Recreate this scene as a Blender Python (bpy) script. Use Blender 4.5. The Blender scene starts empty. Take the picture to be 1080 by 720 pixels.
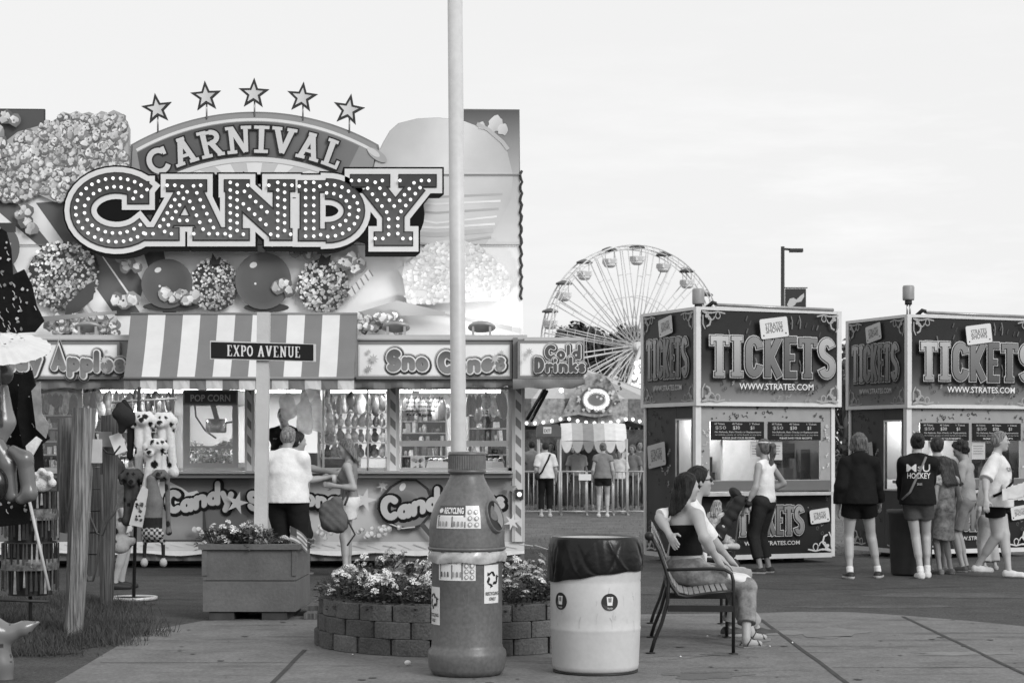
import bpy, bmesh, math, random
import numpy as np
from mathutils import Vector, Matrix
SC = bpy.context.scene
COL = SC.collection
R = math.radians
PI = math.pi
# ---------------------------------------------------------------- camera
F_PX, HZ, EYE = 2000.0, 472.0, 1.52          # focal length and horizon in photo pixels, eye height in metres
cam = bpy.data.objects.new('camera', bpy.data.cameras.new('camera'))
COL.objects.link(cam)
cam.location = (0, 0, EYE); cam.rotation_euler = (PI/2, 0, 0)
cam.data.sensor_width = 36.0; cam.data.lens = 36.0*F_PX/1080.0
cam.data.shift_y = (HZ-360.0)/1080.0
cam.data.clip_end = 6000; cam.data.clip_start = 0.1
SC.camera = cam
cam.data.dof.use_dof = True; cam.data.dof.focus_distance = 15.5; cam.data.dof.aperture_fstop = 8
# ---------------------------------------------------------------- sky
SUN_EL, SUN_AZ = R(30), R(140)                # sun to the right and a little behind the camera, behind thin haze
w = bpy.data.worlds.new('World'); SC.world = w; w.use_nodes = True
nt = w.node_tree; nt.nodes.clear()
def wn(t, **k):
    n = nt.nodes.new(t)
    for a, b in k.items(): setattr(n, a, b)
    return n
sky = wn('ShaderNodeTexSky'); sky.sky_type = 'NISHITA'; sky.sun_disc = False
sky.sun_elevation = SUN_EL; sky.sun_rotation = SUN_AZ; sky.air_density = 1.0; sky.dust_density = 3.0; sky.ozone_density = 1.0
bw = wn('ShaderNodeRGBToBW'); nt.links.new(sky.outputs[0], bw.inputs[0])
tc = wn('ShaderNodeTexCoord'); mp = wn('ShaderNodeMapping'); mp.inputs['Scale'].default_value = (2.6, 2.6, 15.0)
nt.links.new(tc.outputs['Generated'], mp.inputs[0])
ns = wn('ShaderNodeTexNoise'); ns.inputs['Scale'].default_value = 2.6; ns.inputs['Detail'].default_value = 8; ns.inputs['Roughness'].default_value = .62
nt.links.new(mp.outputs[0], ns.inputs['Vector'])
cr = wn('ShaderNodeMapRange'); cr.inputs['From Min'].default_value = .50; cr.inputs['From Max'].default_value = .72
cr.inputs['To Min'].default_value = 0; cr.inputs['To Max'].default_value = .4
nt.links.new(ns.outputs[0], cr.inputs[0])
mxh = wn('ShaderNodeMix'); mxh.data_type = 'FLOAT'; mxh.inputs[0].default_value = .85      # thin even overcast over the clear sky
mxh.inputs[3].default_value = 9.9
nt.links.new(bw.outputs[0], mxh.inputs[2])
mxc = wn('ShaderNodeMix'); mxc.data_type = 'FLOAT'; mxc.inputs[3].default_value = 11.0
sp = wn('ShaderNodeSeparateXYZ'); nt.links.new(tc.outputs['Generated'], sp.inputs[0])
lo_ = wn('ShaderNodeMapRange'); lo_.interpolation_type = 'SMOOTHSTEP'      # the streaks lie low in the sky, thicker to the right
for k_, v_ in (('From Min', .24), ('From Max', .13), ('To Min', .12), ('To Max', 1)): lo_.inputs[k_].default_value = v_
rg_ = wn('ShaderNodeMapRange'); rg_.interpolation_type = 'SMOOTHSTEP'
for k_, v_ in (('From Min', -.1), ('From Max', .16), ('To Min', .15), ('To Max', 1)): rg_.inputs[k_].default_value = v_
nt.links.new(sp.outputs['Z'], lo_.inputs[0]); nt.links.new(sp.outputs['X'], rg_.inputs[0])
m1 = wn('ShaderNodeMath'); m1.operation = 'MULTIPLY'; nt.links.new(lo_.outputs[0], m1.inputs[0]); nt.links.new(rg_.outputs[0], m1.inputs[1])
m2 = wn('ShaderNodeMath'); m2.operation = 'MULTIPLY'; nt.links.new(m1.outputs[0], m2.inputs[0]); nt.links.new(cr.outputs[0], m2.inputs[1])
nt.links.new(m2.outputs[0], mxc.inputs[0]); nt.links.new(mxh.outputs[0], mxc.inputs[2])
bg = wn('ShaderNodeBackground'); bg.inputs['Strength'].default_value = .1
nt.links.new(mxc.outputs[0], bg.inputs['Color'])
wo = wn('ShaderNodeOutputWorld'); nt.links.new(bg.outputs[0], wo.inputs[0])
# ---------------------------------------------------------------- sun
sl = bpy.data.lights.new('sun', 'SUN'); sl.energy = 2.0; sl.angle = R(24); sl.color = (1, 1, 1)
sun = bpy.data.objects.new('sun', sl); COL.objects.link(sun)
sd = Vector((math.sin(SUN_AZ)*math.cos(SUN_EL), math.cos(SUN_AZ)*math.cos(SUN_EL), math.sin(SUN_EL)))
sun.rotation_euler = sd.to_track_quat('Z', 'Y').to_euler(); sun.location = sd*80
# ---------------------------------------------------------------- exposure
SC.view_settings.view_transform = 'Standard'; SC.view_settings.look = 'None'
SC.view_settings.exposure = 0.0; SC.view_settings.gamma = 1.0; SC.view_settings.use_curve_mapping = False
SC.cycles.max_bounces = 6; SC.cycles.diffuse_bounces = 3; SC.cycles.transparent_max_bounces = 8

# ================================================================ helpers
def W(px, py, Y):                             # photo pixel at distance Y -> point in the place
    return Vector(((px-540)/F_PX*Y, Y, EYE-(py-HZ)/F_PX*Y))
def GY(py): return F_PX*EYE/(py-HZ)           # distance of a ground point seen at photo row py
def G(px, py, z=0.0):
    p = W(px, py, GY(py)); p.z = z; return p
def wm(o):
    m = Matrix.LocRotScale(o.location, o.rotation_euler, o.scale)
    return wm(o.parent) @ o.matrix_parent_inverse @ m if o.parent else m
def adopt(o, p):                              # parent, keeping world placement
    o.parent = p; o.matrix_parent_inverse = wm(p).inverted(); return o
def tag(o, label=None, cat=None, group=None, kind=None):
    for k, v in (('label', label), ('category', cat), ('group', group), ('kind', kind)):
        if v: o[k] = v
    return o
def empty(name, loc, label=None, cat=None, group=None, rz=0):
    o = bpy.data.objects.new(name, None); COL.objects.link(o); o.location = loc; o.rotation_euler = (0, 0, rz)
    o.empty_display_size = .1
    return tag(o, label, cat, group)
def copy_tree(o, parent=None):
    c = o.copy(); COL.objects.link(c)
    if parent:
        c.parent = parent; c.matrix_parent_inverse = o.matrix_parent_inverse.copy()
    for ch in list(o.children): copy_tree(ch, c)
    return c
_M = {}
def mat(g, rough=.6, metal=0.0, var=.15, scale=8.0, bump=0.0, bscale=None, name=None, spec=.4, vcol=False, fine=0.0):
    """procedural grey material: base grey g with noise mottling, optional bump; vcol takes the grey from the printed artwork"""
    key = (g, rough, metal, var, scale, bump, bscale, spec, vcol, fine)
    if key in _M: return _M[key]
    m = bpy.data.materials.new(name or 'surface'); m.use_nodes = True
    n = m.node_tree.nodes; l = m.node_tree.links; b = n['Principled BSDF']
    b.inputs['Roughness'].default_value = rough; b.inputs['Metallic'].default_value = metal
    b.inputs['Specular IOR Level'].default_value = spec
    t = n.new('ShaderNodeTexCoord')
    no = n.new('ShaderNodeTexNoise'); no.inputs['Scale'].default_value = scale; no.inputs['Detail'].default_value = 6; no.inputs['Roughness'].default_value = .6
    l.new(t.outputs['Object'], no.inputs['Vector'])
    mr = n.new('ShaderNodeMapRange'); mr.inputs['From Min'].default_value = .3; mr.inputs['From Max'].default_value = .7
    mr.inputs['To Min'].default_value = 1-var; mr.inputs['To Max'].default_value = 1+var
    l.new(no.outputs[0], mr.inputs[0])
    mu = n.new('ShaderNodeVectorMath'); mu.operation = 'SCALE'
    if vcol:
        a = n.new('ShaderNodeVertexColor'); a.layer_name = 'Col'; l.new(a.outputs[0], mu.inputs[0])
    else:
        mu.inputs[0].default_value = (g, g, g)
    src = mr.outputs[0]
    if fine:
        n3 = n.new('ShaderNodeTexNoise'); n3.inputs['Scale'].default_value = scale*14; n3.inputs['Detail'].default_value = 3
        l.new(t.outputs['Object'], n3.inputs['Vector'])
        m3 = n.new('ShaderNodeMapRange'); m3.inputs['From Min'].default_value = .3; m3.inputs['From Max'].default_value = .7
        m3.inputs['To Min'].default_value = 1-fine; m3.inputs['To Max'].default_value = 1+fine
        l.new(n3.outputs[0], m3.inputs[0])
        mm = n.new('ShaderNodeMath'); mm.operation = 'MULTIPLY'; l.new(mr.outputs[0], mm.inputs[0]); l.new(m3.outputs[0], mm.inputs[1]); src = mm.outputs[0]
    l.new(src, mu.inputs['Scale'])
    l.new(mu.outputs[0], b.inputs['Base Color'])
    if bump:
        n2 = n.new('ShaderNodeTexNoise'); n2.inputs['Scale'].default_value = bscale or scale*6; n2.inputs['Detail'].default_value = 5
        l.new(t.outputs['Object'], n2.inputs['Vector'])
        bp = n.new('ShaderNodeBump'); bp.inputs['Strength'].default_value = bump; bp.inputs['Distance'].default_value = .02
        l.new(n2.outputs[0], bp.inputs['Height']); l.new(bp.outputs[0], b.inputs['Normal'])
    _M[key] = m
    return m
def wood(g, var=.3):
    key = ('wood', g, var)
    if key in _M: return _M[key]
    m = bpy.data.materials.new('weathered wood'); m.use_nodes = True
    n = m.node_tree.nodes; l = m.node_tree.links; b = n['Principled BSDF']; b.inputs['Roughness'].default_value = .85
    t = n.new('ShaderNodeTexCoord'); mp_ = n.new('ShaderNodeMapping'); mp_.inputs['Scale'].default_value = (46, 46, 1.1)
    l.new(t.outputs['Object'], mp_.inputs[0])
    no = n.new('ShaderNodeTexNoise'); no.inputs['Scale'].default_value = 1.3; no.inputs['Detail'].default_value = 9; no.inputs['Roughness'].default_value = .7
    l.new(mp_.outputs[0], no.inputs['Vector'])
    rp = n.new('ShaderNodeValToRGB'); rp.color_ramp.elements[0].position = .38; rp.color_ramp.elements[1].position = .6
    lo = g*.22; hi = g*(1.1+var)
    rp.color_ramp.elements[0].color = (lo, lo, lo, 1); rp.color_ramp.elements[1].color = (hi, hi, hi, 1)
    l.new(no.outputs[0], rp.inputs[0]); l.new(rp.outputs[0], b.inputs['Base Color'])
    bp = n.new('ShaderNodeBump'); bp.inputs['Strength'].default_value = .6; bp.inputs['Distance'].default_value = .01
    l.new(no.outputs[0], bp.inputs['Height']); l.new(bp.outputs[0], b.inputs['Normal'])
    _M[key] = m; return m
def emit(s, g=1.0):
    key = ('emit', s, g)
    if key in _M: return _M[key]
    m = bpy.data.materials.new('lit lamp'); m.use_nodes = True
    n = m.node_tree.nodes; l = m.node_tree.links; n.clear()
    e = n.new('ShaderNodeEmission'); e.inputs[0].default_value = (g, g, g, 1); e.inputs[1].default_value = s
    o = n.new('ShaderNodeOutputMaterial'); l.new(e.outputs[0], o.inputs[0]); _M[key] = m; return m
def glass(refl=.12, tint=.92, rough=.02):
    key = ('glass', refl, tint, rough)
    if key in _M: return _M[key]
    m = bpy.data.materials.new('window glass'); m.use_nodes = True
    n = m.node_tree.nodes; l = m.node_tree.links; n.clear()
    t = n.new('ShaderNodeBsdfTransparent'); t.inputs[0].default_value = (tint, tint, tint, 1)
    g = n.new('ShaderNodeBsdfGlossy'); g.inputs['Roughness'].default_value = rough; g.inputs[0].default_value = (.9, .9, .9, 1)
    fr = n.new('ShaderNodeFresnel'); fr.inputs[0].default_value = 1.5
    ad = n.new('ShaderNodeMath'); ad.operation = 'ADD'; ad.inputs[1].default_value = refl-.04; l.new(fr.outputs[0], ad.inputs[0])
    ge = n.new('ShaderNodeNewGeometry'); iv = n.new('ShaderNodeMath'); iv.operation = 'SUBTRACT'; iv.inputs[0].default_value = 1; l.new(ge.outputs['Backfacing'], iv.inputs[1]); ml = n.new('ShaderNodeMath'); ml.operation = 'MULTIPLY'; l.new(ad.outputs[0], ml.inputs[0]); l.new(iv.outputs[0], ml.inputs[1])
    mx = n.new('ShaderNodeMixShader'); l.new(ml.outputs[0], mx.inputs[0]); l.new(t.outputs[0], mx.inputs[1]); l.new(g.outputs[0], mx.inputs[2])
    o = n.new('ShaderNodeOutputMaterial'); l.new(mx.outputs[0], o.inputs[0]); _M[key] = m; return m
def PRINT(rough=.45, var=.05): return mat(.5, rough, var=var, scale=3.0, vcol=True, spec=.1, name='printed artwork')

class MB:
    """collects shapes, then links them as ONE mesh object; c is the current grey of new points"""
    def __init__(s): s.v = []; s.f = []; s.col = []; s.c = .5; s.smooth = []; s.sm = False
    def add(s, vs, fs, c=None):
        o = len(s.v); s.v += [tuple(p) for p in vs]
        c = s.c if c is None else c
        s.col += list(c) if isinstance(c, (list, tuple)) else [c]*len(vs)
        s.f += [tuple(i+o for i in f) for f in fs]; s.smooth += [s.sm]*len(fs)
        return o
    def box(s, lo, hi, M=None, c=None):
        (a, b, d), (e, f, g) = lo, hi
        vs = [Vector(p) for p in ((a,b,d),(e,b,d),(e,f,d),(a,f,d),(a,b,g),(e,b,g),(e,f,g),(a,f,g))]
        if M: vs = [M @ p for p in vs]
        sm = s.sm; s.sm = False
        s.add(vs, [(0,3,2,1),(4,5,6,7),(0,1,5,4),(1,2,6,5),(2,3,7,6),(3,0,4,7)], c); s.sm = sm
    def bar(s, a, b, wx, wy=None, up=Vector((0,0,1)), c=None):   # rectangular bar between two points
        a = Vector(a); b = Vector(b); wy = wy or wx
        d = (b-a).normalized(); u = up if abs(d.dot(up)) < .95 else Vector((0,1,0))
        x = d.cross(u).normalized(); y = x.cross(d).normalized()
        vs = [p + x*i*wx/2 + y*j*wy/2 for p in (a, b) for i, j in ((-1,-1),(1,-1),(1,1),(-1,1))]
        sm = s.sm; s.sm = False
        s.add(vs, [(0,3,2,1),(4,5,6,7),(0,1,5,4),(1,2,6,5),(2,3,7,6),(3,0,4,7)], c); s.sm = sm
    def tube(s, pts, r, n=8, cap=True, c=None):
        pts = [Vector(p) for p in pts]; N = len(pts)
        rs = r if isinstance(r, (list, tuple)) else [r]*N
        vs = []; prev = None
        for i, p in enumerate(pts):
            d = (pts[min(i+1, N-1)]-pts[max(i-1, 0)]).normalized()
            if prev is None:
                u = Vector((0,0,1)) if abs(d.z) < .9 else Vector((1,0,0))
                x = d.cross(u).normalized()
            else: x = (prev - d*prev.dot(d)).normalized()
            prev = x; y = d.cross(x)
            for k in range(n):
                a = 2*PI*k/n; vs.append(p + (x*math.cos(a)+y*math.sin(a))*rs[i])
        fs = [(i*n+k, i*n+(k+1)%n, (i+1)*n+(k+1)%n, (i+1)*n+k) for i in range(N-1) for k in range(n)]
        sm = s.sm; s.sm = True
        s.add(vs, fs, c)
        s.sm = False
        if cap:
            o = len(s.v)-N*n
            s.f += [tuple(o+k for k in range(n))[::-1], tuple(o+(N-1)*n+k for k in range(n))]; s.smooth += [False, False]
        s.sm = sm
    def lathe(s, prof, at=(0,0,0), n=32, M=None, c=None, a0=0, a1=2*PI, smooth=True):   # prof: (r,z)
        at = Vector(at); full = abs(a1-a0-2*PI) < 1e-6; m = n if full else n+1
        vs = [Vector((r*math.cos(a0+(a1-a0)*k/n), r*math.sin(a0+(a1-a0)*k/n), z)) for r, z in prof for k in range(m)]
        vs = [(M @ p if M else p)+at for p in vs]
        fs = [(i*m+k, i*m+(k+1)%m, (i+1)*m+(k+1)%m, (i+1)*m+k) for i in range(len(prof)-1) for k in range(n)]
        sm = s.sm; s.sm = smooth; s.add(vs, fs, c); s.sm = sm
    def ball(s, p, r, n=10, sq=(1,1,1), M=None, c=None):
        prof = [(r*math.sin(PI*i/n)+1e-5, -r*math.cos(PI*i/n)) for i in range(n+1)]
        MM = (M.to_3x3() if M else Matrix.Identity(3)) @ Matrix.Diagonal(sq).to_3x3()
        s.lathe(prof, p, n=max(6, int(n*1.5)), M=MM, c=c)
    def poly(s, pts, c=None): s.add(pts, [tuple(range(len(pts)))], c)
    def prism(s, pts, off, c=None):          # extruded outline: pts then pts+off
        off = Vector(off); n = len(pts); a = [Vector(p) for p in pts]; b = [p+off for p in a]
        s.add(a+b, [tuple(range(n))[::-1], tuple(range(n, 2*n))]+[(i, (i+1)%n, n+(i+1)%n, n+i) for i in range(n)], c)
    def build(s, name, m, parent=None, local=False):
        me = bpy.data.meshes.new(name); me.from_pydata(s.v, [], s.f); me.update()
        at = me.attributes.new('Col', 'FLOAT_COLOR', 'POINT')
        cc = np.repeat(np.array(s.col, dtype=np.float32)[:, None], 4, 1); cc[:, 3] = 1
        at.data.foreach_set('color', cc.ravel())
        me.polygons.foreach_set('use_smooth', s.smooth)
        me.materials.append(m)
        o = bpy.data.objects.new(name, me); COL.objects.link(o)
        if parent:
            if local: o.parent = parent
            else: adopt(o, parent)
        return o
def origin_to(o, p):                          # move the origin of an unparented mesh to p
    p = Vector(p); o.data.transform(Matrix.Translation(-p)); o.location = p; return o
def arc(cx, cy, rx, ry, a0, a1, n=14):        # degrees, y up
    return [(cx+rx*math.cos(R(a0+(a1-a0)*i/n)), cy+ry*math.sin(R(a0+(a1-a0)*i/n))) for i in range(n+1)]

class Art(MB):
    """flat printed artwork: 2-D shapes laid on a plane, every shape on a sheet of its own a fraction of a millimetre above the last"""
    def __init__(s, fmap, h0=.003, dh=.00025): super().__init__(); s.map = fmap; s.h = h0; s.dh = dh
    def up(s, d=.0015): s.h += d
    def shape(s, pts, c):
        s.h += s.dh
        vs = [s.map(x, y, s.h) for x, y in pts]
        s.poly(vs, [c(x, y) for x, y in pts] if callable(c) else c)
    def rect(s, x0, y0, x1, y1, c): s.shape([(x0,y0),(x1,y0),(x1,y1),(x0,y1)], c)
    def grid(s, x0, y0, x1, y1, c, nx=8, ny=8):   # printed gradient
        s.h += s.dh
        P = [(x0+(x1-x0)*i/nx, y0+(y1-y0)*j/ny) for j in range(ny+1) for i in range(nx+1)]
        s.add([s.map(x, y, s.h) for x, y in P], [(j*(nx+1)+i, j*(nx+1)+i+1, (j+1)*(nx+1)+i+1, (j+1)*(nx+1)+i) for j in range(ny) for i in range(nx)], [c(x, y) for x, y in P])
    def disc(s, x, y, r, c, ry=None, n=18, rot=0, rings=1, cf=None):
        ry = ry or r; ca, sa = math.cos(rot), math.sin(rot)
        if cf:                                # rings of printed shading: cf(dx,dy) in -1..1
            s.h += s.dh; P = [(0, 0)]+[(q/rings*math.cos(2*PI*k/n), q/rings*math.sin(2*PI*k/n)) for q in range(1, rings+1) for k in range(n)]
            vs = [s.map(x+ca*a*r-sa*b*ry, y+sa*a*r+ca*b*ry, s.h) for a, b in P]
            fs = [(0, 1+k, 1+(k+1)%n) for k in range(n)]+[(1+(q-1)*n+k, 1+q*n+k, 1+q*n+(k+1)%n, 1+(q-1)*n+(k+1)%n) for q in range(1, rings) for k in range(n)]
            s.add(vs, fs, [cf(a, b) for a, b in P]); return
        s.shape([(x+ca*r*math.cos(t)-sa*ry*math.sin(t), y+sa*r*math.cos(t)+ca*ry*math.sin(t)) for t in (2*PI*k/n for k in range(n))], c)
    def blob(s, rng, x, y, r, c, n=9, j=.25):
        a0 = rng.random()*7
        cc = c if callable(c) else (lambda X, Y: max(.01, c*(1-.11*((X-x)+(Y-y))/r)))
        s.shape([(x+r*(1+rng.uniform(-j, j))*math.cos(a0+2*PI*k/n), y+r*(1+rng.uniform(-j, j))*math.sin(a0+2*PI*k/n)) for k in range(n)], cc)
    def star(s, x, y, r, c, n=5, inner=.42, rot=-90, sq=1):
        s.shape([(x+(r if k%2 == 0 else r*inner)*math.cos(R(rot+180*k/n)), y+sq*(r if k%2 == 0 else r*inner)*math.sin(R(rot+180*k/n))) for k in range(2*n)], c)
    def stroke(s, pts, wd, c, ext=0.0, rnd=False, closed=False, wmap=None):
        """ribbon of width wd along pts; wmap bends the word onto its place"""
        P = [Vector((p[0], p[1])) for p in pts]; n = len(P); h = wd/2
        if not closed and ext:
            P[0] = P[0]-(P[1]-P[0]).normalized()*ext; P[-1] = P[-1]+(P[-1]-P[-2]).normalized()*ext
        L = []; Rr = []
        for i in range(n):
            a = P[i-1] if (i or closed) else None; b = P[(i+1) % n] if (i < n-1 or closed) else None
            d1 = (P[i]-a).normalized() if a is not None else (b-P[i]).normalized()
            d2 = (b-P[i]).normalized() if b is not None else d1
            n1 = Vector((-d1.y, d1.x)); n2 = Vector((-d2.y, d2.x)); m = n1+n2
            m = m.normalized() if m.length > 1e-6 else n1
            k = h/max(.45, m.dot(n1)); L.append(P[i]+m*k); Rr.append(P[i]-m*k)
        s.h += s.dh
        f = wmap or (lambda x, y: (x, y))
        pts2 = [f(*p) for p in L]+[f(*p) for p in Rr]
        q = n if closed else n-1
        s.add([s.map(x, y, s.h) for x, y in pts2], [(i, (i+1) % n, n+(i+1) % n, n+i) for i in range(q)], [c(x, y) for x, y in pts2] if callable(c) else c)
        if rnd and not closed:
            for p in (P[0], P[-1]):
                s.h += s.dh; pp = [f(p.x+h*math.cos(2*PI*k/14), p.y+h*math.sin(2*PI*k/14)) for k in range(14)]
                s.add([s.map(x, y, s.h) for x, y in pp], [tuple(range(14))], [c(x, y) for x, y in pp] if callable(c) else c)
    def word(s, text, font, x, y, size, layers, sx=1.0, gap=.08, wmap=None, wscale=1.0, slant=0, jit=None):
        """draw text with one pass per layer: (extra width, grey, dx, dy); size in map units, y grows downwards when size<0 is not given"""
        pos = []; cx = 0
        for i, ch in enumerate(text):
            if ch == ' ': cx += .45; continue
            g, wdt = font[ch]; pos.append((g, cx, i)); cx += wdt+gap
        for ex, c, dx, dy in layers:
            for g, ox, i in pos:
                for st in g:
                    pts, wd = st[0], st[1]; fl = st[2] if len(st) > 2 else ''
                    jy = jit[i % len(jit)] if jit else 0
                    q = [(x+((px+ox)*sx+slant*py)*size+dx, y-(py+jy)*size+dy) for px, py in pts]
                    s.stroke(q, wd*size*wscale+2*ex, c, ext=0 if 'r' in fl else ex, rnd='r' in fl, closed='o' in fl, wmap=wmap)
            s.up(.0012)
        return cx
# ---- lettering: strokes in a box of height 1
def slab(w=.2, f=.1):
    def S(*p): return (list(p), w)
    def T(*p): return (list(p), f)
    h = f/2; b = h; t = 1-h; g = {}
    g['C'] = ([(arc(.42, .5, .33, .40, 42, 318, 20), w), ([(.70, .66), (.70, .93)], f)], .80)
    g['A'] = ([S((.42, .95), (.15, .05)), S((.42, .95), (.68, .05)), T((.22, .32), (.62, .32)), T((0, b), (.32, b)), T((.52, b), (.84, b)), T((.3, t), (.54, t))], .84)
    g['R'] = ([S((.2, .0), (.2, 1)), (arc(.42, .72, .22, .2, 90, -90, 10), w*.9), T((.2, .92), (.44, .92)), T((.2, .52), (.44, .52)), S((.42, .5), (.7, .04)), T((.02, b), (.38, b)), T((.02, t), (.3, t)), T((.58, b), (.82, b))], .82)
    g['N'] = ([(([(.18, .04), (.18, .96)]), w*.8), S((.2, .95), (.66, .05)), ([(.68, .04), (.68, .96)], w*.8), T((0, b), (.34, b)), T((.02, t), (.26, t)), T((.54, t), (.86, t))], .86)
    g['I'] = ([S((.2, .0), (.2, 1)), T((0, b), (.4, b)), T((0, t), (.4, t))], .40)
    g['V'] = ([S((.16, .95), (.42, .06)), S((.68, .95), (.42, .06)), T((0, t), (.32, t)), T((.52, t), (.84, t))], .84)
    g['L'] = ([S((.2, .0), (.2, 1)), T((.02, b), (.68, b)), T((.02, t), (.38, t)), ([(.64, .0), (.64, .3)], f)], .70)
    g['E'] = ([S((.18, .0), (.18, 1)), T((.02, b), (.62, b)), T((.02, t), (.6, t)), T((.2, .5), (.46, .5)), ([(.60, .0), (.60, .24)], f*.8), ([(.58, .76), (.58, 1)], f*.8)], .66)
    g['X'] = ([S((.14, .95), (.64, .05)), ([(.64, .95), (.14, .05)], w*.6), T((0, b), (.28, b)), T((.5, b), (.8, b)), T((0, t), (.3, t)), T((.52, t), (.78, t))], .78)
    g['P'] = ([S((.18, .0), (.18, 1)), (arc(.36, .7, .24, .23, 90, -90, 10), w*.9), T((.2, .94), (.38, .94)), T((.2, .48), (.38, .48)), T((.02, b), (.36, b)), T((.02, t), (.2, t))], .64)
    g['O'] = ([(arc(.38, .5, .29, .43, 0, 345, 22), w*.85, 'o')], .76)
    g['U'] = ([([(.18, .96), (.18, .34)]+arc(.4, .3, .22, .24, 180, 360, 10)+[(.62, .96)], w*.8), T((0, t), (.34, t)), T((.5, t), (.76, t))], .76)
    g['T'] = ([S((.32, .0), (.32, 1)), T((.02, t), (.62, t)), T((.16, b), (.48, b)), ([(.04, .72), (.04, 1)], f), ([(.60, .72), (.60, 1)], f)], .64)
    g['D'] = ([S((.18, .0), (.18, 1)), (arc(.34, .5, .34, .42, 90, -90, 14), w), T((.02, b+.03), (.4, b+.03)), T((.02, t-.03), (.4, t-.03))], .74)
    return g
def tick():
    w = .17; f = .12; g = {}
    g['T'] = ([([(.24, 0), (.24, 1)], w), ([(0, .93), (.48, .93)], f), ([(.12, .05), (.36, .05)], .1), ([(.04, .78), (.04, .95)], .08), ([(.44, .78), (.44, .95)], .08)], .48)
    g['I'] = ([([(.17, 0), (.17, 1)], w), ([(.02, .94), (.32, .94)], .11), ([(.02, .06), (.32, .06)], .11)], .34)
    g['C'] = ([(arc(.24, .68, .155, .235, 10, 180, 10)+arc(.24, .32, .155, .235, 180, 350, 10), w)], .45)
    g['K'] = ([([(.1, 0), (.1, 1)], w), ([(.40, .98), (.17, .5), (.42, .02)], w*.95)], .47)
    g['E'] = ([([(.36, .94), (.1, .94), (.1, .06), (.36, .06)], w*.85), ([(.1, .5), (.3, .5)], .12)], .38)
    g['S'] = ([(arc(.24, .72, .15, .2, 20, 230, 11)+arc(.24, .28, .15, .2, 50, -160, 11), w)], .47)
    return g
def bubble(w=.25):
    g = {}; r = 'r'
    g['C'] = ([(arc(.36, .5, .27, .37, 50, 310, 16), w, r)], .62)
    g['a'] = ([(arc(.26, .3, .16, .19, 0, 345, 14), w*.85, 'o'), ([(.45, .46), (.45, .1)], w*.85, r)], .52)
    g['n'] = ([([(.12, .5), (.12, .1)], w*.85, r), ([(.12, .36)]+arc(.3, .34, .17, .15, 150, 0, 8)+[(.47, .1)], w*.85, r)], .56)
    g['d'] = ([(arc(.26, .3, .16, .19, 0, 345, 14), w*.85, 'o'), ([(.45, .92), (.45, .1)], w*.85, r)], .55)
    g['y'] = ([([(.1, .5), (.26, .14)], w*.85, r), ([(.46, .5), (.2, -.2)], w*.85, r)], .52)
    g['S'] = ([(arc(.3, .66, .19, .2, 30, 230, 10)+arc(.3, .3, .19, .19, 50, -150, 10), w, r)], .58)
    g['o'] = ([(arc(.27, .3, .17, .2, 0, 345, 14), w*.85, 'o')], .52)
    g['e'] = ([(arc(.27, .3, .17, .2, 0, 310, 12), w*.8, r), ([(.14, .3), (.42, .3)], w*.6, r)], .53)
    g['s'] = ([(arc(.23, .4, .12, .1, 30, 240, 8)+arc(.23, .2, .12, .1, 60, -150, 8), w*.75, r)], .44)
    g['l'] = ([([(.12, .9), (.12, .1)], w*.85, r)], .25)
    g['D'] = ([([(.15, .9), (.15, .1)], w, r), (arc(.26, .5, .26, .38, 90, -90, 10), w, r)], .64)
    g['r'] = ([([(.12, .5), (.12, .1)], w*.85, r), ([(.12, .34)]+arc(.3, .34, .16, .14, 150, 60, 6), w*.85, r)], .42)
    g['i'] = ([([(.12, .5), (.12, .1)], w*.85, r), ([(.12, .78), (.12, .8)], w*.85, r)], .25)
    g['k'] = ([([(.12, .9), (.12, .1)], w*.85, r), ([(.42, .5), (.18, .3), (.44, .1)], w*.8, r)], .5)
    g['A'] = ([([(.1, .1), (.32, .88), (.54, .1)], w*.9, r), ([(.2, .34), (.44, .34)], w*.7, r)], .64)
    g['p'] = ([([(.12, .5), (.12, -.22)], w*.85, r), (arc(.31, .3, .16, .19, 0, 345, 14), w*.85, 'o')], .54)
    return g
SLAB = slab(); SLABT = slab(.15, .06); TICK = tick(); BUB = bubble()
def text_mesh(txt, size, bold=0.0, sx=1.0):
    """small plain lettering from the built-in font as 2-D triangles: (verts, faces), left-bottom origin"""
    cu = bpy.data.curves.new('t', 'FONT'); cu.body = txt; cu.size = size; cu.offset = bold*size; cu.resolution_u = 2
    ob = bpy.data.objects.new('t', cu); COL.objects.link(ob)
    me = bpy.data.meshes.new_from_object(ob.evaluated_get(bpy.context.evaluated_depsgraph_get()))
    v = [(p.co.x*sx, p.co.y) for p in me.vertices]; f = [tuple(p.vertices) for p in me.polygons]
    COL.objects.unlink(ob); bpy.data.objects.remove(ob); bpy.data.curves.remove(cu); bpy.data.meshes.remove(me)
    return v, f
def put_text(art, txt, x, y, size, c, width=None, bold=.01, align='l'):
    """lay text on the artwork with its baseline at y (map y downwards)"""
    v, f = text_mesh(txt, size, bold)
    if not v: return
    xs = [p[0] for p in v]; wd = max(xs)-min(xs); k = width/wd if width else 1.0
    ox = x-min(xs)*k - (0 if align == 'l' else wd*k/2)
    art.h += art.dh*4
    art.add([art.map(ox+a*k, y-b, art.h) for a, b in v], f, c)

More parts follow.
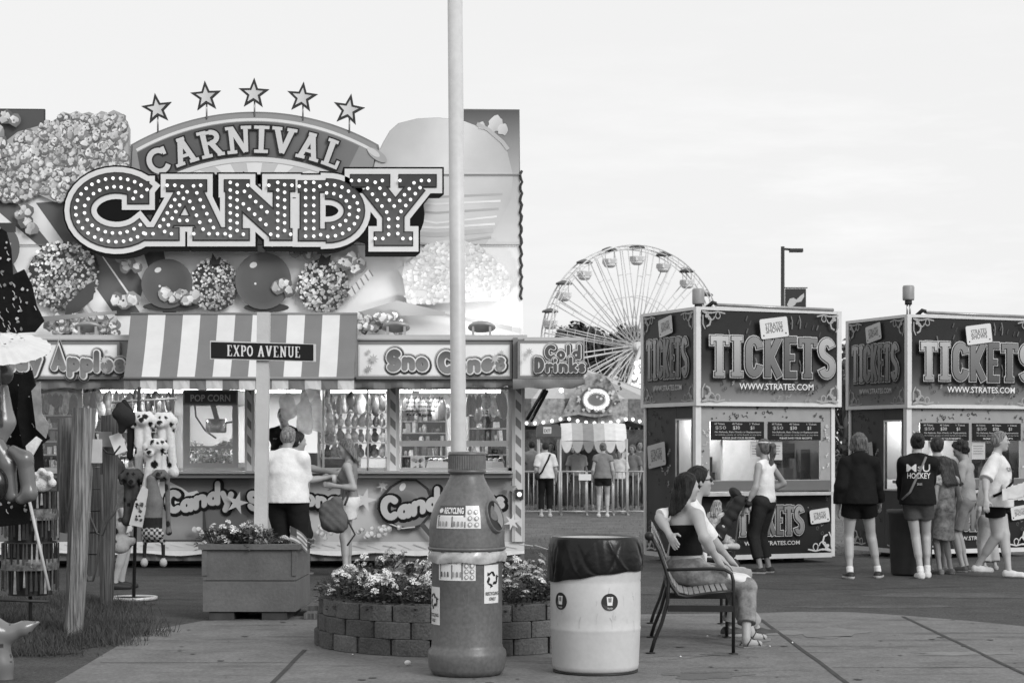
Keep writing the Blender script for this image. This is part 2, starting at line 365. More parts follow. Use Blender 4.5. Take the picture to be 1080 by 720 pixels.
# ---------------------------------------------------------------- smooth solid shapes (distance field -> surface)
def _net(D, o, h):
    S = D < 0
    c = np.zeros(np.array(D.shape)-1, dtype=np.int8)
    for i in (0, 1):
        for j in (0, 1):
            for k in (0, 1): c += S[i:D.shape[0]-1+i, j:D.shape[1]-1+j, k:D.shape[2]-1+k]
    act = (c > 0) & (c < 8); idx = np.argwhere(act)
    num = np.full(act.shape, -1, dtype=np.int64); num[act] = np.arange(len(idx))
    acc = np.zeros((len(idx), 3)); cnt = np.zeros(len(idx))
    co = [(i, j, k) for i in (0, 1) for j in (0, 1) for k in (0, 1)]
    for a in co:
        for ax in range(3):
            if a[ax]: continue
            b = list(a); b[ax] = 1
            A = D[idx[:, 0]+a[0], idx[:, 1]+a[1], idx[:, 2]+a[2]]; B = D[idx[:, 0]+b[0], idx[:, 1]+b[1], idx[:, 2]+b[2]]
            m = (A < 0) != (B < 0); t = np.where(m, A/np.where(m, A-B, 1), 0)
            p = np.repeat(np.array(a, float)[None], len(idx), 0); p[:, ax] += t
            acc[m] += p[m]; cnt[m] += 1
    V = (idx+acc/cnt[:, None])*h+o
    F = []
    for ax in range(3):
        s0 = [slice(None)]*3; s1 = [slice(None)]*3; s0[ax] = slice(0, -1); s1[ax] = slice(1, None)
        a = S[tuple(s0)]; b = S[tuple(s1)]; e = np.argwhere(a != b)
        u, v = (ax+1) % 3, (ax+2) % 3
        e = e[(e[:, u] > 0) & (e[:, v] > 0) & (e[:, u] < D.shape[u]-1) & (e[:, v] < D.shape[v]-1)]
        ins = a[e[:, 0], e[:, 1], e[:, 2]]
        def at(du, dv):
            q = e.copy(); q[:, u] += du; q[:, v] += dv; return num[q[:, 0], q[:, 1], q[:, 2]]
        q = np.stack([at(-1, -1), at(0, -1), at(0, 0), at(-1, 0)], 1)
        q[~ins] = q[~ins][:, ::-1]; F.append(q)
    return V, np.concatenate(F)
class Solid:
    """smooth union of round cones and ellipsoids"""
    def __init__(s): s.p = []; s.cuts = []; s.wav = None
    def cone(s, a, b, ra, rb=None, k=.02, flat=0, sub=False):
        s.p.append(('c', np.array(a, float), np.array(b, float), ra, ra if rb is None else rb, k, flat, sub)); return s
    def chain(s, pts, rs, k=.02):
        for i in range(len(pts)-1): s.cone(pts[i], pts[i+1], rs[i], rs[i+1], k)
        return s
    def ell(s, c, r, M=None, k=.02, sub=False):
        r = (r, r, r) if not hasattr(r, '__len__') else r
        s.p.append(('e', np.array(c, float), np.array(r, float), None if M is None else np.array(M.to_3x3()), None, k, 0, sub)); return s
    def cut(s, p, n): s.cuts.append((np.array(p, float), np.array(n, float)/np.linalg.norm(n))); return s      # remove what lies on the side n points to
    def mesh(s, h):
        lo = []; hi = []
        for q in s.p:
            if q[7]: continue
            if q[0] == 'c':
                r = max(q[3], q[4]); lo.append(np.minimum(q[1], q[2])-r); hi.append(np.maximum(q[1], q[2])+r)
            else:
                r = q[2].max() if q[3] is not None else q[2]; lo.append(q[1]-r); hi.append(q[1]+r)
        lo = np.min(lo, 0)-3*h-.012; hi = np.max(hi, 0)+3*h+.012
        N = np.ceil((hi-lo)/h).astype(int)+1
        ax = [lo[i]+h*np.arange(N[i]) for i in range(3)]
        D = np.full(N, 1.0)
        for q in s.p:
            k = q[5]; m = max(k, .005)+3*h
            if q[0] == 'c':
                r = max(q[3], q[4]); a = np.minimum(q[1], q[2])-r-m; b = np.maximum(q[1], q[2])+r+m
            else:
                r = q[2].max() if q[3] is not None else q[2]; a = q[1]-r-m; b = q[1]+r+m
            i0 = np.clip(np.floor((a-lo)/h).astype(int), 0, N); i1 = np.clip(np.ceil((b-lo)/h).astype(int)+1, 0, N)
            if (i1 <= i0).any(): continue
            sl_ = tuple(slice(i0[i], i1[i]) for i in range(3))
            X = ax[0][sl_[0]][:, None, None]; Y = ax[1][sl_[1]][None, :, None]; Z = ax[2][sl_[2]][None, None, :]
            if q[0] == 'c':
                A, B = q[1], q[2]; d = B-A; L2 = max((d*d).sum(), 1e-9)
                px, py, pz = X-A[0], Y-A[1], Z-A[2]
                t = (px*d[0]+py*d[1]+pz*d[2])/L2; tc_ = np.clip(t, 0, 1)
                dd = np.sqrt((px-tc_*d[0])**2+(py-tc_*d[1])**2+(pz-tc_*d[2])**2)-(q[3]+(q[4]-q[3])*tc_)
                if q[6]:
                    L = math.sqrt(L2)
                    if q[6] & 1: dd = np.maximum(dd, (t-1)*L)
                    if q[6] & 2: dd = np.maximum(dd, -t*L)
            else:
                px, py, pz = X-q[1][0], Y-q[1][1], Z-q[1][2]
                if q[3] is not None:
                    m_ = q[3]; px, py, pz = (px*m_[0, 0]+py*m_[1, 0]+pz*m_[2, 0], px*m_[0, 1]+py*m_[1, 1]+pz*m_[2, 1], px*m_[0, 2]+py*m_[1, 2]+pz*m_[2, 2])
                r = q[2]
                k0 = np.sqrt((px/r[0])**2+(py/r[1])**2+(pz/r[2])**2); k1 = np.sqrt((px/r[0]**2)**2+(py/r[1]**2)**2+(pz/r[2]**2)**2)
                dd = k0*(k0-1)/np.maximum(k1, 1e-6)
            cur = D[sl_]
            if q[7]: D[sl_] = np.maximum(cur, -dd)
            elif k > 0:
                e = np.maximum(k-np.abs(cur-dd), 0)/k; D[sl_] = np.minimum(cur, dd)-e*e*k*.25
            else: D[sl_] = np.minimum(cur, dd)
        if s.wav or s.cuts:
            X, Y, Z = np.meshgrid(*ax, indexing='ij', sparse=True)
            if s.wav: D = D+s.wav(X, Y, Z)
            for p, n in s.cuts: D = np.maximum(D, (X-p[0])*n[0]+(Y-p[1])*n[1]+(Z-p[2])*n[2])
        D[0] = D[-1] = 1; D[:, 0] = D[:, -1] = 1; D[:, :, 0] = D[:, :, -1] = 1
        return _net(D, lo, h)
    def build(s, name, m, parent=None, h=.012, col=None, local=False):
        V, Fc = s.mesh(h)
        me = bpy.data.meshes.new(name); me.from_pydata(V.tolist(), [], Fc.tolist()); me.update()
        if col is not None:
            at = me.attributes.new('Col', 'FLOAT_COLOR', 'POINT'); g = col(V) if callable(col) else np.full(len(V), col)
            cc = np.ones((len(V), 4), dtype=np.float32); cc[:, :3] = g[:, None]; at.data.foreach_set('color', cc.ravel())
        me.polygons.foreach_set('use_smooth', np.ones(len(me.polygons), dtype=bool))
        me.materials.append(m); o = bpy.data.objects.new(name, me); COL.objects.link(o)
        if parent:
            if local: o.parent = parent
            else: adopt(o, parent)
        return o
# ================================================================ the setting
def sheet(name, pts, z, m, kind='structure'):
    b = MB(); b.poly([(x, y, z) for x, y in pts]); o = b.build(name, m); tag(o, kind=kind); return o
GRASS = mat(.115, .95, var=.35, scale=1.3, bump=.8, bscale=40, fine=.45, name='mown grass')
ASPH = mat(.064, .92, var=.26, scale=3.2, bump=.7, bscale=140, fine=.5, name='worn asphalt')
def concrete():
    m = mat(.155, .9, var=.2, scale=2.6, bump=.35, bscale=70, fine=.22, name='concrete paving')
    n = m.node_tree.nodes; l = m.node_tree.links; b = n['Principled BSDF']
    t = n.new('ShaderNodeTexCoord'); mp_ = n.new('ShaderNodeMapping'); mp_.inputs['Scale'].default_value = (.55, 2.2, 1)
    no = n.new('ShaderNodeTexNoise'); no.inputs['Scale'].default_value = 1.3; no.inputs['Detail'].default_value = 9; no.inputs['Roughness'].default_value = .68
    l.new(t.outputs['Object'], mp_.inputs[0]); l.new(mp_.outputs[0], no.inputs['Vector'])
    r = n.new('ShaderNodeMapRange'); r.inputs['From Min'].default_value = .54; r.inputs['From Max'].default_value = .64; r.inputs['To Min'].default_value = 1; r.inputs['To Max'].default_value = .58
    l.new(no.outputs[0], r.inputs[0])
    src = b.inputs['Base Color'].links[0].from_socket
    mu = n.new('ShaderNodeVectorMath'); mu.operation = 'SCALE'; l.new(src, mu.inputs[0]); l.new(r.outputs[0], mu.inputs['Scale']); l.new(mu.outputs[0], b.inputs['Base Color'])
    return m
CONC = concrete()
sheet('ground', [(-2500, -300), (2500, -300), (2500, 4000), (-2500, 4000)], 0.0, GRASS)
sheet('road', [(-60, 3), (60, 3), (60, 25.2), (30, 26.0), (2.0, 27.2), (.4, 28.4), (-.4, 28.6), (-60, 28)], .004, ASPH)
edge = [(-3.05, 15.6), (-2.7, 16.6), (-1.9, 17.05)]+[tuple(G(px, py).xy) for px, py in ((420, 652), (560, 650), (700, 648), (800, 647), (840, 645.5), (900, 646), (960, 650), (1020, 655), (1080, 661), (1200, 682), (1330, 712))]
pave = [(-2.9, 4)]+[(-2.95, 12.5)]+edge+[(6.0, 4)]
sheet('pavement', pave, .008, CONC)
JOINT = mat(.045, .95, var=.3, scale=6, name='joint dirt')
jb = MB()
def jline(pts, wd):
    for a, b in zip(pts, pts[1:]):
        a = Vector((a[0], a[1], .0115)); b = Vector((b[0], b[1], .0115)); d = (b-a).normalized(); n_ = Vector((-d.y, d.x, 0))*wd/2
        jb.poly([a-n_, b-n_, b+n_, a+n_])
rj = random.Random(3)
for X0, X1, Y1 in ((2.19, 2.1, 16.7), (3.5, 3.3, 17.0), (-1.55, -1.5, 14.2)):
    jline([(X1+(X0-X1)*t+rj.uniform(-.006, .006), 5+(Y1-5)*t) for t in [i/14 for i in range(15)]], .034)
jline([(2.2+i*.25, 13.05+rj.uniform(-.015, .015)) for i in range(14)], .012)
jline([(.78-i*.2, 13.3+rj.uniform(-.01, .01)) for i in range(4)], .012)
jline([(-2.9+i*.2, 13.35+rj.uniform(-.01, .01)) for i in range(8)], .014)
for k in range(5):                                # hairline cracks
    x, y = rj.uniform(.6, 4), rj.uniform(12.6, 15.8); p = []
    for i in range(9): p.append((x, y)); x += rj.uniform(.03, .16); y += rj.uniform(-.1, .1)
    jline(p, .007)
tag(jb.build('pavement_joint', JOINT), kind='structure')
def stain(px, py, rx, ry, g, seed, z):
    r_ = random.Random(seed); c = G(px, py); b = MB(); n = 40; ph = [r_.uniform(0, 7) for _ in range(4)]
    b.poly([(c.x+rx*math.cos(t)*(1+.22*math.sin(3*t+ph[0])+.14*math.sin(5*t+ph[1])+.07*math.sin(11*t+ph[2])), c.y+ry*math.sin(t)*(1+.22*math.sin(2*t+ph[1])+.16*math.sin(7*t+ph[3])), z) for t in [2*PI*k/n for k in range(n)]])
    tag(b.build('wet_patch', mat(g, .5, var=.25, scale=3, fine=.15, name='damp concrete')), kind='structure')
stain(742, 713, .27, .20, .105, 1, .0102); stain(762, 691, .13, .07, .11, 5, .0102); stain(870, 668, .3, .45, .15, 2, .0102); stain(830, 668, .22, .2, .16, 8, .0106); stain(1010, 690, .34, .14, .165, 4, .0102)
gb = MB(); rgm = random.Random(44)                     # trodden gum and oil spots
for _ in range(90):
    px, py = rgm.uniform(120, 1080), rgm.uniform(652, 722); c = G(px, py); r_ = rgm.choice((.008, .012, .018, .03)); 
    gb.poly([(c.x+r_*(1+rgm.uniform(-.3, .3))*math.cos(2*PI*k/9), c.y+r_*(1+rgm.uniform(-.3, .3))*math.sin(2*PI*k/9), .0125) for k in range(9)])
tag(gb.build('gum_spots', mat(.07, .9, var=.3, scale=4, name='gum spots')), kind='structure')
for i, (px, py, rx, ry, g) in enumerate(((860, 618, 1.3, .5, .05), (1010, 628, .9, .35, .085), (640, 622, 1.0, .6, .078), (230, 628, .8, .5, .05), (930, 640, .8, .15, .09), (450, 615, 1.2, .5, .055))):
    c = G(px, py); r_ = random.Random(80+i); b = MB(); n = 44; ph = [r_.uniform(0, 7) for _ in range(3)]
    b.poly([(c.x+rx*math.cos(t)*(1+.18*math.sin(3*t+ph[0])+.1*math.sin(7*t+ph[1])), c.y+ry*math.sin(t)*(1+.2*math.sin(2*t+ph[1])+.1*math.sin(9*t+ph[2])), .0062) for t in [2*PI*k/n for k in range(n)]])
    tag(b.build('road_patch', mat(g, .92, var=.3, scale=3, bump=.6, bscale=120, fine=.5, name='road patch')), kind='structure')
# verge of long grass at the left posts
vg = [(-4.6, 13.6), (-2.95, 13.9), (-2.8, 14.6), (-2.72, 15.4), (-2.95, 16.6), (-3.25, 17.6), (-3.6, 18.4), (-8, 19)]+[(-9, 13.6)]
rv = random.Random(2); vg2 = []
for (xa, ya), (xb_, yb) in zip(vg, vg[1:]+vg[:1]):
    for k in range(12):
        t = k/12; vg2.append((xa+(xb_-xa)*t-(.22+rv.uniform(0, .16) if xa > -5 else 0), ya+(yb-ya)*t+rv.uniform(-.05, .05)))
sheet('verge', vg2, .012, mat(.05, .95, var=.4, scale=3, bump=.9, bscale=60, fine=.4, name='verge soil'))
def blades(name, rng, n, region, hmin, hmax, wd, m, lean=1.1):
    V = []; Fc = []
    for _ in range(n):
        x, y = region(rng); h = hmin+(hmax-hmin)*rng.random()**1.6*(.45+.55*(math.sin(x*5.1+1.3*math.sin(y*4))*math.sin(y*6.3+x*2)*.5+.5)); a = rng.random()*2*PI; dx, dy = math.cos(a)*wd, math.sin(a)*wd
        b = rng.random()*2*PI; lx, ly = math.cos(b)*h*lean*rng.random(), math.sin(b)*h*lean*rng.random(); o = len(V)
        V += [(x-dx, y-dy, .01), (x+dx, y+dy, .01), (x+dx*.6+lx*.4, y+dy*.6+ly*.4, h*.6), (x-dx*.6+lx*.4, y-dy*.6+ly*.4, h*.6), (x+lx, y+ly, h)]
        Fc += [(o, o+1, o+2, o+3), (o+3, o+2, o+4)]
    me = bpy.data.meshes.new(name); me.from_pydata(V, [], Fc); me.materials.append(m); o = bpy.data.objects.new(name, me); COL.objects.link(o)
    return tag(o, kind='stuff')
def vreg(r):
    while True:
        x = r.uniform(-5.3, -2.55); y = r.uniform(13.7, 18.6)
        edge_ = -2.75-.28*abs(y-15.2)+.12*math.sin(y*7)+.1*math.sin(y*17)
        if x < edge_ and r.random() < min(1, (edge_-x)*1.6+.04): return x, y
tag(blades('verge_grass', random.Random(5), 42000, vreg, .03, .17, .0035, mat(.055, .8, var=.6, scale=2.5, name='verge grass')), 'tuft of uncut grass round the wooden posts', 'grass')
def lreg(r):
    y = 27+14*r.random()**1.3; return r.uniform(-.1*y, .5*y), y
tag(blades('lawn_grass', random.Random(6), 30000, lreg, .015, .05, .006, mat(.17, .8, var=.45, scale=1.5, name='lawn grass')), 'short lawn between the candy stand and the rides', 'grass')
# ================================================================ the candy stand
WHITE = mat(.72, .4, var=.06, scale=2, name='white enamel'); ALU = mat(.42, .35, .6, var=.1, scale=3, name='aluminium trim')
LGREY = mat(.45, .5, var=.08, scale=2, name='light grey paint'); MGREY = mat(.2, .5, var=.1, scale=2, name='mid grey paint'); DARK = mat(.03, .6, var=.2, name='dark paint')
BLACK = mat(.012, .5, var=.2, name='black')
def CF(Y): return lambda x, y, h: W(x, y, Y)-Vector((0, h, 0))
YW = 24.0
stand = empty('candy_stand', (-3.2, 24, 0), 'big carnival candy stand with star topped sign, striped awning and bulb letters', 'food stand')
def pbox(b, x0, y0, x1, y1, Yf, th, c=None):   # box seen at these pixels with its front at Yf
    p = W(x0, y1, Yf); q = W(x1, y0, Yf); b.box((p.x, Yf, p.z), (q.x, Yf+th, q.z), c=c)
# --- lower front with printed art
b = MB(); pbox(b, -60, 500, 553, 582, 23.9, .12); b.build('counter_front', LGREY, stand)
a = Art(CF(23.9)); rng = random.Random(11)
g0 = lambda x, y: .5-.1*(y-500)/70
a.grid(-60, 504, 553, 571, lambda x, y: .16 if x < 262 else .58-.2*abs(math.sin(x*.013+y*.02)), 40, 4); a.up()
a.rect(-60, 571, 553, 582.5, .62); a.up()
for k in range(40): a.stroke([(-60+k*16, 574+rng.uniform(-1, 1)), (-46+k*16, 577+rng.uniform(-2, 2))], rng.uniform(.5, 1.6), rng.uniform(.4, .75))
a.up()
# popcorn bag art at left, big light mound with grey box
a.shape([(150, 520), (165, 508), (178, 507), (192, 514), (199, 519), (208, 517), (215, 525), (216, 536), (150, 540)], .66)
a.grid(150, 535, 214, 569, lambda x, y: .2+.12*math.exp(-((x-190)/26)**2-((y-556)/12)**2), 8, 5)
a.up(); a.shape([(214, 535), (216, 535), (219, 568), (214, 569)], .07)
BUBL = [(3.0, .012, .8, .8), (0.6, .03, .5, .5), (0.0, .5, 0, 0)]
tilt = lambda x0, y0, s: (lambda x, y: (x, y-(x-x0)*s+2.4*math.sin((x-x0)*.09)))
a.word('Candy', BUB, 175, 540, 24.5, BUBL, gap=.03, wscale=1.12, wmap=tilt(175, 540, .1))
a.word('Candy', BUB, 108, 545, 20, BUBL, gap=.03, wscale=1.12, wmap=tilt(108, 545, .02))
a.word('Sno Cones', BUB, 262, 537, 21, BUBL, gap=.03, wscale=1.12, wmap=tilt(262, 537, .04))
for x, y, r_, c in ((251, 530, 12.5, .62), (385, 527, 13, .66), (276, 548, 8, .3), (537, 514, 8.5, .25), (540, 550, 9, .68), (404, 512, 7, .48), (130, 552, 9, .5)): a.star(x, y, r_, c, n=6 if r_ < 12 else 5, inner=.36, rot=-75)
a.up()
# caramel apple behind the second word
a.shape([(x, y) for x, y in ((398, 536), (400, 525), (412, 512), (424, 505), (440, 505), (452, 514), (458, 528), (455, 543), (446, 554), (434, 559), (418, 556), (405, 548))], .05)
a.shape([(x, y) for x, y in ((401, 535), (403, 526), (414, 514), (425, 507), (439, 507), (450, 516), (455, 529), (452, 542), (444, 552), (433, 556), (419, 553), (407, 546))], .22)
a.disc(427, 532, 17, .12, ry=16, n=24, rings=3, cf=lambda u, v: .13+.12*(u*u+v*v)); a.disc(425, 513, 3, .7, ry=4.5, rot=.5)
a.stroke([(410, 551), (424, 556.5), (438, 555)], 1.2, .62); a.stroke([(445, 552), (462, 572)], 5, .09)
a.up(); a.word('Candy', BUB, 403, 547, 26, BUBL, gap=.03, wscale=1.12, wmap=tilt(403, 547, .1)); a.word('Apples', BUB, 470, 541, 22, BUBL, gap=-.02, wmap=tilt(470, 541, .05))
for k in range(46):
    x = rng.choice((rng.gauss(392, 8), rng.gauss(412, 6), rng.gauss(228, 12), rng.gauss(345, 8))); y = 561+rng.uniform(-8, 8)
    a.blob(rng, x, y, rng.uniform(2, 3.6), rng.uniform(.3, .42)); a.blob(rng, x-.4, y-.5, rng.uniform(1.4, 2.6), rng.uniform(.55, .75))
a.build('front_artwork', PRINT(.4), stand)
# canvas skirt with a wavy edge, dark gap below
b = MB(); N = 90; b.sm = True
for i in range(N):
    x0, x1 = -60+i*613/N, -60+(i+1)*613/N
    f = lambda x: (CF(23.86)(x, 582, .02*math.sin(x*.35)), CF(23.84)(x, 591, .03*math.sin(x*.35+.5)))
    (p0, q0), (p1, q1) = f(x0), f(x1); b.add([p0, p1, q1, q0], [(0, 1, 2, 3)])
b.build('skirt', mat(.11, .8, var=.2, scale=3, name='dark canvas'), stand)
b = MB(); b.sm = True
for i in range(N):
    x0, x1 = -60+i*613/N, -60+(i+1)*613/N
    f = lambda x: (CF(23.86)(x, 580.5, .04), CF(23.84)(x, 584+1.6*math.sin(x*.075), .055+.01*math.sin(x*.3)))
    (p0, q0), (p1, q1) = f(x0), f(x1); b.add([p0, p1, q1, q0], [(0, 1, 2, 3)])
b.build('skirt_valance', mat(.6, .8, var=.1, scale=4, name='white canvas'), stand)
b = MB(); b.box((-7.4, 24.6, .02), (.1, 26.6, .25)); b.build('chassis', BLACK, stand)
for x in (-5.6, -4.4, -2.2, -1.0):
    b = MB(); b.lathe([(.0, -.1), (.3, -.1), (.33, -.06), (.33, .06), (.3, .1), (0, .1)], (x, 25.4, .335), M=Matrix.Rotation(PI/2, 3, 'Y'), n=20); b.build('wheel', BLACK, stand)
b = MB(); pbox(b, 543.5, 516, 552, 526, 23.8, .05); o = b.build('corner_lamp', DARK, stand)
b = MB(); b.ball(W(547.8, 521, 23.79), .03, 8); b.build('bulb', emit(1.5), o)
# counter ledge
b = MB(); pbox(b, -60, 496.5, 541, 499, 23.62, .5); b.build('counter', ALU, stand)
b = MB(); pbox(b, -60, 499.4, 541, 503.6, 23.68, .3); b.build('counter_edge', MGREY, stand)
# --- body: floor, back wall, side walls, ceiling, roof
zc = W(0, 404, 24).z
b = MB(); b.box((-7.4, 24.05, .26), (.12, 26.75, .34)); b.build('floor', MGREY, stand)
b = MB(); b.box((-7.4, 26.6, .34), (.12, 26.7, 2.75)); b.build('back_wall', mat(.5, .5, var=.1, scale=1, name='pale inside wall'), stand)
b = MB(); b.box((.06, 24.1, .34), (.12, 26.6, 2.75)); b.build('side_wall', LGREY, stand)
b = MB(); b.box((-7.4, 24.05, 2.75), (.12, 26.75, 2.83)); b.build('roof', LGREY, stand)
b = MB(); b.box((-7.38, 24.2, 2.35), (.05, 26.58, 2.39)); b.build('ceiling', WHITE, stand)
# lit tubes inside
for x, Y in ((-5.0, 25.6), (-3.4, 25.6), (-1.9, 25.6), (-.7, 25.6), (-4.3, 24.7), (-1.3, 24.7)):
    b = MB(); b.box((x-.6, Y-.06, 2.315), (x+.6, Y+.06, 2.348)); f_ = b.build('strip_light', WHITE, stand)
    b = MB(); b.tube([(x-.55, Y, 2.28), (x+.55, Y, 2.28)], .022, 8); b.build('tube', emit(7.0), f_)
    L = bpy.data.lights.new('tube_light', 'AREA'); L.shape = 'RECTANGLE'; L.size = 1.1; L.size_y = .1; L.energy = 34
    lo = bpy.data.objects.new('tube_light', L); COL.objects.link(lo); lo.location = (x, Y, 2.25); adopt(lo, f_)
# --- posts and window frames at the counter line
STR = []
def striped_post(x0, x1, y0, y1, Y):
    b = MB(); pbox(b, x0, y0, x1, y1, Y, .12, .5)
    o = b.build('post', LGREY, stand); a = Art(CF(Y)); m_ = (x1-x0)
    a.rect(x0+m_*.22, y0, x1-m_*.22, y1, .62); a.up()
    y = y0-2; w2 = m_*.28
    while y < y1:
        ya, yb = max(y, y0), min(y+9, y1); yc, yd = max(y+6, y0), min(y+15, y1)
        if yb > ya and yd > yc: a.shape([(x0+w2, ya), (x1-w2, yc), (x1-w2, yd), (x0+w2, yb)], .2)
        y += 18.5
    adopt(a.build('stripe_print', PRINT(), None), o)
striped_post(540, 553.5, 404, 571, 23.85); striped_post(258, 268, 404, 500, 23.85); striped_post(408, 421, 404, 497, 23.9)
b = MB()
for x0, x1 in ((82, 86.5), (26, 30), (181, 183.5), (340, 341.6), (387, 388.6), (536, 540)): pbox(b, x0, 404, x1, 497, 23.95, .06)
pbox(b, 421, 464.5, 536, 470.5, 23.93, .07); pbox(b, 341, 408, 408, 411, 23.96, .05); pbox(b, 421, 408, 536, 410.5, 23.96, .05); pbox(b, 30, 408, 258, 410, 23.96, .05)
pbox(b, 341, 493, 540, 496.4, 23.95, .06); pbox(b, -60, 493, 258, 496.4, 23.95, .06)
b.build('window_frame', ALU, stand)
for x0, y0, x1, y1 in ((341.6, 411, 387, 493), (388.6, 411, 408, 493), (421, 410.5, 536, 464.5), (421, 470.5, 536, 493), (30, 410, 82, 493), (86.5, 410, 140, 493)):
    b = MB(); pbox(b, x0, y0, x1, y1, 23.985, .006); b.build('window_pane', glass(.1), stand)
# handwritten price lettering on the glass
a = Art(CF(23.98)); put_text(a, 'CANDY APPLES', 426, 413, 4, .02, 36, .03)
for k, t in enumerate(('cotton candy', 'sno cone sm', 'sno cone lg', 'popcorn bag', 'fudge')): put_text(a, t, 428, 420.5+k*4.4, 3.2, .03, 40-3*k, .02)
a.build('window_lettering', PRINT(), stand)
# --- fascia above the counter
b = MB(); pbox(b, -60, 353, 556, 403, 23.25, .75); b.build('fascia', LGREY, stand)
b = MB(); pbox(b, -60, 357.2, 556, 358.6, 23.2, .05); pbox(b, -60, 398.5, 556, 400, 23.2, .05); b.build('fascia_trim', ALU, stand)
b = MB(); b.sm = True                              # canvas drop under the fascia
for i in range(110):
    x0, x1 = -60+i*675/110, -60+(i+1)*675/110
    f = lambda x: [W(x, 400.2, 23.17), W(x, 405, 23.16-.02*math.sin(x*.21)), W(x, 409.5+.9*math.sin(x*.16)-(max(0, x-450)*.022), 23.18-.035*math.sin(x*.21))]
    A_, B_ = f(x0), f(x1); b.add(A_+B_, [(0, 3, 4, 1), (1, 4, 5, 2)])
b.build('canvas_drop', mat(.22, .8, var=.2, scale=2.5, name='grey canvas drop'), stand)
def sign_box(x0, y0, x1, y1, Y, rot=0):
    b = MB(); pbox(b, x0, y0, x1, y1, Y, .12); o = b.build('sign_box', MGREY, stand)
    a = Art(CF(Y)); a.rect(x0+2.5, y0+3, x1-2.5, y1-3, .7); a.up(); a.rect(x0+4, y0+4.4, x1-4, y1-4.4, .84); a.up(); return o, a
SIGNL = [(3.9, .42, 0, 0), (2.9, .05, .5, .6), (1.5, .78, 0, 0), (0.0, lambda x, y: .1+.14*max(0, min(1, (y-372)/14)), 0, 0)]
o, a = sign_box(375.5, 360.5, 540, 399.5, 23.1)
a.word('Sno Cones', BUB, 409, 392, 22.5, SIGNL, gap=.1, wscale=1.2, wmap=lambda x, y: (x, y-1.8*math.sin((x-405)*.06)))
for x, y, r_, c in ((389, 371, 3.4, .5), (394, 378.5, 6, .5), (389, 389, 4.6, .38), (529, 372, 3.4, .5), (522, 378.5, 6, .5), (527, 389, 4.6, .3)): a.star(x, y, r_, c, n=8, inner=.4)
adopt(a.build('sign_print', PRINT(), None), o)
o, a = sign_box(-40, 360.5, 126, 399.5, 23.1)
a.word('Candy Apples', BUB, -26, 391, 22, SIGNL, gap=.1, wscale=1.2, wmap=lambda x, y: (x, y-1.4*math.sin((x-20)*.05)))
for x, y, r_, c in ((113, 371, 3, .5), (111, 380, 5, .55), (112, 391, 4.4, .4)): a.star(x, y, r_, c, n=8, inner=.4)
adopt(a.build('sign_print', PRINT(), None), o)
# corner flap with the cold drinks sign, propped out on struts
b = MB(); pbox(b, 553, 355.5, 616.5, 402, 23.02, .9); b.build('corner_canopy', LGREY, stand)
b = MB(); pbox(b, 541, 356, 546, 399.5, 23.05, .2); b.build('corner_hinge', MGREY, stand)
o, a = sign_box(546, 359, 615.5, 399.2, 22.96)
SIGND = [(2.7, .5, 0, 0), (2.0, .05, .4, .5), (.9, .78, 0, 0), (0.0, .1, 0, 0)]
a.word('Cold', BUB, 575, 379, 15.5, SIGND, sx=1.08, gap=.1); a.word('Drinks', BUB, 563, 393, 16.5, SIGND, sx=1.02, gap=.08)
for x, y, r_, c in ((553, 379, 3, .6), (558, 371, 4.6, .42)): a.star(x, y, r_, c, n=8, inner=.4)
adopt(a.build('sign_print', PRINT(), None), o)
b = MB(); b.sm = True
for i in range(24):
    x0, x1 = 541+i*76/24, 541+(i+1)*76/24
    f = lambda x: [W(x, 399.5, 22.95), W(x, 404, 22.94-.02*math.sin(x*.2)), W(x, 409.5+.9*math.sin(x*.2)-max(0, x-600)*.25, 22.97)]
    A_, B_ = f(x0), f(x1); b.add(A_+B_, [(0, 3, 4, 1), (1, 4, 5, 2)])
b.build('canvas_drop', mat(.22, .8, var=.2, scale=2.5, name='grey canvas drop'), stand)
b = MB(); b.bar(W(556, 442, 23.9), W(575, 409, 23.3), .03); b.bar(W(560, 444, 24.0), W(577, 412, 23.6), .03); b.build('strut', BLACK, stand)
b = MB(); b.tube([W(592, 411.5, 23.5), W(592, 411.5, 23.15)], .03, 8); b.build('strip_light', emit(3.0), stand)
# --- striped awning
def awn(t, s):                                     # t across, s down
    top = W(138+(377-138)*t, 331, 23.1); bot = W(130.5+(373.5-130.5)*t, 398, 22.3); p = top.lerp(bot, s); p.z -= .05*math.sin(PI*s); return p
b = MB(); b.sm = False; ns_ = 13
for k in range(ns_):
    b.c = .17 if k % 2 == 0 else .6
    t0, t1 = k/ns_, (k+1)/ns_
    for j in range(4): b.add([awn(t0, j/4), awn(t1, j/4), awn(t1, (j+1)/4), awn(t0, (j+1)/4)], [(0, 1, 2, 3)])
for t in (0, 1): b.c = .2; b.add([awn(t, 0), awn(t, .5), awn(t, 1), W(377 if t else 138, 397, 23.05)], [(0, 1, 2, 3)])
b.build('awning', mat(.5, .8, var=.07, scale=3, vcol=True, name='awning canvas'), stand)
b = MB()
for k in range(14):
    b.c = .17 if k % 2 == 0 else .6
    for j in range(3):
        f = lambda t: [awn(t, 1)+Vector((0, -.002, -.02)), awn(t, 1)+Vector((0, .01*math.sin(t*90), -.14-.008*math.sin(t*60)))]
        t0 = (k+j/3)/14; t1 = (k+(j+1)/3)/14; A_, B_ = f(t0), f(t1); b.add(A_+B_, [(0, 2, 3, 1)])
b.build('awning_valance', mat(.5, .8, var=.07, scale=3, vcol=True, name='awning canvas'), stand)
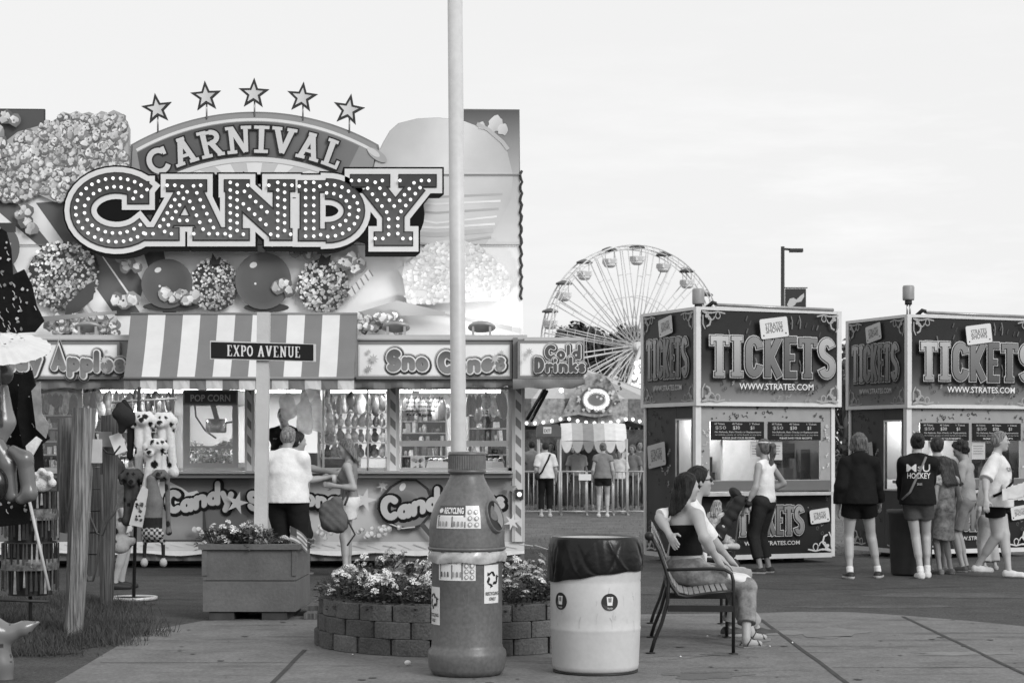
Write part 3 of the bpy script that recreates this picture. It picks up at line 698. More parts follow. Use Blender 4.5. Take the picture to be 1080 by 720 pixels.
for q in (1, 0):
    b = MB(); b.tube([awn(0, q)+Vector((0, -.012*q, -.01*q)), awn(1, q)+Vector((0, -.012*q, -.01*q))], .018, 8); b.build('awning_rail', MGREY, stand)
# --- floodlights on the fascia top
for x, aim, en in ((93, (-5.5, 24.3, 4.0), 8), (418, (-1.4, 24.3, 4.0), 12), (508, (-.25, 24.38, 3.35), 19)):
    p = W(x, 349, 23.5); b = MB(); b.box((p.x-.12, 23.45, p.z-.1), (p.x-.09, 23.55, p.z+.06)); b.box((p.x+.09, 23.45, p.z-.1), (p.x+.12, 23.55, p.z+.06)); b.box((p.x-.12, 23.45, p.z-.115), (p.x+.12, 23.55, p.z-.1)); o = b.build('floodlight', ALU, stand)
    b = MB(); b.sm = True; b.lathe([(.0, .07), (.13, .065), (.17, .02), (.17, -.01), (.13, -.012), (0, -.012)], p+Vector((0, 0, .04)), n=16, M=Matrix.Rotation(-.5, 3, 'X') @ Matrix.Diagonal((1, .6, .8)).to_3x3()); b.build('lamp_hood', mat(.3, .4, .3, name='lamp hood'), o)
    L = bpy.data.lights.new('flood_beam', 'SPOT'); L.energy = en; L.spot_size = R(120); L.spot_blend = 1; L.shadow_soft_size = .05
    lo = bpy.data.objects.new('flood_beam', L); COL.objects.link(lo); lo.location = p+Vector((0, .12, .14)); lo.rotation_euler = (Vector(aim)-lo.location).to_track_quat('-Z', 'Y').to_euler(); adopt(lo, o)
# --- the tall sign: backing boards cut to the artwork
YS = 24.4
S2 = CF(YS)
def board(name, pts, m, th=.05):
    b = MB(); b.prism([W(x, y, YS) for x, y in pts], (0, th, 0)); return b.build(name, m, stand)
board('sign_board', [(-70, 184), (548.5, 184), (552, 357), (-70, 357)], WHITE)
board('sign_board', [(-70, 114), (47, 115), (47, 183.6), (-70, 183.6)], DARK)
board('sign_board', [(489, 115), (548, 115.5), (548.5, 183.6), (489, 183.6)], MGREY)
pop_sil = [(47.3, 131), (52, 128), (56, 130), (62, 125), (68, 119), (75, 121), (82, 118), (88, 121), (95, 119), (102, 122), (108, 118), (115, 120), (121, 117), (128, 120), (134, 128), (137, 136), (136.5, 183.6), (47.3, 183.6)]
board('sign_board', pop_sil, LGREY)
ice = [(404, 150), (411, 138), (420, 130), (440, 125), (462, 124), (488.7, 127), (488.7, 183.6), (392, 183.6), (397, 165)]
board('sign_board', ice, LGREY)
acx, acy = 268.5, 381.0
def ac(r, d): return (acx+r*math.sin(R(d)), acy-r*math.cos(R(d)))
arch_pts = [ac(263, d) for d in np.linspace(-29.8, 29.8, 40)]
board('sign_arch', [(137.3, 183.6)]+arch_pts+[(400, 156), (391.7, 183.6)], MGREY, .06)
b = MB()
for y in (184, 258):
    pbox(b, -60, y-.4, 549, y+.4, YS-.035, .01)
b.build('board_seam', MGREY, stand)
b = MB()
for x in (-5, 100, 240, 380, 500): b.bar(W(x, 353, 24.6), W(x, 190, 24.6), .08); b.bar(W(x, 345, 26.2), W(x, 200, 24.62), .06)
b.build('sign_bracing', ALU, stand)
b = MB(); b.sm = True                              # torn bulb string down the right edge
b.tube([W(549.5+1.2*math.sin(y*.5), y, YS-.02) for y in range(180, 320, 4)], .018, 5); b.build('edge_trim', DARK, stand)
# printed art of the tall sign
a = Art(S2); rng = random.Random(7)
a.grid(-60, 184.5, 548, 357, lambda x, y: .8 if x < 330 else .78+.05*math.sin(x*.04), 30, 10); a.up()
for P_ in (((-10, 205), (18, 214), (52, 256), (44, 262), (-10, 216)), ((38, 214), (68, 212), (150, 333), (122, 333)), ((100, 258), (128, 258), (152, 300), (146, 322)), ((-12, 250), (0, 250), (40, 330), (20, 330)), ((150, 262), (172, 262), (186, 330), (172, 330))): a.shape(P_, .13)
a.up()
a.rect(-60, 116, 46.5, 183, .1); a.up()
a.grid(489.5, 116.2, 547.6, 184, lambda x, y: .11+.35*(y-116)/68, 4, 6); a.grid(470, 184, 548.2, 258, lambda x, y: .45+.2*(y-184)/74, 4, 6); a.up()
def ccol(x, y): return .66+.12*math.sin(x*.05+y*.02)-.1*math.exp(-((y-225+.15*(x-450))/12)**2)
ice2 = [(404.5, 150.5), (411.5, 138.5), (420.5, 130.6), (440, 125.6), (462, 124.6), (488, 127.5), (500, 132), (520, 142), (535, 160), (541, 185), (539, 210), (528, 232), (512, 258), (400, 258), (392.5, 183), (397.5, 165)]
cxy = (462, 195)
a.h += .0005
a.add([a.map(*cxy, a.h)]+[a.map(x, y, a.h) for x, y in ice2], [(0, 1+i, 1+(i+1) % len(ice2)) for i in range(len(ice2))], [.74]+[ccol(x, y)-.04 for x, y in ice2]); a.up()
for k in range(7):
    y = 205+k*8; a.stroke([(420+rng.uniform(-8, 8), y), (460, y+rng.uniform(2, 9)), (530-2*k, y-4+rng.uniform(0, 6))], rng.uniform(2, 5.5), rng.choice((.45, .52, .76, .8)))
a.up()
for x, y, r_ in ((524, 131, 8), (530, 137, 6), (518, 136, 5), (508, 133, 4)): a.blob(rng, x, y, r_, .62, 14)
a.stroke([(503, 131), (515, 137), (530, 150), (536, 158)], 4, .5); a.up()
# dark top of the arch, its border, the lettering, fan of stripes
band = lambda r0, r1, c, d=29.2: a.shape([ac(r0, t) for t in np.linspace(-d, d, 40)]+[ac(r1, t) for t in np.linspace(d, -d, 40)], c)
a.shape([(138.5, 184)]+[ac(261, d) for d in np.linspace(-29.4, 29.4, 40)]+[(398, 157), (391, 184)], .3); a.up()
band(256, 253, .72); a.up()
a.shape([ac(252, t) for t in np.linspace(-29.3, 26, 40)]+[ac(213, t) for t in np.linspace(26, -33, 40)], lambda x, y: .11+.09*max(0, (x-250)/130)); a.up()
a.shape([ac(212.5, t) for t in np.linspace(-28, 28, 40)]+[(368, 184), (170, 184)], .55); a.up()
for k in range(-5, 6):
    if k % 2: continue
    a.shape([ac(209, k*4.6-2.3), ac(209, k*4.6), ac(209, k*4.6+2.3), (acx+(k+.5)*13, 184), (acx+(k-.5)*13, 184)], .76)
a.up(); band(215, 210, .68, 27.5); a.up()
a.disc(398, 164, 12, .4, ry=5, rot=.6); a.disc(394, 161, 8, .62, ry=3, rot=.6)
cw = lambda x, y: ac(222+y, x)
pos = -28.6
for ch, wd in (('C', 6.9), ('A', 7.3), ('R', 7.2), ('N', 7.3), ('I', 4.5), ('V', 6.9), ('A', 7.1), ('L', 5.6)):
    gl, gw = SLAB[ch]
    for ex, c in ((2.0, .03), (.35, .62)):
        for pts, wdt in gl:
            P3 = [(pos+(px/gw)*(wd-.9), 0, py) for px, py in pts]
            # stroke in a flat frame (mm of arc), then bend
            k_ = 235*PI/180
            a.stroke([(q[0]*k_, q[2]*28) for q in P3], wdt*27*(.9 if wdt > .15 else 1)+2*ex, c, ext=ex, wmap=lambda x, y: ac(219.5+y, x/k_))
        a.up(.0008)
    pos += wd
# popcorn heap
def popcorn(x, y, r_, lo=.36, hi=.72):
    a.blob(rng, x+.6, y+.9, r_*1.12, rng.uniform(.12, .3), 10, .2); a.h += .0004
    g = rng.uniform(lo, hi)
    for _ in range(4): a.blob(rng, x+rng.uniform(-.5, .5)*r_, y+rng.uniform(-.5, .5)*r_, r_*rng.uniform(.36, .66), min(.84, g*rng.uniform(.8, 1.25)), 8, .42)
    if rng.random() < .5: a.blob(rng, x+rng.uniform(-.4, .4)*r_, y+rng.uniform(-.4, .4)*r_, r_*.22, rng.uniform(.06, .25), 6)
heap = [(-12, 165), (20, 140), (48, 132)]+pop_sil[1:16]+[(136, 150), (136, 178), (118, 186), (95, 210), (60, 214), (40, 205), (20, 212), (-12, 210)]
a.shape([p for p in heap], .42); a.up()
def inside(p, poly):
    x, y = p; c = False
    for i in range(len(poly)):
        (x1, y1), (x2, y2) = poly[i-1], poly[i]
        if (y1 > y) != (y2 > y) and x < (x2-x1)*(y-y1)/(y2-y1)+x1: c = not c
    return c
hb = a.h
n_ = 0
while n_ < 620:
    x, y = rng.uniform(-8, 134), rng.uniform(123, 212)
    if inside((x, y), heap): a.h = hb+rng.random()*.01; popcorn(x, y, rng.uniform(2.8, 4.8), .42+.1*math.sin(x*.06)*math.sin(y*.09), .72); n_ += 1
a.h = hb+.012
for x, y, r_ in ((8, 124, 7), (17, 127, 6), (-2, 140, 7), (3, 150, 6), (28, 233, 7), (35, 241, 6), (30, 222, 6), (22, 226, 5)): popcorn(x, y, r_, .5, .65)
# fruit along the foot of the sign
def nut_apple(x, y, rx, ry, seed, n=150):
    r_ = random.Random(seed); a.disc(x, y, rx, .05, ry=ry, n=28); a.h += .001; h1 = a.h
    for i in range(n):
        t, q = r_.random()*2*PI, math.sqrt(r_.random())*1.02; a.h = h1+r_.random()*.006
        a.blob(r_, x+q*rx*math.cos(t), y+q*ry*math.sin(t), r_.uniform(1.1, 2.2)*(1 if rx > 25.5 else .85), r_.choice((.12, .25, .4, .5, .65))*(1.1-.35*(q*math.cos(t)+q*math.sin(t))), 6, .3)
    a.h = h1+.008
a.stroke([(88, 318), (104, 340)], 7, .4); a.stroke([(88, 318), (103, 339)], 3, .55); a.up()
nut_apple(68, 292, 37, 36, 1, 620); 
a.shape([(72, 322), (95, 300), (103, 296), (100, 316), (84, 330), (70, 334)], .07); a.up()
a.disc(8, 262, 15, .12, ry=21, n=24); a.rect(-4, 236, 19, 246, .06); a.rect(4, 257, 14, 259, .4); a.up()
def red_apple(x, y, rx, ry):
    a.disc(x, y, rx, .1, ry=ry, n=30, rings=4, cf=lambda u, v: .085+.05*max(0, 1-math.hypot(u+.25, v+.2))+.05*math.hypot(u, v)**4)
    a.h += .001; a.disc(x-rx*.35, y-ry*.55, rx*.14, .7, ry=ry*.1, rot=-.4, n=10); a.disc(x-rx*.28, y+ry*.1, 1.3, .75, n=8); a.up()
a.disc(182, 324, 30, .06, ry=5); a.disc(282, 325, 24, .06, ry=5); a.up()
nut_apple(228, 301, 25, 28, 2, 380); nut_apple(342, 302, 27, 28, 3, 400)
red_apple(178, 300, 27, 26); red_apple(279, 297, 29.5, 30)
a.shape([(224, 276), (226, 268), (230, 275), (235, 272), (233, 280), (222, 281)], .05); a.shape([(337, 276), (340, 269), (345, 273), (350, 270), (348, 280), (336, 281)], .05); a.up()
for x, y, r_ in ((158, 309, 0), ): pass
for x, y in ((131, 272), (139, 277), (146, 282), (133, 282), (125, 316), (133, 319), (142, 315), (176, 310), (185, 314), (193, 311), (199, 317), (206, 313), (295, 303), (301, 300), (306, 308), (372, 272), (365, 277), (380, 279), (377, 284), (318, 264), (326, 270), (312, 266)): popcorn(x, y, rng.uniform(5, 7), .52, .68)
a.stroke([(370, 312), (392, 288)], 7, .6); 
for k in range(5): a.stroke([(372+k*4.6, 303-k*4.2), (376+k*4.6, 311-k*4.6)], 1.4, .2)
a.up()
# snow cone mound at right
mound = [(425, 290), (428, 278), (440, 268), (455, 258), (470, 255), (490, 255), (505, 262), (520, 272), (530, 284), (540, 300), (530, 318), (430, 322)]
a.shape([(420, 284), (436, 276), (440, 310), (428, 300)], .4); a.shape(mound, .62); a.up(); hb = a.h; n_ = 0
while n_ < 620:
    x, y = rng.uniform(425, 540), rng.uniform(254, 322)
    if inside((x, y), mound): a.h = hb+rng.random()*.006; a.blob(rng, x, y, rng.uniform(.8, 3), rng.uniform(.5, .84), 7, .45); n_ += 1
a.h = hb+.007
a.shape([(380, 330), (420, 318), (470, 330), (470, 334), (385, 334)], .4); a.shape([(470, 334), (440, 326), (540, 345), (540, 350)], .4)
n_ = 0
while n_ < 60: popcorn(rng.uniform(365, 425), rng.uniform(334, 350), rng.uniform(3, 5), .6, .76); popcorn(rng.uniform(55, 128), rng.uniform(334, 352), rng.uniform(3, 5), .5, .7); n_ += 1
a.shape([(-20, 352), (52, 336), (130, 330), (130, 333), (58, 341), (-20, 357)], .22)
a.build('sign_artwork', PRINT(.35, .04), stand)
# --- bulb lettering across the sign
LET = {}
LET['C'] = [(arc(123, -222, 38, 29, 38, 322, 26), 19), ([(146, -193), (146, -214)], 20)]
LET['A'] = [([(196, -199), (170, -245)], 15), ([(200, -199), (222, -245)], 22), ([(178, -233), (214, -233)], 8), ([(177, -196), (217, -196)], 10), ([(154, -247), (188, -247)], 11), ([(205, -247), (238, -247)], 11)]
LET['N'] = [([(247, -193), (247, -250)], 15), ([(297, -193), (297, -250)], 15), ([(250, -202), (294, -242)], 22), ([(238, -196), (262, -196)], 10), ([(238, -247.5), (262, -247.5)], 10), ([(284, -196), (310, -196)], 10), ([(286, -247.5), (307, -247.5)], 10)]
LET['D'] = [([(327, -193), (327, -252)], 18), ([(316, -197), (345, -197)], 10), ([(316, -248), (345, -248)], 10), (arc(346, -222.5, 28, 23, 92, -92, 18), 19)]
LET['Y'] = [([(392, -196), (416, -226)], 21), ([(440, -196), (416, -226)], 17), ([(415, -222), (415, -254)], 20), ([(371, -191), (410, -191)], 11), ([(422, -191), (459, -191)], 11), ([(396, -252), (434, -252)], 12)]
YC = 24.12
plate = Art(CF(YC), h0=0)
def lay(art, strokes, ex, c, dx=0, dy=0, up=.002):
    for pts, wd in strokes: art.stroke([(x+dx, -y+dy) for x, y in pts], wd+2*ex, c, ext=ex)
    art.up(up)
plate.dh = .0003
for k in range(6):
    for ch in 'CANDY': lay(plate, LET[ch], 9.2-k*.3, .012, dx=k*1.0 if ch in 'CA' else k*.5 if ch in 'N' else -k*.6, dy=k*1.1, up=0)
for x, y, r_, q in ((122, 222, 30, 24), (345, 222, 22, 22), (196, 225, 20, 18), (226, 212, 10, 24), (270, 222, 18, 16), (390, 236, 26, 22), (432, 226, 16, 26)): plate.disc(x, y, r_, .008, ry=q)
plate.build('letter_backing', PRINT(.4), stand)
b = MB()
for x in (90, 150, 215, 270, 330, 400, 440): b.bar(W(x, 222, YC+.02), W(x, 222, YS), .05)
b.build('letter_bracket', DARK, stand)
BULBM = None
ring_m = mat(.5, .4, var=.03, vcol=True, name='letter face')
for i, ch in enumerate('CANDY'):
    a = Art(CF(YC-.06), h0=.004)
    lay(a, LET[ch], 7.4, .68)
    a.h = .012; lay(a, LET[ch], 1.8, .02)
    a.h = .02; lay(a, LET[ch], 0.5, lambda x, y: .045+.075*max(0, min(1, (y-195)/60)))
    lo_ = a.build('letter', ring_m, stand)
    got = []
    for pts, wd in LET[ch]:
        for o_ in ((-.24, .24) if wd > 13 else (0,)):
            q = []
            for (x0, y0), (x1, y1) in zip(pts, pts[1:]):
                L_ = math.hypot(x1-x0, y1-y0); n_ = max(1, int(L_/.8))
                for k in range(n_+1):
                    t = k/n_; q.append((x0+(x1-x0)*t-(y1-y0)/L_*wd*o_, y0+(y1-y0)*t+(x1-x0)/L_*wd*o_))
            for p in q:
                if all((p[0]-g_[0])**2+(p[1]-g_[1])**2 > 7.4**2 for g_ in got): got.append(p)
    for x, y in got:
        if BULBM is None:
            b = MB(); b.ball((0, 0, 0), .021, 6); BULBM = b.build('bulb', emit(1.5)); bo = BULBM
        else: bo = BULBM.copy(); COL.objects.link(bo)
        bo.location = CF(YC-.06)(x, -y, .045); adopt(bo, lo_)
        if rng.random() < .06: pass
# stars along the arch
for x, y, r_, rt in ((165.5, 115, 17, -8), (217, 102, 17, -4), (267.5, 99, 17, 2), (318.5, 103, 17, 6), (367.5, 116, 17.5, 10)):
    b = MB(); st = [(x+(r_ if k % 2 == 0 else r_*.42)*math.sin(R(rt+36*k)), y-(r_ if k % 2 == 0 else r_*.42)*math.cos(R(rt+36*k))) for k in range(10)]
    b.prism([W(px, py, YS-.06) for px, py in st], (0, .03, 0), .05)
    o = b.build('star', DARK, stand)
    a = Art(CF(YS-.06)); a.star(x, y, r_*.62, lambda X, Y_: .62-.1*(X-x)/10, rot=-90+rt); adopt(a.build('star_face', PRINT(), None), o)
    b = MB(); b.tube([W(x+1, y+4, YS-.02), W(x+1, y+24, YS-.02)], .012, 6); adopt(b.build('rod', ALU, None), o)
# ================================================================ what stands inside the candy stand
b = MB()
for y in (434, 450, 466, 482):
    p = W(338, y, 25.3); q = W(409, y, 25.3); b.box((p.x, 25.1, p.z-.02), (q.x, 25.5, p.z))
for x in (338, 409): 
    p = W(x, 410, 25.3); b.box((p.x-.02, 25.1, 1.0), (p.x+.02, 25.5, 2.3))
shelf_unit = b.build('shelf_unit', ALU); tag(shelf_unit, 'metal shelf unit of candy bags behind the service window of the stand', 'shelves')
rg = random.Random(21)
def candy_bag(g):
    s = Solid(); s.ell((0, 0, .07), (.055, .035, .075), k=.01); s.cone((0, 0, .13), (0, 0, .165), .012, .035, .02)
    s.wav = lambda X, Y, Z: .004*np.sin(70*X+40*Z)*np.sin(60*Z)
    return s.build('candy_bag', mat(g, .25, var=.5, scale=30, spec=.8, name='bagged candy'), None, .011)
bags = [candy_bag(g) for g in (.5, .16, .3, .07)]
for o in bags: COL.objects.unlink(o)
def place_bag(x, Y, z, sc=1.0):
    o = rg.choice(bags).copy(); COL.objects.link(o); o.location = (x, Y, z); o.scale = (sc*rg.uniform(.8, 1.15), sc, sc*rg.uniform(.85, 1.2)); o.rotation_euler = (0, rg.uniform(-.15, .15), rg.uniform(-.6, .6)); return o
for y in (434, 450, 466, 482):
    z = W(0, y, 25.2).z; x0, x1 = W(341, 0, 25.2).x, W(407, 0, 25.2).x; n = 9
    for i in range(n):
        tag(place_bag(x0+(x1-x0)*(i+.5)/n, 25.2+rg.uniform(-.03, .03), z+.002), 'small bag of candy standing in a row on the metal shelf unit', 'candy bag', 'candy bags on the shelf unit')
for o in bags: bpy.data.objects.remove(o)
# framed pick-and-mix racks at the back, left and right
def rack(px0, px1, y0, y1, Y, lab, seed, g0=.12):
    r_ = random.Random(seed); p = W(px0, y1, Y); q = W(px1, y0, Y); t = empty('candy_rack', ((p.x+q.x)/2, Y, p.z), lab, 'rack')
    b = MB(); b.box((p.x, Y+.1, p.z), (q.x, Y+.14, q.z)); b.build('back_panel', mat(g0, .6, var=.2, name='rack back'), t)
    n = 5; h = (q.z-p.z)/n
    b = MB()
    for i in range(n+1): b.box((p.x, Y-.06, p.z+i*h-.01), (q.x, Y+.1, p.z+i*h+.006))
    b.box((p.x-.02, Y-.06, p.z), (p.x, Y+.14, q.z)); b.box((q.x, Y-.06, p.z), (q.x+.02, Y+.14, q.z)); b.build('frame', ALU, t)
    b = MB(); b.sm = True
    for i in range(n):
        x = p.x+.05
        while x < q.x-.04:
            w_ = r_.uniform(.025, .075); hh = h*r_.uniform(.3, .95); b.c = r_.choice((.02, .03, .06, .1, .2, .35, .6, .75))
            if r_.random() < .4: b.lathe([(.001, 0), (w_*.5, 0), (w_*.5, hh*.7), (w_*.25, hh), (.001, hh)], (x, Y, p.z+i*h+.008), n=8)
            else: b.box((x-w_*.45, -.045, 0), (x+w_*.45, .045, hh), Matrix.Translation((0, Y, p.z+i*h+.008)) @ Matrix.Translation((x, 0, 0)) @ Matrix.Rotation(r_.uniform(-.12, .12), 4, 'Y') @ Matrix.Rotation(r_.uniform(-.4, .4), 4, 'Z') @ Matrix.Translation((-x, 0, 0)))
            x += w_*r_.uniform(.85, 1.3)
    o = b.build('sweets', mat(.5, .3, var=.3, scale=20, vcol=True, spec=.7, name='packets and jars'), t); tag(o, kind='stuff')
    return t
rack(424, 470, 432, 493, 25.6, 'dark rack of jars and packets seen behind the flag pole side of the window', 1, .04)
rack(495, 534, 424, 493, 25.7, 'rack of sweets in the right end window beside the striped corner post', 2, .05)
rack(30, 80, 424, 493, 25.7, 'rack of packets in the far left window of the candy stand', 3, .1)
rack(90, 180, 430, 493, 26.2, 'long rack of packets behind the hanging spotted toys', 4, .25)
# caramel apple tray, picture card and boxes on the counter in the right window
t = empty('picture_card', W(441, 496, 24.2), 'small white picture card standing in the lower right window', 'card')
p = W(433, 496, 24.2); q = W(448, 480, 24.2); b = MB(); b.box((p.x, 24.2, p.z), (q.x, 24.21, q.z)); b.build('card', WHITE, t)
a = Art(CF(24.2)); r_ = random.Random(4)
for k in range(12): a.blob(r_, r_.uniform(436, 445), r_.uniform(484, 494), r_.uniform(1, 2.2), r_.choice((.1, .25, .4)))
adopt(a.build('picture', PRINT(), None), t)
for px0, px1, lab in ((450, 474, 'wide white tray of treats beside the picture card'), (508, 532, 'white tray of treats at the right end of the counter window')):
    p = W(px0, 495, 24.3); q = W(px1, 484, 24.3); t = empty('treat_tray', ((p.x+q.x)/2, 24.3, p.z), lab, 'tray')
    b = MB(); b.box((p.x, 24.2, p.z), (q.x, 24.5, p.z+.03)); b.prism([(p.x, 24.2, p.z+.03), (q.x, 24.2, p.z+.03), (q.x-.02, 24.2, p.z+.1), (p.x+.02, 24.2, p.z+.12)], (0, .01, 0)); b.build('tray', WHITE, t)
    for k in range(4):
        b = MB(); b.ball((p.x+.05+k*(q.x-p.x-.1)/3, 24.33, p.z+.1), .05, 8); b.build('apple', mat((.08, .3, .6, .05)[k], .2, name='coated apple'), t)
# popcorn machine
pm = W(222, 496, 24.35); PMY = 24.2
mach = empty('popcorn_machine', (pm.x, 24.4, pm.z), 'glass sided popcorn machine with hanging kettle and lettered top', 'popcorn machine')
def pm_box(name, x0, y0, x1, y1, Y, th, m, par=None):
    b = MB(); pbox(b, x0, y0, x1, y1, Y, th); return b.build(name, m, par or mach)
pm_box('base', 193, 488, 251, 496, PMY, .6, LGREY); top = pm_box('top_sign', 193, 411, 251, 427, PMY, .6, MGREY)
a = Art(CF(PMY)); a.rect(195, 413, 249, 425, .1); a.up(); put_text(a, 'POP CORN', 222, 423, 10, .5, 42, .02, 'c'); adopt(a.build('sign_print', PRINT(), None), top)
b = MB(); pbox(b, 193, 427, 200, 488, PMY, .05); pbox(b, 245, 427, 251, 488, PMY, .05); pbox(b, 193, 427, 200, 488, PMY+.55, .05); pbox(b, 245, 427, 251, 488, PMY+.55, .05)
pbox(b, 200, 470, 245, 472.5, PMY+.01, .03); b.build('frame', LGREY, mach)
pm_box('pane', 200, 428, 245, 470, PMY+.02, .005, glass(.08)); 
b = MB(); c = W(228, 449, 24.45); b.lathe([(.001, -.09), (.125, -.09), (.135, -.07), (.135, .08), (.12, .09), (.001, .09)], c, n=20); k_ = b.build('kettle', mat(.35, .25, .8, name='steel kettle'), mach)
b = MB(); b.bar(c+Vector((-.05, 0, .3)), c+Vector((.03, 0, .02)), .06); b.tube([c+Vector((.13, 0, .04)), c+Vector((.26, 0, .06))], .012); b.build('kettle_arm', DARK, k_)
b = MB(); b.tube([c+Vector((-.28, 0, .3)), c+Vector((-.26, 0, .12)), c+Vector((-.14, 0, -.06)), c+Vector((0, 0, -.16))], .012); b.build('cable', BLACK, mach)
b = MB(); rq = random.Random(8); b.sm = True
p = W(200, 488, 24.4); q = W(245, 476, 24.4)
for k in range(330):
    t = rq.random(); hh = .12+.09*abs(t-.45)*2; b.c = rq.uniform(.5, .8); b.ball((p.x+(q.x-p.x)*t, PMY+.06+rq.random()*.4, p.z+rq.random()*hh*1.5), rq.uniform(.016, .028), 4)
tag(b.build('popped_corn', mat(.7, .8, var=.1, vcol=True, name='popped corn'), mach), kind='stuff')
# cotton candy bags on the hanging rail
def translucent(g):
    m = mat(g, .25, var=.25, scale=7.01, spec=.8, name='bagged cotton candy'); n = m.node_tree.nodes; l = m.node_tree.links; b = n['Principled BSDF']
    t = n.new('ShaderNodeBsdfTranslucent'); x = n.new('ShaderNodeMixShader'); x.inputs[0].default_value = .5; src = b.inputs['Base Color'].links[0].from_socket; l.new(src, t.inputs[0])
    o = [q for q in n if q.type == 'OUTPUT_MATERIAL'][0]; l.new(b.outputs[0], x.inputs[1]); l.new(t.outputs[0], x.inputs[2]); tr = n.new('ShaderNodeBsdfTransparent'); x2 = n.new('ShaderNodeMixShader'); x2.inputs[0].default_value = .42; l.new(x.outputs[0], x2.inputs[1]); l.new(tr.outputs[0], x2.inputs[2]); l.new(x2.outputs[0], o.inputs[0]); return m
def cotton(px, y0, y1, Y, g):
    p = W(px, y1, Y); q = W(px, y0, Y); L_ = q.z-p.z; s = Solid(); r_ = random.Random(int(px))
    s.cone(p+Vector((0, 0, .1)), p+Vector((0, 0, L_*.55)), .085, .1, .04); s.cone(p+Vector((0, 0, L_*.55)), q, .09, .015, .04); s.ell(p+Vector((.02, 0, .12)), (.1, .07, .12), k=.04)
    s.wav = lambda X, Y_, Z: .007*np.sin(28*Z+17*X+px)+.006*np.sin(50*X+11*Z)+.004*np.sin(90*Z+20*Y_)
    o = s.build('cotton_candy_bag', translucent(g), None, .012); return origin_to(o, q)
for px, y0, y1, Y, g, lab in ((303, 409, 443, 23.75, .85, 'short pale bag of cotton candy hanging in front of the vendor'), (321, 409, 458, 23.9, .8, 'long pale bag of cotton candy hanging in the middle of the rail'), (335, 410, 456, 24.1, .75, 'bag of cotton candy hanging beside the window frame'), (345, 412, 470, 24.5, .3, 'darker bag of cotton candy hanging behind the glass')):
    tag(cotton(px, y0, y1, Y, g), lab, 'candy bag', 'cotton candy bags on the rail')
b = MB(); b.tube([W(286, 408.5, 23.78), W(352, 408.5, 23.95)], .012); b.build('hanging_rail', ALU, stand)
b = MB(); p = W(300, 480, 25.6); b.box((p.x-.4, 25.6, .9), (p.x+1.0, 26.0, 1.45)); tag(b.build('drink_cooler', mat(.12, .4, name='cooler')), 'dark cooler cabinet behind the vendor in the open window', 'cabinet')

# small bags and toys hung in rows under the ceiling of the stand
hb_ = [Solid().ell((0, 0, -.09), (.05, .03, .08), None, .02).cone((0, 0, -.03), (0, 0, 0), .02, .008, .02).build('hanging_bag', mat(g, .3, var=.6, scale=26, spec=.7, name='hung packets'), None, .012) for g in (.6, .25, .08, .04)]
rg = random.Random(77)
for o in hb_: COL.objects.unlink(o)
for x0, x1, y0, Y, n in ((32, 80, 413, 24.5, 8), (88, 180, 412, 25.2, 14), (346, 406, 414, 24.9, 8), (424, 470, 416, 25.0, 7), (492, 534, 413, 24.6, 7), (88, 180, 424, 25.9, 12), (424, 534, 424, 25.6, 12)):
    for i in range(n):
        px = x0+(x1-x0)*(i+rg.uniform(.2, .8))/n; o = rg.choice(hb_).copy(); COL.objects.link(o); o.location = W(px, y0+rg.uniform(-2, 3), Y); s_ = rg.uniform(.8, 1.5); o.scale = (s_, s_, s_*rg.uniform(.9, 1.6)); o.rotation_euler = (0, rg.uniform(-.15, .15), rg.uniform(-1, 1))
        tag(o, 'small packet hung in a row under the ceiling inside the candy stand', 'packet', 'packets hung inside the candy stand')
for o in hb_: bpy.data.objects.remove(o)
# ================================================================ ticket booths
BW_, BD, BH = 2.07, 1.42, 3.31
broot = empty('ticket_booth', (2.378, 24.4, 0), 'left ticket booth, the one whose window the woman with the stroller faces', 'ticket booth', 'ticket booths', rz=math.atan2(.86, 1.976))
BM = Matrix.Identity(4)
def bobj(b, name, m, par=None): return b.build(name, m, par or broot, local=True)
BLK = mat(.016, .45, var=.2, scale=2, spec=.12, name='black printed panel'); FRM = mat(.62, .4, var=.06, name='white booth frame'); BODY = mat(.06, .5, var=.2, scale=1.5, spec=.15, name='booth side')
fmapF = lambda off: (lambda x, y, h: Vector((x, off-h, y)))              # front face: x along, y up
fmapS = lambda off: (lambda x, y, h: Vector((off-h, x, y)))              # side face: x runs to the back
def scroll(a, x, y, sx, sy, c, s=1.0):
    P = lambda pts: [(x+sx*p*s, y+sy*q*s) for p, q in pts]
    a.stroke(P([(0, 0), (.06, .03), (.12, .1), (.1, .17), (.06, .19)]), .022*s, c, rnd=True); a.stroke(P([(.02, .0), (.12, .02), (.22, 0), (.32, .02)]), .018*s, c, rnd=True)
    a.stroke(P(arc(.12, .06, .05, .05, 0, 300, 9)), .014*s, c); a.stroke(P(arc(.22, .05, .035, .04, -60, 240, 8)), .012*s, c); a.stroke(P([(.0, .05), (.0, .16), (.03, .22)]), .016*s, c, rnd=True)
    a.disc(x+sx*.05*s, y+sy*.06*s, .022*s, c, n=8)
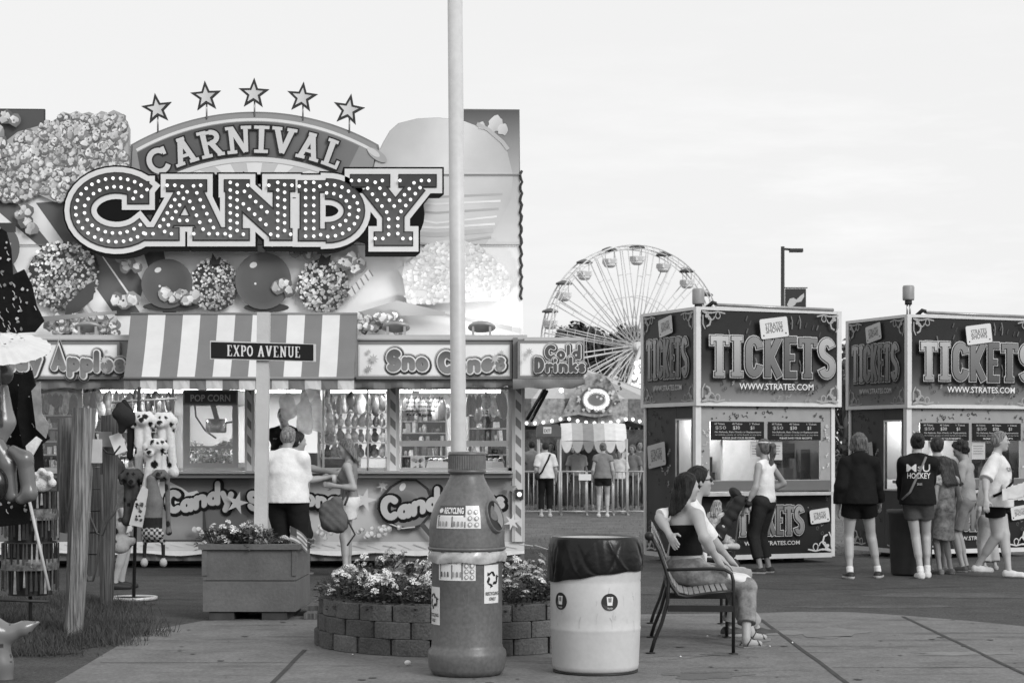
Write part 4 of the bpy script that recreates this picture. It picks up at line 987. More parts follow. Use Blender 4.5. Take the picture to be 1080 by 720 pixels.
def ticket(a, x, y, w_, ang, g=.66):
    h = w_*.62; c_, s_ = math.cos(ang), math.sin(ang); T = lambda p, q: (x+p*c_-q*s_, y+p*s_+q*c_)
    def rr(w2, h2, r_, c):
        pts = []
        for cx_, cy_, a0 in ((w2/2-r_, h2/2-r_, 0), (-w2/2+r_, h2/2-r_, 90), (-w2/2+r_, -h2/2+r_, 180), (w2/2-r_, -h2/2+r_, 270)):
            pts += [T(*p) for p in arc(cx_, cy_, r_, r_, a0, a0+90, 4)]
        a.shape(pts, c)
    rr(w_+.012, h+.012, .03, .05); a.up(.0005); rr(w_, h, .025, g); a.up(.0005)
    for dx in (-.4, .4): q = T(dx*w_, -.33*h); a.disc(q[0], q[1], .012, .05, n=8)
    for k, (yy, t, sz) in enumerate(((.08, 'STRATES', .26), (-.18, 'SHOWS', .28))):
        v, f = text_mesh(t, h*sz*1.35, .01); xs = [p[0] for p in v]; m0 = (max(xs)+min(xs))/2; kx = w_*.62/(max(xs)-min(xs))
        a.h += .001; a.add([a.map(*T((p[0]-m0)*kx, p[1]+yy*h-h*.05), a.h) for p in v], f, .16)
    q = T(-.26*w_, .3*h); 
def confetti(a, x0, y0, x1, y1, n, rng, cs):
    for _ in range(n):
        x, y = rng.uniform(x0, x1), rng.uniform(y0, y1); r_ = rng.uniform(.012, .03); t = rng.random(); c = rng.choice(cs)
        if t < .35: a.disc(x, y, r_*.6, c, n=8)
        elif t < .7: an = rng.random()*6; a.stroke([(x+q*r_*1.6*math.cos(an)+math.sin(q*5+an)*r_*.7*math.sin(an), y+q*r_*1.6*math.sin(an)-math.sin(q*5+an)*r_*.7*math.cos(an)) for q in (-1, -.5, 0, .5, 1)], .009, c, rnd=True)
        else: a.stroke([(x+r_*math.cos(R(k*60+t*900))*(.4+k*.1), y+r_*math.sin(R(k*60+t*900))*(.4+k*.1)) for k in range(7)], .009, c)
def ticketword(a, x, y, size, sx, width, dark=False):
    # letters in printed shades, pale rim, dark drop
    gr = (.38, .34, .2, .17, .12, .16, .34) if not dark else (.3, .3, .2, .18, .16, .2, .26)
    tot = sum(TICK[ch][1] for ch in 'TICKETS')+.055*6; k = width/(tot*size)
    for ex, cc, dx, dy in ((.030, .02, .012, -.014), (.020, .55 if not dark else .5, 0, 0), (.009, .04, 0, 0), (0, None, 0, 0)):
        cx = 0
        for i, ch in enumerate('TICKETS'):
            g, wd = TICK[ch]
            for st in g:
                pts = [((px+cx)*size*k, py*size) for px, py in st[0]]
                c = (lambda X, Y_, b=gr[i]: b*(.8+.5*(Y_-y)/size)) if cc is None else cc
                a.stroke([(x+px+dx, y+py+dy) for px, py in pts], st[1]*size*min(1, .35+.65*k)+2*ex, c, ext=ex)
            cx += wd+.055
        a.up(.0012)
def utext(a, t, x, y, size, c, width, bold=.02):
    v, f = text_mesh(t, size, min(bold, .012)); xs = [p[0] for p in v]; k = width/(max(xs)-min(xs)); a.h += .001
    a.add([a.map(x+(p[0]-min(xs))*k, y+p[1], a.h) for p in v], f, c)
# --- structure
Z1, Z2 = 2.08, BH                                   # sign box from Z1 to Z2
b = MB(); b.box((-.03, -.05, Z1), (BW_+.06, BD+.03, Z2)); sb = bobj(b, 'sign_box', BLK)
b = MB()
for x0, y0, x1, y1 in ((-.05, -.075, .02, -.004), (BW_+.01, -.075, BW_+.08, -.004), (-.05, BD-.02, .02, BD+.05)): b.box((x0, y0, Z1-.02), (x1, y1, Z2+.02))
b.box((.02, -.07, Z1-.02), (BW_+.01, -.052, Z1+.03)); b.box((.02, -.07, Z2-.02), (BW_+.01, -.052, Z2+.02)); b.box((-.05, -.004, Z1-.02), (-.032, BD-.02, Z1+.03)); b.box((-.05, -.004, Z2-.02), (-.032, BD-.02, Z2+.02))
bobj(b, 'sign_frame', FRM, sb)
rng = random.Random(31)
a = Art(fmapF(-.05)); a.grid(.02, Z1+.03, BW_+.01, Z2-.02, lambda x, y: .032+.24*max(0, (Z1+.62-y)/.62)**1.5+.05*math.exp(-((x-1)/.5)**2-((y-2.6)/.3)**2), 16, 14); a.up()
for k in range(30): x, y = rng.uniform(.4, 1.9), rng.uniform(2.85, 3.2); a.stroke([(x, y), (x+.02, y+.05)], .02, rng.uniform(.05, .12), rnd=True)
for k in range(8): x = rng.uniform(.2, 1.9); y = rng.uniform(2.3, 3.1); a.stroke([(x, y), (x+.01, y+.09), (x-.01, y+.16)], .012, .22, rnd=True)
a.up(); confetti(a, .1, Z1+.05, BW_-.1, Z1+.3, 26, rng, (.04, .3, .06))
for sx, sy, x, y in ((1, 1, .03, Z1+.04), (-1, 1, BW_, Z1+.04), (1, -1, .03, Z2-.04), (-1, -1, BW_, Z2-.04)): scroll(a, x, y, sx, sy, .36)
ticketword(a, .13, 2.44, .52, 1, 1.88); a.up()
utext(a, 'WWW.STRATES.COM', .56, 2.265, .115, .02, 1.12, .05); a.up(); utext(a, 'WWW.STRATES.COM', .55, 2.275, .115, .72, 1.12, .03)
ticket(a, 1.07, 3.08, .42, .13); bobj(a, 'sign_print', PRINT(.35), sb)
a = Art(fmapS(-.03)); a.grid(.0, Z1+.03, BD-.02, Z2-.02, lambda x, y: .04+.16*max(0, (Z1+.6-y)/.6)**1.5, 10, 12); a.up()
confetti(a, .1, Z1+.05, BD-.1, Z1+.3, 14, rng, (.03, .2, .05))
for sx, sy, x, y in ((1, 1, .02, Z1+.04), (-1, 1, BD-.04, Z1+.04), (1, -1, .02, Z2-.04), (-1, -1, BD-.04, Z2-.04)): scroll(a, x, y, sx, sy, .3)
class Mir:                                          # side artwork reads from the camera's left: run x from the back corner
    pass
side = Art(lambda x, y, h: Vector((-.03-h, BD-.02-x, y)), h0=.006)
ticketword(side, .1, 2.44, .52, 1, 1.15, True); utext(side, 'WWW.STRATES.COM', .3, 2.275, .1, .5, .8, .03); ticket(side, .66, 3.12, .38, .16, .5)
bobj(a, 'sign_print', PRINT(.35), sb); bobj(side, 'sign_print', PRINT(.35), sb)
# --- lower body
b = MB(); b.box((.0, BD-.04, .12), (BW_, BD, Z1)); b.box((BW_-.04, .02, .12), (BW_, BD-.045, Z1)); b.box((.0, .55, .12), (.04, BD-.045, Z1)); b.box((.0, .02, .12), (.04, .12, Z1)); b.box((.0, .125, .12), (.04, .545, .95)); b.box((.0, .125, 1.88), (.04, .545, Z1))
bobj(b, 'wall', BODY)
b = MB(); b.box((.045, .0, .1), (BW_-.045, .05, .94)); lp = bobj(b, 'lower_panel', BLK)
b = MB(); b.box((.05, 0, 1.86), (BW_-.05, .04, Z1)); b.box((.05, 0, 1.1), (.19, .04, 1.86)); b.box((BW_-.2, 0, 1.1), (BW_-.05, .04, 1.86)); b.box((1.0, 0, 1.1), (1.05, .04, 1.86)); b.box((.05, -.005, .955), (BW_-.05, .04, 1.1)); wf = bobj(b, 'window_surround', mat(.3, .5, var=.08, name='grey booth front'))
a = Art(fmapF(0)); confetti(a, .1, 1.89, BW_-.1, Z1-.03, 26, rng, (.05, .07)); confetti(a, .06, 1.15, .18, 1.85, 12, rng, (.6, .5, .1)); confetti(a, BW_-.17, 1.15, BW_-.07, 1.85, 10, rng, (.6, .5, .1)); a.rect(.06, .965, BW_-.06, 1.09, .13)
bobj(a, 'surround_print', PRINT(), wf)
a = Art(fmapF(0)); a.grid(.05, .11, BW_-.05, .93, lambda x, y: .022+.012*y, 6, 6); a.up(); confetti(a, .1, .2, BW_-.1, .9, 24, rng, (.05, .1, .2))
ticketword(a, .6, .38, .38, 1, .98, True); utext(a, 'WWW.STRATES.COM', .68, .25, .075, .6, .84, .03); ticket(a, 1.83, .62, .3, .13); ticket(a, .3, .62, .3, .13)
for sx, x in ((1, .07), (-1, BW_-.07)): scroll(a, x, .16, sx, 1, .6, 1.1)
bobj(a, 'panel_print', PRINT(.35), lp)
b = MB(); b.box((-.035, -.035, .08), (.045, .045, Z1-.02)); bobj(b, 'corner_post', FRM); b = MB(); b.box((BW_-.045, -.02, .08), (BW_+.01, .045, Z1-.02)); bobj(b, 'corner_post', FRM); b = MB(); b.box((-.02, BD-.03, .08), (.05, BD+.02, Z1-.02)); bobj(b, 'corner_post', FRM)
b = MB(); b.box((.045, -.03, .07), (BW_-.045, -.002, .13)); b.box((-.02, .045, .07), (-.002, BD-.03, .13)); bobj(b, 'base_rail', FRM)
b = MB(); b.box((.05, -.2, .9), (BW_-.05, .0-.006, .94)); bobj(b, 'counter_shelf', mat(.5, .35, .3, name='metal shelf'))
b = MB(); b.box((.06, .05, .06), (BW_-.06, BD-.05, .11)); b.box((.3, .3, 0.01), (.5, .5, .06)); b.box((1.6, .3, .01), (1.8, .5, .06)); b.box((1.6, .9, .01), (1.8, 1.1, .06)); b.box((.3, .9, .01), (.5, 1.1, .06)); bobj(b, 'floor', DARK)
b = MB(); b.box((.045, .05, Z1-.05), (BW_-.045, BD-.05, Z1-.01)); bobj(b, 'ceiling', WHITE)
b = MB(); b.box((.05, BD-.065, .12), (BW_-.05, BD-.05, Z1-.06)); bobj(b, 'inside_wall', mat(.6, .5, var=.08, name='pale lining'))
# price boards
for x0, x1 in ((.2, .99), (1.06, BW_-.21)):
    b = MB(); b.box((x0, -.02, 1.62), (x1, -.003, 1.86)); pb = bobj(b, 'price_board', BLK)
    a = Art(fmapF(-.02)); W_ = x1-x0
    for k, (t1, t2, wd) in enumerate((('60 Tickets', '$50', .2), ('40 Tickets', '$30', .13), ('1 Ticket', '$1', .07))):
        xx = x0+W_*(.06+.33*k); utext(a, t1, xx, 1.82, .03, .5, .15, .02); utext(a, t2, xx+.01, 1.76, .06, .5 if k else .3, wd*.8, .03)
    utext(a, 'No Refunds, Rain Checks or Replacements', x0+.05, 1.715, .03, .45, W_-.1); utext(a, 'on tickets, passes or wrist bands at any time', x0+.05, 1.68, .03, .3, W_-.1); utext(a, 'PLEASE SAVE YOUR RECEIPTS', x0+W_*.2, 1.637, .03, .65, W_*.62, .03)
    bobj(a, 'price_lettering', PRINT(), pb)
    b = MB(); b.box((x0, .018, 1.1), (x1, .024, 1.62)); bobj(b, 'window_pane', glass(.05, .9))
b = MB(); b.box((.012, .125, .95), (.018, .545, 1.88)); bobj(b, 'side_pane', glass(.05, .9))
b = MB(); b.box((-.012, .11, .93), (-.001, .13, 1.9)); b.box((-.012, .54, .93), (-.001, .56, 1.9)); b.box((-.012, .13, 1.88), (-.001, .54, 1.9)); b.box((-.012, .13, .93), (-.001, .54, .95)); bobj(b, 'side_window_frame', ALU)
side = Art(lambda x, y, h: Vector((-.001-h, BD-.02-x, y)), h0=.004); confetti(side, .08, .3, .78, 2.0, 60, rng, (.015, .02, .14)); confetti(side, .5, 1.0, .75, 1.5, 8, rng, (.4, .3)); ticket(side, .36, 1.42, .5, .13, .5)
for sx, x in ((1, .1), (-1, BD-.12)): scroll(side, x, .16, sx, 1, .5)
bobj(side, 'side_print', PRINT(), None)
# beacon and lamp on the roof, light inside
b = MB(); b.tube([(.05, .05, Z2), (.05, .05, Z2+.06)], .05, 10); bc = bobj(b, 'beacon_base', DARK)
b = MB(); b.lathe([(.001, .06), (.075, .06), (.08, .08), (.08, .24), (.07, .26), (.001, .26)], (.05, .05, Z2), n=18); b.build('beacon', mat(.3, .4, name='grey beacon'), bc, local=True)
b = MB(); b.tube([(.13, -.03, Z2+.01), (.2, -.06, Z2+.08), (.24, -.08, Z2+.06)], .03, 6); bobj(b, 'corner_lamp', BLACK)
b = MB(); b.tube([(.25, -.07, Z2+.05), (BW_-.05, -.07, Z2+.035)], .022, 8); bobj(b, 'lamp_tube', mat(.35, .3, .4, name='lamp housing'))
b = MB(); b.box((.5, .6, Z1-.09), (1.6, .72, Z1-.052)); o = bobj(b, 'strip_light', emit(3.0))
L = bpy.data.lights.new('booth_light', 'AREA'); L.shape = 'RECTANGLE'; L.size = 1.1; L.size_y = .1; L.energy = 30; lo = bpy.data.objects.new('booth_light', L); COL.objects.link(lo); lo.location = (1.05, .66, Z1-.1); lo.parent = o
# inside fittings and an added fill strip
b = MB(); b.box((.12, .2, Z1-.09), (.3, 1.1, Z1-.052)); o = bobj(b, 'strip_light', emit(3.0))  # second strip, added to brighten the partition behind the side window
L = bpy.data.lights.new('side_fill', 'AREA'); L.shape = 'RECTANGLE'; L.size = .15; L.size_y = .8; L.energy = 12; lo = bpy.data.objects.new('side_fill', L); COL.objects.link(lo); lo.location = (.2, .6, Z1-.1); lo.parent = o
b = MB(); b.box((.06, .1, 1.03), (BW_-.06, .45, 1.07)); bobj(b, 'desk', MGREY)
b = MB(); b.box((.42, .12, 1.075), (.45, BD-.07, Z1-.06)); bobj(b, 'partition', WHITE)
for x0, x1, y, z0, z1, g, nm in ((.82, 1.0, .035, 1.38, 1.6, .7, 'notice'), (1.08, 1.3, .035, 1.36, 1.6, .7, 'notice')):
    b = MB(); b.box((x0, y, z0), (x1, y+.004, z1)); n_ = bobj(b, nm, WHITE)
    a = Art(fmapF(y)); [a.rect(x0+.02, z1-.05-k*.035, x1-.03-.02*(k % 2), z1-.06-k*.035, .3) for k in range(4)]; a.build('notice_lines', PRINT(), n_, local=True)
b = MB(); b.box((1.5, .45, 1.38), (1.75, .6, 1.58)); b.bar((1.62, .52, 1.07), (1.62, .52, 1.38), .05); bobj(b, 'monitor', BLACK)
b = MB(); b.box((1.45, .25, 1.07), (1.6, .4, 1.25)); b.box((1.75, .3, 1.07), (1.9, .42, 1.5)); bobj(b, 'printer', DARK)
b = MB(); b.box((.25, .2, 1.07), (.38, .3, 1.2)); b.box((.24, .3, 1.2), (.4, .34, 1.4)); b.box((1.62, 1.0, 1.3), (1.95, 1.1, 1.85)); bobj(b, 'till', DARK)
b2 = copy_tree(broot); b2.location = (5.38, 25.8, 0); b2['label'] = 'right ticket booth, cut by the photo edge, with the people queueing in front'
b2.rotation_euler.z = math.atan2(.86, 1.976)-.02
# the right booth's beacon stands on a taller mast
for ch in b2.children:
    if ch.name.startswith('beacon_base'): 
        ch.location = (0, 0, .16)
        b = MB(); b.tube([(.03, .05, Z2), (.03, .05, Z2+.19)], .012, 6); b.build('beacon_mast', ALU, b2, local=True); b = MB(); b.tube([(.075, .05, Z2), (.075, .05, Z2+.19)], .012, 6); b.build('beacon_mast', ALU, b2, local=True)
# ================================================================ the fairground behind
STEEL = mat(.62, .5, .1, var=.1, scale=.5, name='white painted steel'); STEELD = mat(.62, .5, .1, var=.1, scale=.5, name='grey painted steel')
WY = 150.0; WC = W(669, 366, WY); WR = 107/F_PX*WY
wheel = empty('fairground_ride', (WC.x, WY, 0), 'tall white ferris wheel with tub gondolas rising behind the ticket booths', 'ferris wheel', rz=R(27))
MW = Matrix.Translation((WC.x, WY, WC.z)) @ Matrix.Rotation(R(27), 4, 'Z')
wp = lambda r, t, y=0: MW @ Vector((r*math.sin(t), y, r*math.cos(t)))
NG = 20
for y in (-.62, .62):
    b = MB(); n = 80
    b.tube([wp(WR, 2*PI*k/n, y) for k in range(n+1)], .06, 6, cap=False); b.tube([wp(WR*.965, 2*PI*k/n, y) for k in range(n+1)], .035, 5, cap=False)
    for k in range(n): b.tube([wp(WR, 2*PI*k/n, y), wp(WR*.965, 2*PI*(k+.5)/n, y)], .018, 4)
    b.tube([wp(WR*.5, 2*PI*k/40, y) for k in range(41)], .025, 5, cap=False)
    b.build('rim', STEELD, wheel)
    for k in range(NG):
        t = 2*PI*(k+.5)/NG; b = MB(); b.tube([wp(.5, t-.25, y*.9), wp(WR*.97, t-.035, y)], .043, 5); b.tube([wp(.5, t+.25, y*.9), wp(WR*.97, t+.035, y)], .043, 5); b.tube([wp(WR*.72, t-.05, y), wp(WR*.72, t+.05, y)], .02, 4); b.tube([wp(WR*.3, t-.11, y), wp(WR*.3, t+.11, y)], .03, 4)
        b.build('spoke', STEEL if k in range(5, 16) else STEELD, wheel)
for k in range(NG):
    t = 2*PI*k/NG; b = MB(); b.tube([wp(WR, t, -.62), wp(WR, t, .62)], .04, 6); b.build('axle', STEELD, wheel)
b = MB(); b.tube([wp(0, 0, -1), wp(0, 0, 1)], .4, 16); b.build('hub', STEEL, wheel)
for y in (-1.6, 1.6):
    for sx in (-1, 1):
        b = MB(); b.tube([wp(0, 0, y*.7), MW @ Vector((sx*4.6, y*1.5, -WC.z))], .16, 8); b.build('support_leg', STEEL, wheel)
def gondola(k):
    t = 2*PI*(k+.1)/NG; c = wp(WR*1.0, t, 0)
    g = empty('ferris_wheel_gondola', (c.x, c.y, c.z-.15), 'white tub gondola with dark scalloped canopy hanging on the ferris wheel rim', 'gondola', 'ferris wheel gondolas', rz=R(27)); return g
g0 = gondola(0)
b = MB(); b.lathe([(.02, -1.35), (.38, -1.3), (.54, -1.05), (.58, -.75), (.6, -.7), (.55, -.72), (.5, -1.0), (.02, -1.2)], n=18); b.build('tub', mat(.66, .45, var=.1, scale=1, name='gondola tub'), g0, local=True)
b = MB(); b.lathe([(.3, -1.352), (.44, -1.26), (.52, -1.12), (.5, -1.13), (.3, -1.3)], n=18); b.build('tub_base', STEELD, g0, local=True)
b = MB(); b.sm = False; b.lathe([(.02, .28), (.3, .2), (.62, .06), (.64, -.06), (.62, -.06), (.6, .04), (.02, .24)], n=14); b.build('canopy', mat(.12, .6, var=.1, name='dark canopy'), g0, local=True)
for s_ in (-1, 1):
    b = MB(); b.tube([(s_*.4, 0, -.75), (s_*.4, 0, .1)], .03, 6); b.build('hanger', STEELD, g0, local=True)
b = MB(); b.box((-.4, -.5, -1.05), (-.2, .5, -.78)); b.box((.2, -.5, -1.05), (.4, .5, -.78)); b.box((-.2, -.08, -1.2), (.2, .08, -.95)); b.build('bench', STEELD, g0, local=True)
for k in range(1, NG):
    c = wp(WR, 2*PI*(k+.1)/NG, 0)
    if c.z < 3.0: continue
    g = copy_tree(g0); g.location = (c.x, c.y, c.z-.15)
# ---------------------------------------------------------------- trees
def tree(name, px, Y, h, rad, label, seed, n=2600, leaf=.5, base=.12, g=.05, group='trees behind the fairground'):
    r_ = random.Random(seed); x = (px-540)/F_PX*Y; t = empty(name, (x, Y, 0), label, 'tree', group)
    b = MB(); b.tube([(x, Y, 0), (x+.1, Y, h*.35), (x-.1, Y, h*.75)], [h*.03, h*.02, h*.006], 8)
    lobes = []
    for k in range(13):
        a_ = r_.random()*2*PI; zz = h*r_.uniform(base+.1, .9); rr = rad*(1-abs(zz/h-.45)*1.1)*r_.uniform(.35, .9); p = Vector((x+rr*math.cos(a_), Y+rr*math.sin(a_), zz)); lobes.append((p, rad*r_.uniform(.32, .5)))
        b.tube([(x, Y, zz*.6), tuple((p+Vector((x, Y, zz*.8)))/2), p], [h*.01, h*.007, h*.003], 5)
    b.build('trunk', mat(.06, .9, var=.3, name='bark'), t)
    V = []; Fc = []; C = []
    for _ in range(n):
        p, rr = r_.choice(lobes); d = Vector((r_.gauss(0, 1), r_.gauss(0, 1), r_.gauss(0, .8))).normalized()*rr*r_.uniform(.45, 1.12); q = p+d
        n_ = (d.normalized()+Vector((r_.uniform(-.8, .8), r_.uniform(-.8, .8), r_.uniform(-.2, .9)))).normalized(); u = n_.orthogonal().normalized(); v = n_.cross(u); s_ = leaf*r_.uniform(.5, 1.2); o = len(V)
        a_ = r_.random()*7; u, v = u*math.cos(a_)+v*math.sin(a_), v*math.cos(a_)-u*math.sin(a_)
        V += [q-u*s_, q-v*s_*.5, q+u*s_, q+v*s_*.6]; Fc.append((o, o+1, o+2, o+3)); C += [g*r_.uniform(.6, 1.5)]*4
    b = MB(); b.v = [tuple(q) for q in V]; b.f = Fc; b.col = C; b.smooth = [False]*len(Fc); b.build('crown', mat(.5, .7, var=.3, scale=.6, vcol=True, name='foliage'), t)
    return t
for i, (px, Y, h, rad, lab) in enumerate(((566, 180, 12.2, 4.4, 'dark bushy tree seen left of the ferris wheel above the drink sign'), (594, 185, 11.2, 3.6, 'low dark tree seen through the left edge of the ferris wheel'), (620, 172, 12.6, 4.2, 'dense dark tree behind the lower left spokes of the ferris wheel'), (642, 175, 13.2, 4.2, 'tallest dark tree in the mass behind the ferris wheel hub'), (668, 178, 12.0, 4.4, 'dark tree behind the ferris wheel hub, half hidden by the left ticket booth'), (604, 168, 9.0, 4.5, 'low broad tree under the left spokes of the ferris wheel'), (634, 166, 9.0, 4.5, 'low dark tree under the ferris wheel hub'), (664, 167, 8.4, 4.5, 'low broad tree beside the left ticket booth edge'))):
    tree('broad_tree', px, Y, h, rad, lab, 40+i, 6500 if h > 10 else 5500, .5, .0, .03)
tree('broad_tree', 889, 60, 5.6, 1.3, 'dark slim tree in the gap between the two ticket booths', 60, 1600, .16, .05, .05)
tree('broad_tree', 1095, 70, 6.2, 2.2, 'dark tree rising behind the roof of the right ticket booth', 61, 1800, .22, .1, .05)
for i, px in enumerate(range(420, 560, 36)): tree('broad_tree', px, 190, 10, 5, 'dark tree in the far row hidden behind the candy stand', 70+i, 800, .7, .0, .045)
# ---------------------------------------------------------------- lamp post with banner
Y = 62.0; p0 = W(825.5, 472, Y); lpst = empty('lamp_post', (p0.x, Y, 0), 'slim dark lamp post with a winged emblem banner above the left ticket booth', 'lamp post')
b = MB(); zt = W(0, 260, Y).z; b.tube([(p0.x, Y, 0), (p0.x, Y, zt)], [.075, .06], 10); b.build('pole', DARK, lpst)
b = MB(); q = W(845, 264, Y); b.bar((p0.x, Y, zt-.08), (q.x, Y, q.z), .07); b.build('arm', DARK, lpst); b = MB(); b.box((q.x-.38, Y-.12, q.z-.06), (q.x+.05, Y+.12, q.z+.05)); b.build('lamp_head', DARK, lpst)
a0 = W(828, 326, Y); a1 = W(850, 304.5, Y)
b = MB(); b.box((a0.x, Y-.02, a0.z), (a1.x, Y+.02, a1.z)); bn = b.build('banner', mat(.03, .7, var=.1, scale=2, name='banner cloth'), lpst)
a = Art(CF(Y-.02)); a.shape([(830, 321), (833, 315), (837, 314), (840, 316), (844, 312), (848, 309), (848, 313), (845, 318), (840, 319), (838, 322), (832, 325)], .5); adopt(a.build('emblem', PRINT(), None), bn)
for z in (a0.z-.03, a1.z+.03):
    b = MB(); b.tube([(p0.x, Y, z), (a1.x+.05, Y, z)], .02, 6); b.build('banner_rod', DARK, lpst)
# ---------------------------------------------------------------- carousel
CY = 62.0; cxm = (592-540)/F_PX*CY; CR = 3.9
car = empty('carousel', (cxm, CY, 0), 'carousel with pale peaked roof, bulb lit scalloped rim and oval mirror medallion', 'carousel')
zE = W(0, 440, CY-CR).z
b = MB(); b.sm = False; nS = 24
for k in range(nS):
    b.c = .45 if k % 2 else .3; t0, t1 = 2*PI*k/nS, 2*PI*(k+1)/nS; P = lambda r, t, z: (cxm+r*math.cos(t), CY+r*math.sin(t), z)
    b.add([P(CR, t0, zE+.55), P(CR, t1, zE+.55), P(.1, t1, zE+1.9), P(.1, t0, zE+1.9)], [(0, 1, 2, 3)])
b.build('roof', mat(.5, .8, var=.1, vcol=True, name='canvas roof'), car)
b = MB(); b.sm = True
for k in range(96):
    t0, t1 = 2*PI*k/96, 2*PI*(k+1)/96; w0, w1 = (abs(math.sin(6*t))*.16 for t in (t0, t1)); b.c = .3 if (k//4) % 2 else .12
    b.add([P(CR+.04, t0, zE+.58), P(CR+.04, t1, zE+.58), P(CR+.04, t1, zE-.1-w1), P(CR+.04, t0, zE-.1-w0)], [(0, 1, 2, 3)])
b.build('rounding_board', mat(.5, .5, var=.5, scale=9, vcol=True, name='painted rounding board'), car)
for k in range(96):
    t = 2*PI*(k+.5)/96
    if math.sin(t) > .25: continue
    if k == 0 or 'cb' not in globals():
        b = MB(); b.ball((0, 0, 0), .055, 5); cb = b.build('bulb', emit(2.2), None); o = cb
    else: o = cb.copy(); COL.objects.link(o)
    o.location = P(CR+.12, t, zE-.02-abs(math.sin(6*t))*.16); adopt(o, car)
b = MB(); b.tube([(cxm, CY, .3), (cxm, CY, zE+2.5)], .5, 16); b.build('centre_drum', mat(.3, .4, var=.6, scale=3, name='painted drum'), car)
b = MB(); b.lathe([(.02, .1), (CR, .1), (CR, .35), (.02, .35)], (cxm, CY, 0), 40); b.build('platform', MGREY, car)
b = MB(); b.lathe([(CR*.55, .35), (CR*.55, zE+.5)], (cxm, CY, 0), 24); b.build('inner_shade', mat(.06, .5, var=.8, scale=2.2, name='dark shade drum'), car)  # dark cylinder added to give the shade under the carousel roof
# medallion shield on the rim, facing the camera
mc = W(628, 420, CY-CR-.2); MS = CF(CY-CR-.25)
b = MB(); b.prism([W(x, y, CY-CR-.2) for x, y in ((592, 440), (601, 420), (612, 402), (622, 394), (636, 394), (644, 402), (650, 412), (660, 440), (645, 437), (628, 440), (610, 437))], (0, .1, 0)); med = b.build('medallion', mat(.28, .5, var=.6, scale=6, name='carved shield'), car)
a = Art(MS); a.disc(629, 421.5, 17, .1, ry=14, n=26); a.up(); a.disc(629, 421.5, 14.5, .6, ry=12, n=26); a.up(); a.disc(629, 421.5, 9, .16, ry=6.5, n=22); a.up(); rq = random.Random(3)
for k in range(60): 
    x, y = rq.uniform(596, 655), rq.uniform(397, 436); a.blob(rq, x, y, rq.uniform(.8, 2), rq.choice((.1, .5, .6)), 6)
adopt(a.build('medallion_print', PRINT(), None), med)
for k in range(22):
    o = cb.copy(); COL.objects.link(o); o.scale = (.7,)*3; o.location = MS(629+11.8*math.cos(2*PI*k/22), 421.5+9.4*math.sin(2*PI*k/22), .1); adopt(o, med)
# horses and poles
def horse():
    s = Solid(); s.ell((0, 0, 0), (.36, .15, .17)); s.cone((.25, 0, .08), (.44, 0, .38), .11, .08); s.cone((.42, 0, .4), (.62, 0, .3), .08, .045); s.cone((.43, .03, .44), (.42, .04, .52), .025, .01); s.cone((-.32, 0, .05), (-.52, 0, -.15), .05, .03)
    for x, y, dx in ((.26, .08, .16), (.26, -.08, .05), (-.26, .08, -.12), (-.26, -.08, .05)): s.cone((x, y, -.06), (x+dx, y, -.3), .07, .045); s.cone((x+dx, y, -.3), (x+dx-.1, y, -.5), .042, .03)
    return s
hs = None
for k in range(12):
    t = 2*PI*k/12+.3
    if math.sin(t) > .5: continue
    x, y, z = P(CR*.78, t, 1.05+.25*math.sin(k*2.1))
    if hs is None: hs = horse().build('carousel_horse', mat(.4, .4, var=.6, scale=7, name='painted horse'), None, .03); o = hs
    else: o = hs.copy(); COL.objects.link(o)
    o.location = (x, y, z); o.rotation_euler = (0, 0, t+PI/2); tag(o, 'painted carousel horse on its pole under the bulb lit rim', 'carousel horse', 'carousel horses')
    b = MB(); b.tube([(x, y, .35), (x, y, zE+.6)], .03, 6); b.build('pole', ALU, car)
# lights and trim at the right of the carousel: a swing ride front
rd = empty('light_arch', W(668, 470, 66).xyz*1, 'curved arch of bright bulbs at the right side of the carousel', 'light arch')
b = MB(); A_ = [W(640+34*math.sin(t), 470-88*t/1.6, 66) for t in [i*.1 for i in range(17)]]; b.tube(A_, .18, 8); b.build('arch', mat(.3, .5, var=.5, scale=4, name='arch panel'), rd)
for i in range(90):
    t = rq.uniform(0, 1.6); o = cb.copy(); COL.objects.link(o); o.scale = (rq.uniform(.8, 1.7),)*3; o.location = W(640+34*math.sin(t)+rq.uniform(-5, 7), 470-88*t/1.6+rq.uniform(-4, 4), 65.7); adopt(o, rd)
# pale tent right of the carousel
tn = empty('tent', W(672, 472, 85), 'pale peaked tent partly hidden behind the left ticket booth', 'tent')
b = MB(); c = W(672, 472, 85); c.z = 0
for k in range(4):
    a0, a1 = PI/4+k*PI/2, PI/4+(k+1)*PI/2; q0 = c+Vector((2.4*math.cos(a0), 2.4*math.sin(a0), 3.0)); q1 = c+Vector((2.4*math.cos(a1), 2.4*math.sin(a1), 3.0)); b.add([q0, q1, c+Vector((0, 0, 4.3))], [(0, 1, 2)]); b.add([q0, q1, q1-Vector((0, 0, .3)), q0-Vector((0, 0, .3))], [(0, 1, 2, 3)])
b.build('tent_roof', mat(.55, .7, var=.1, name='tent canvas'), tn)
for k in range(4):
    a0 = PI/4+k*PI/2; b = MB(); b.tube([c+Vector((2.35*math.cos(a0), 2.35*math.sin(a0), 0)), c+Vector((2.35*math.cos(a0), 2.35*math.sin(a0), 3))], .04, 6); b.build('tent_pole', ALU, tn)
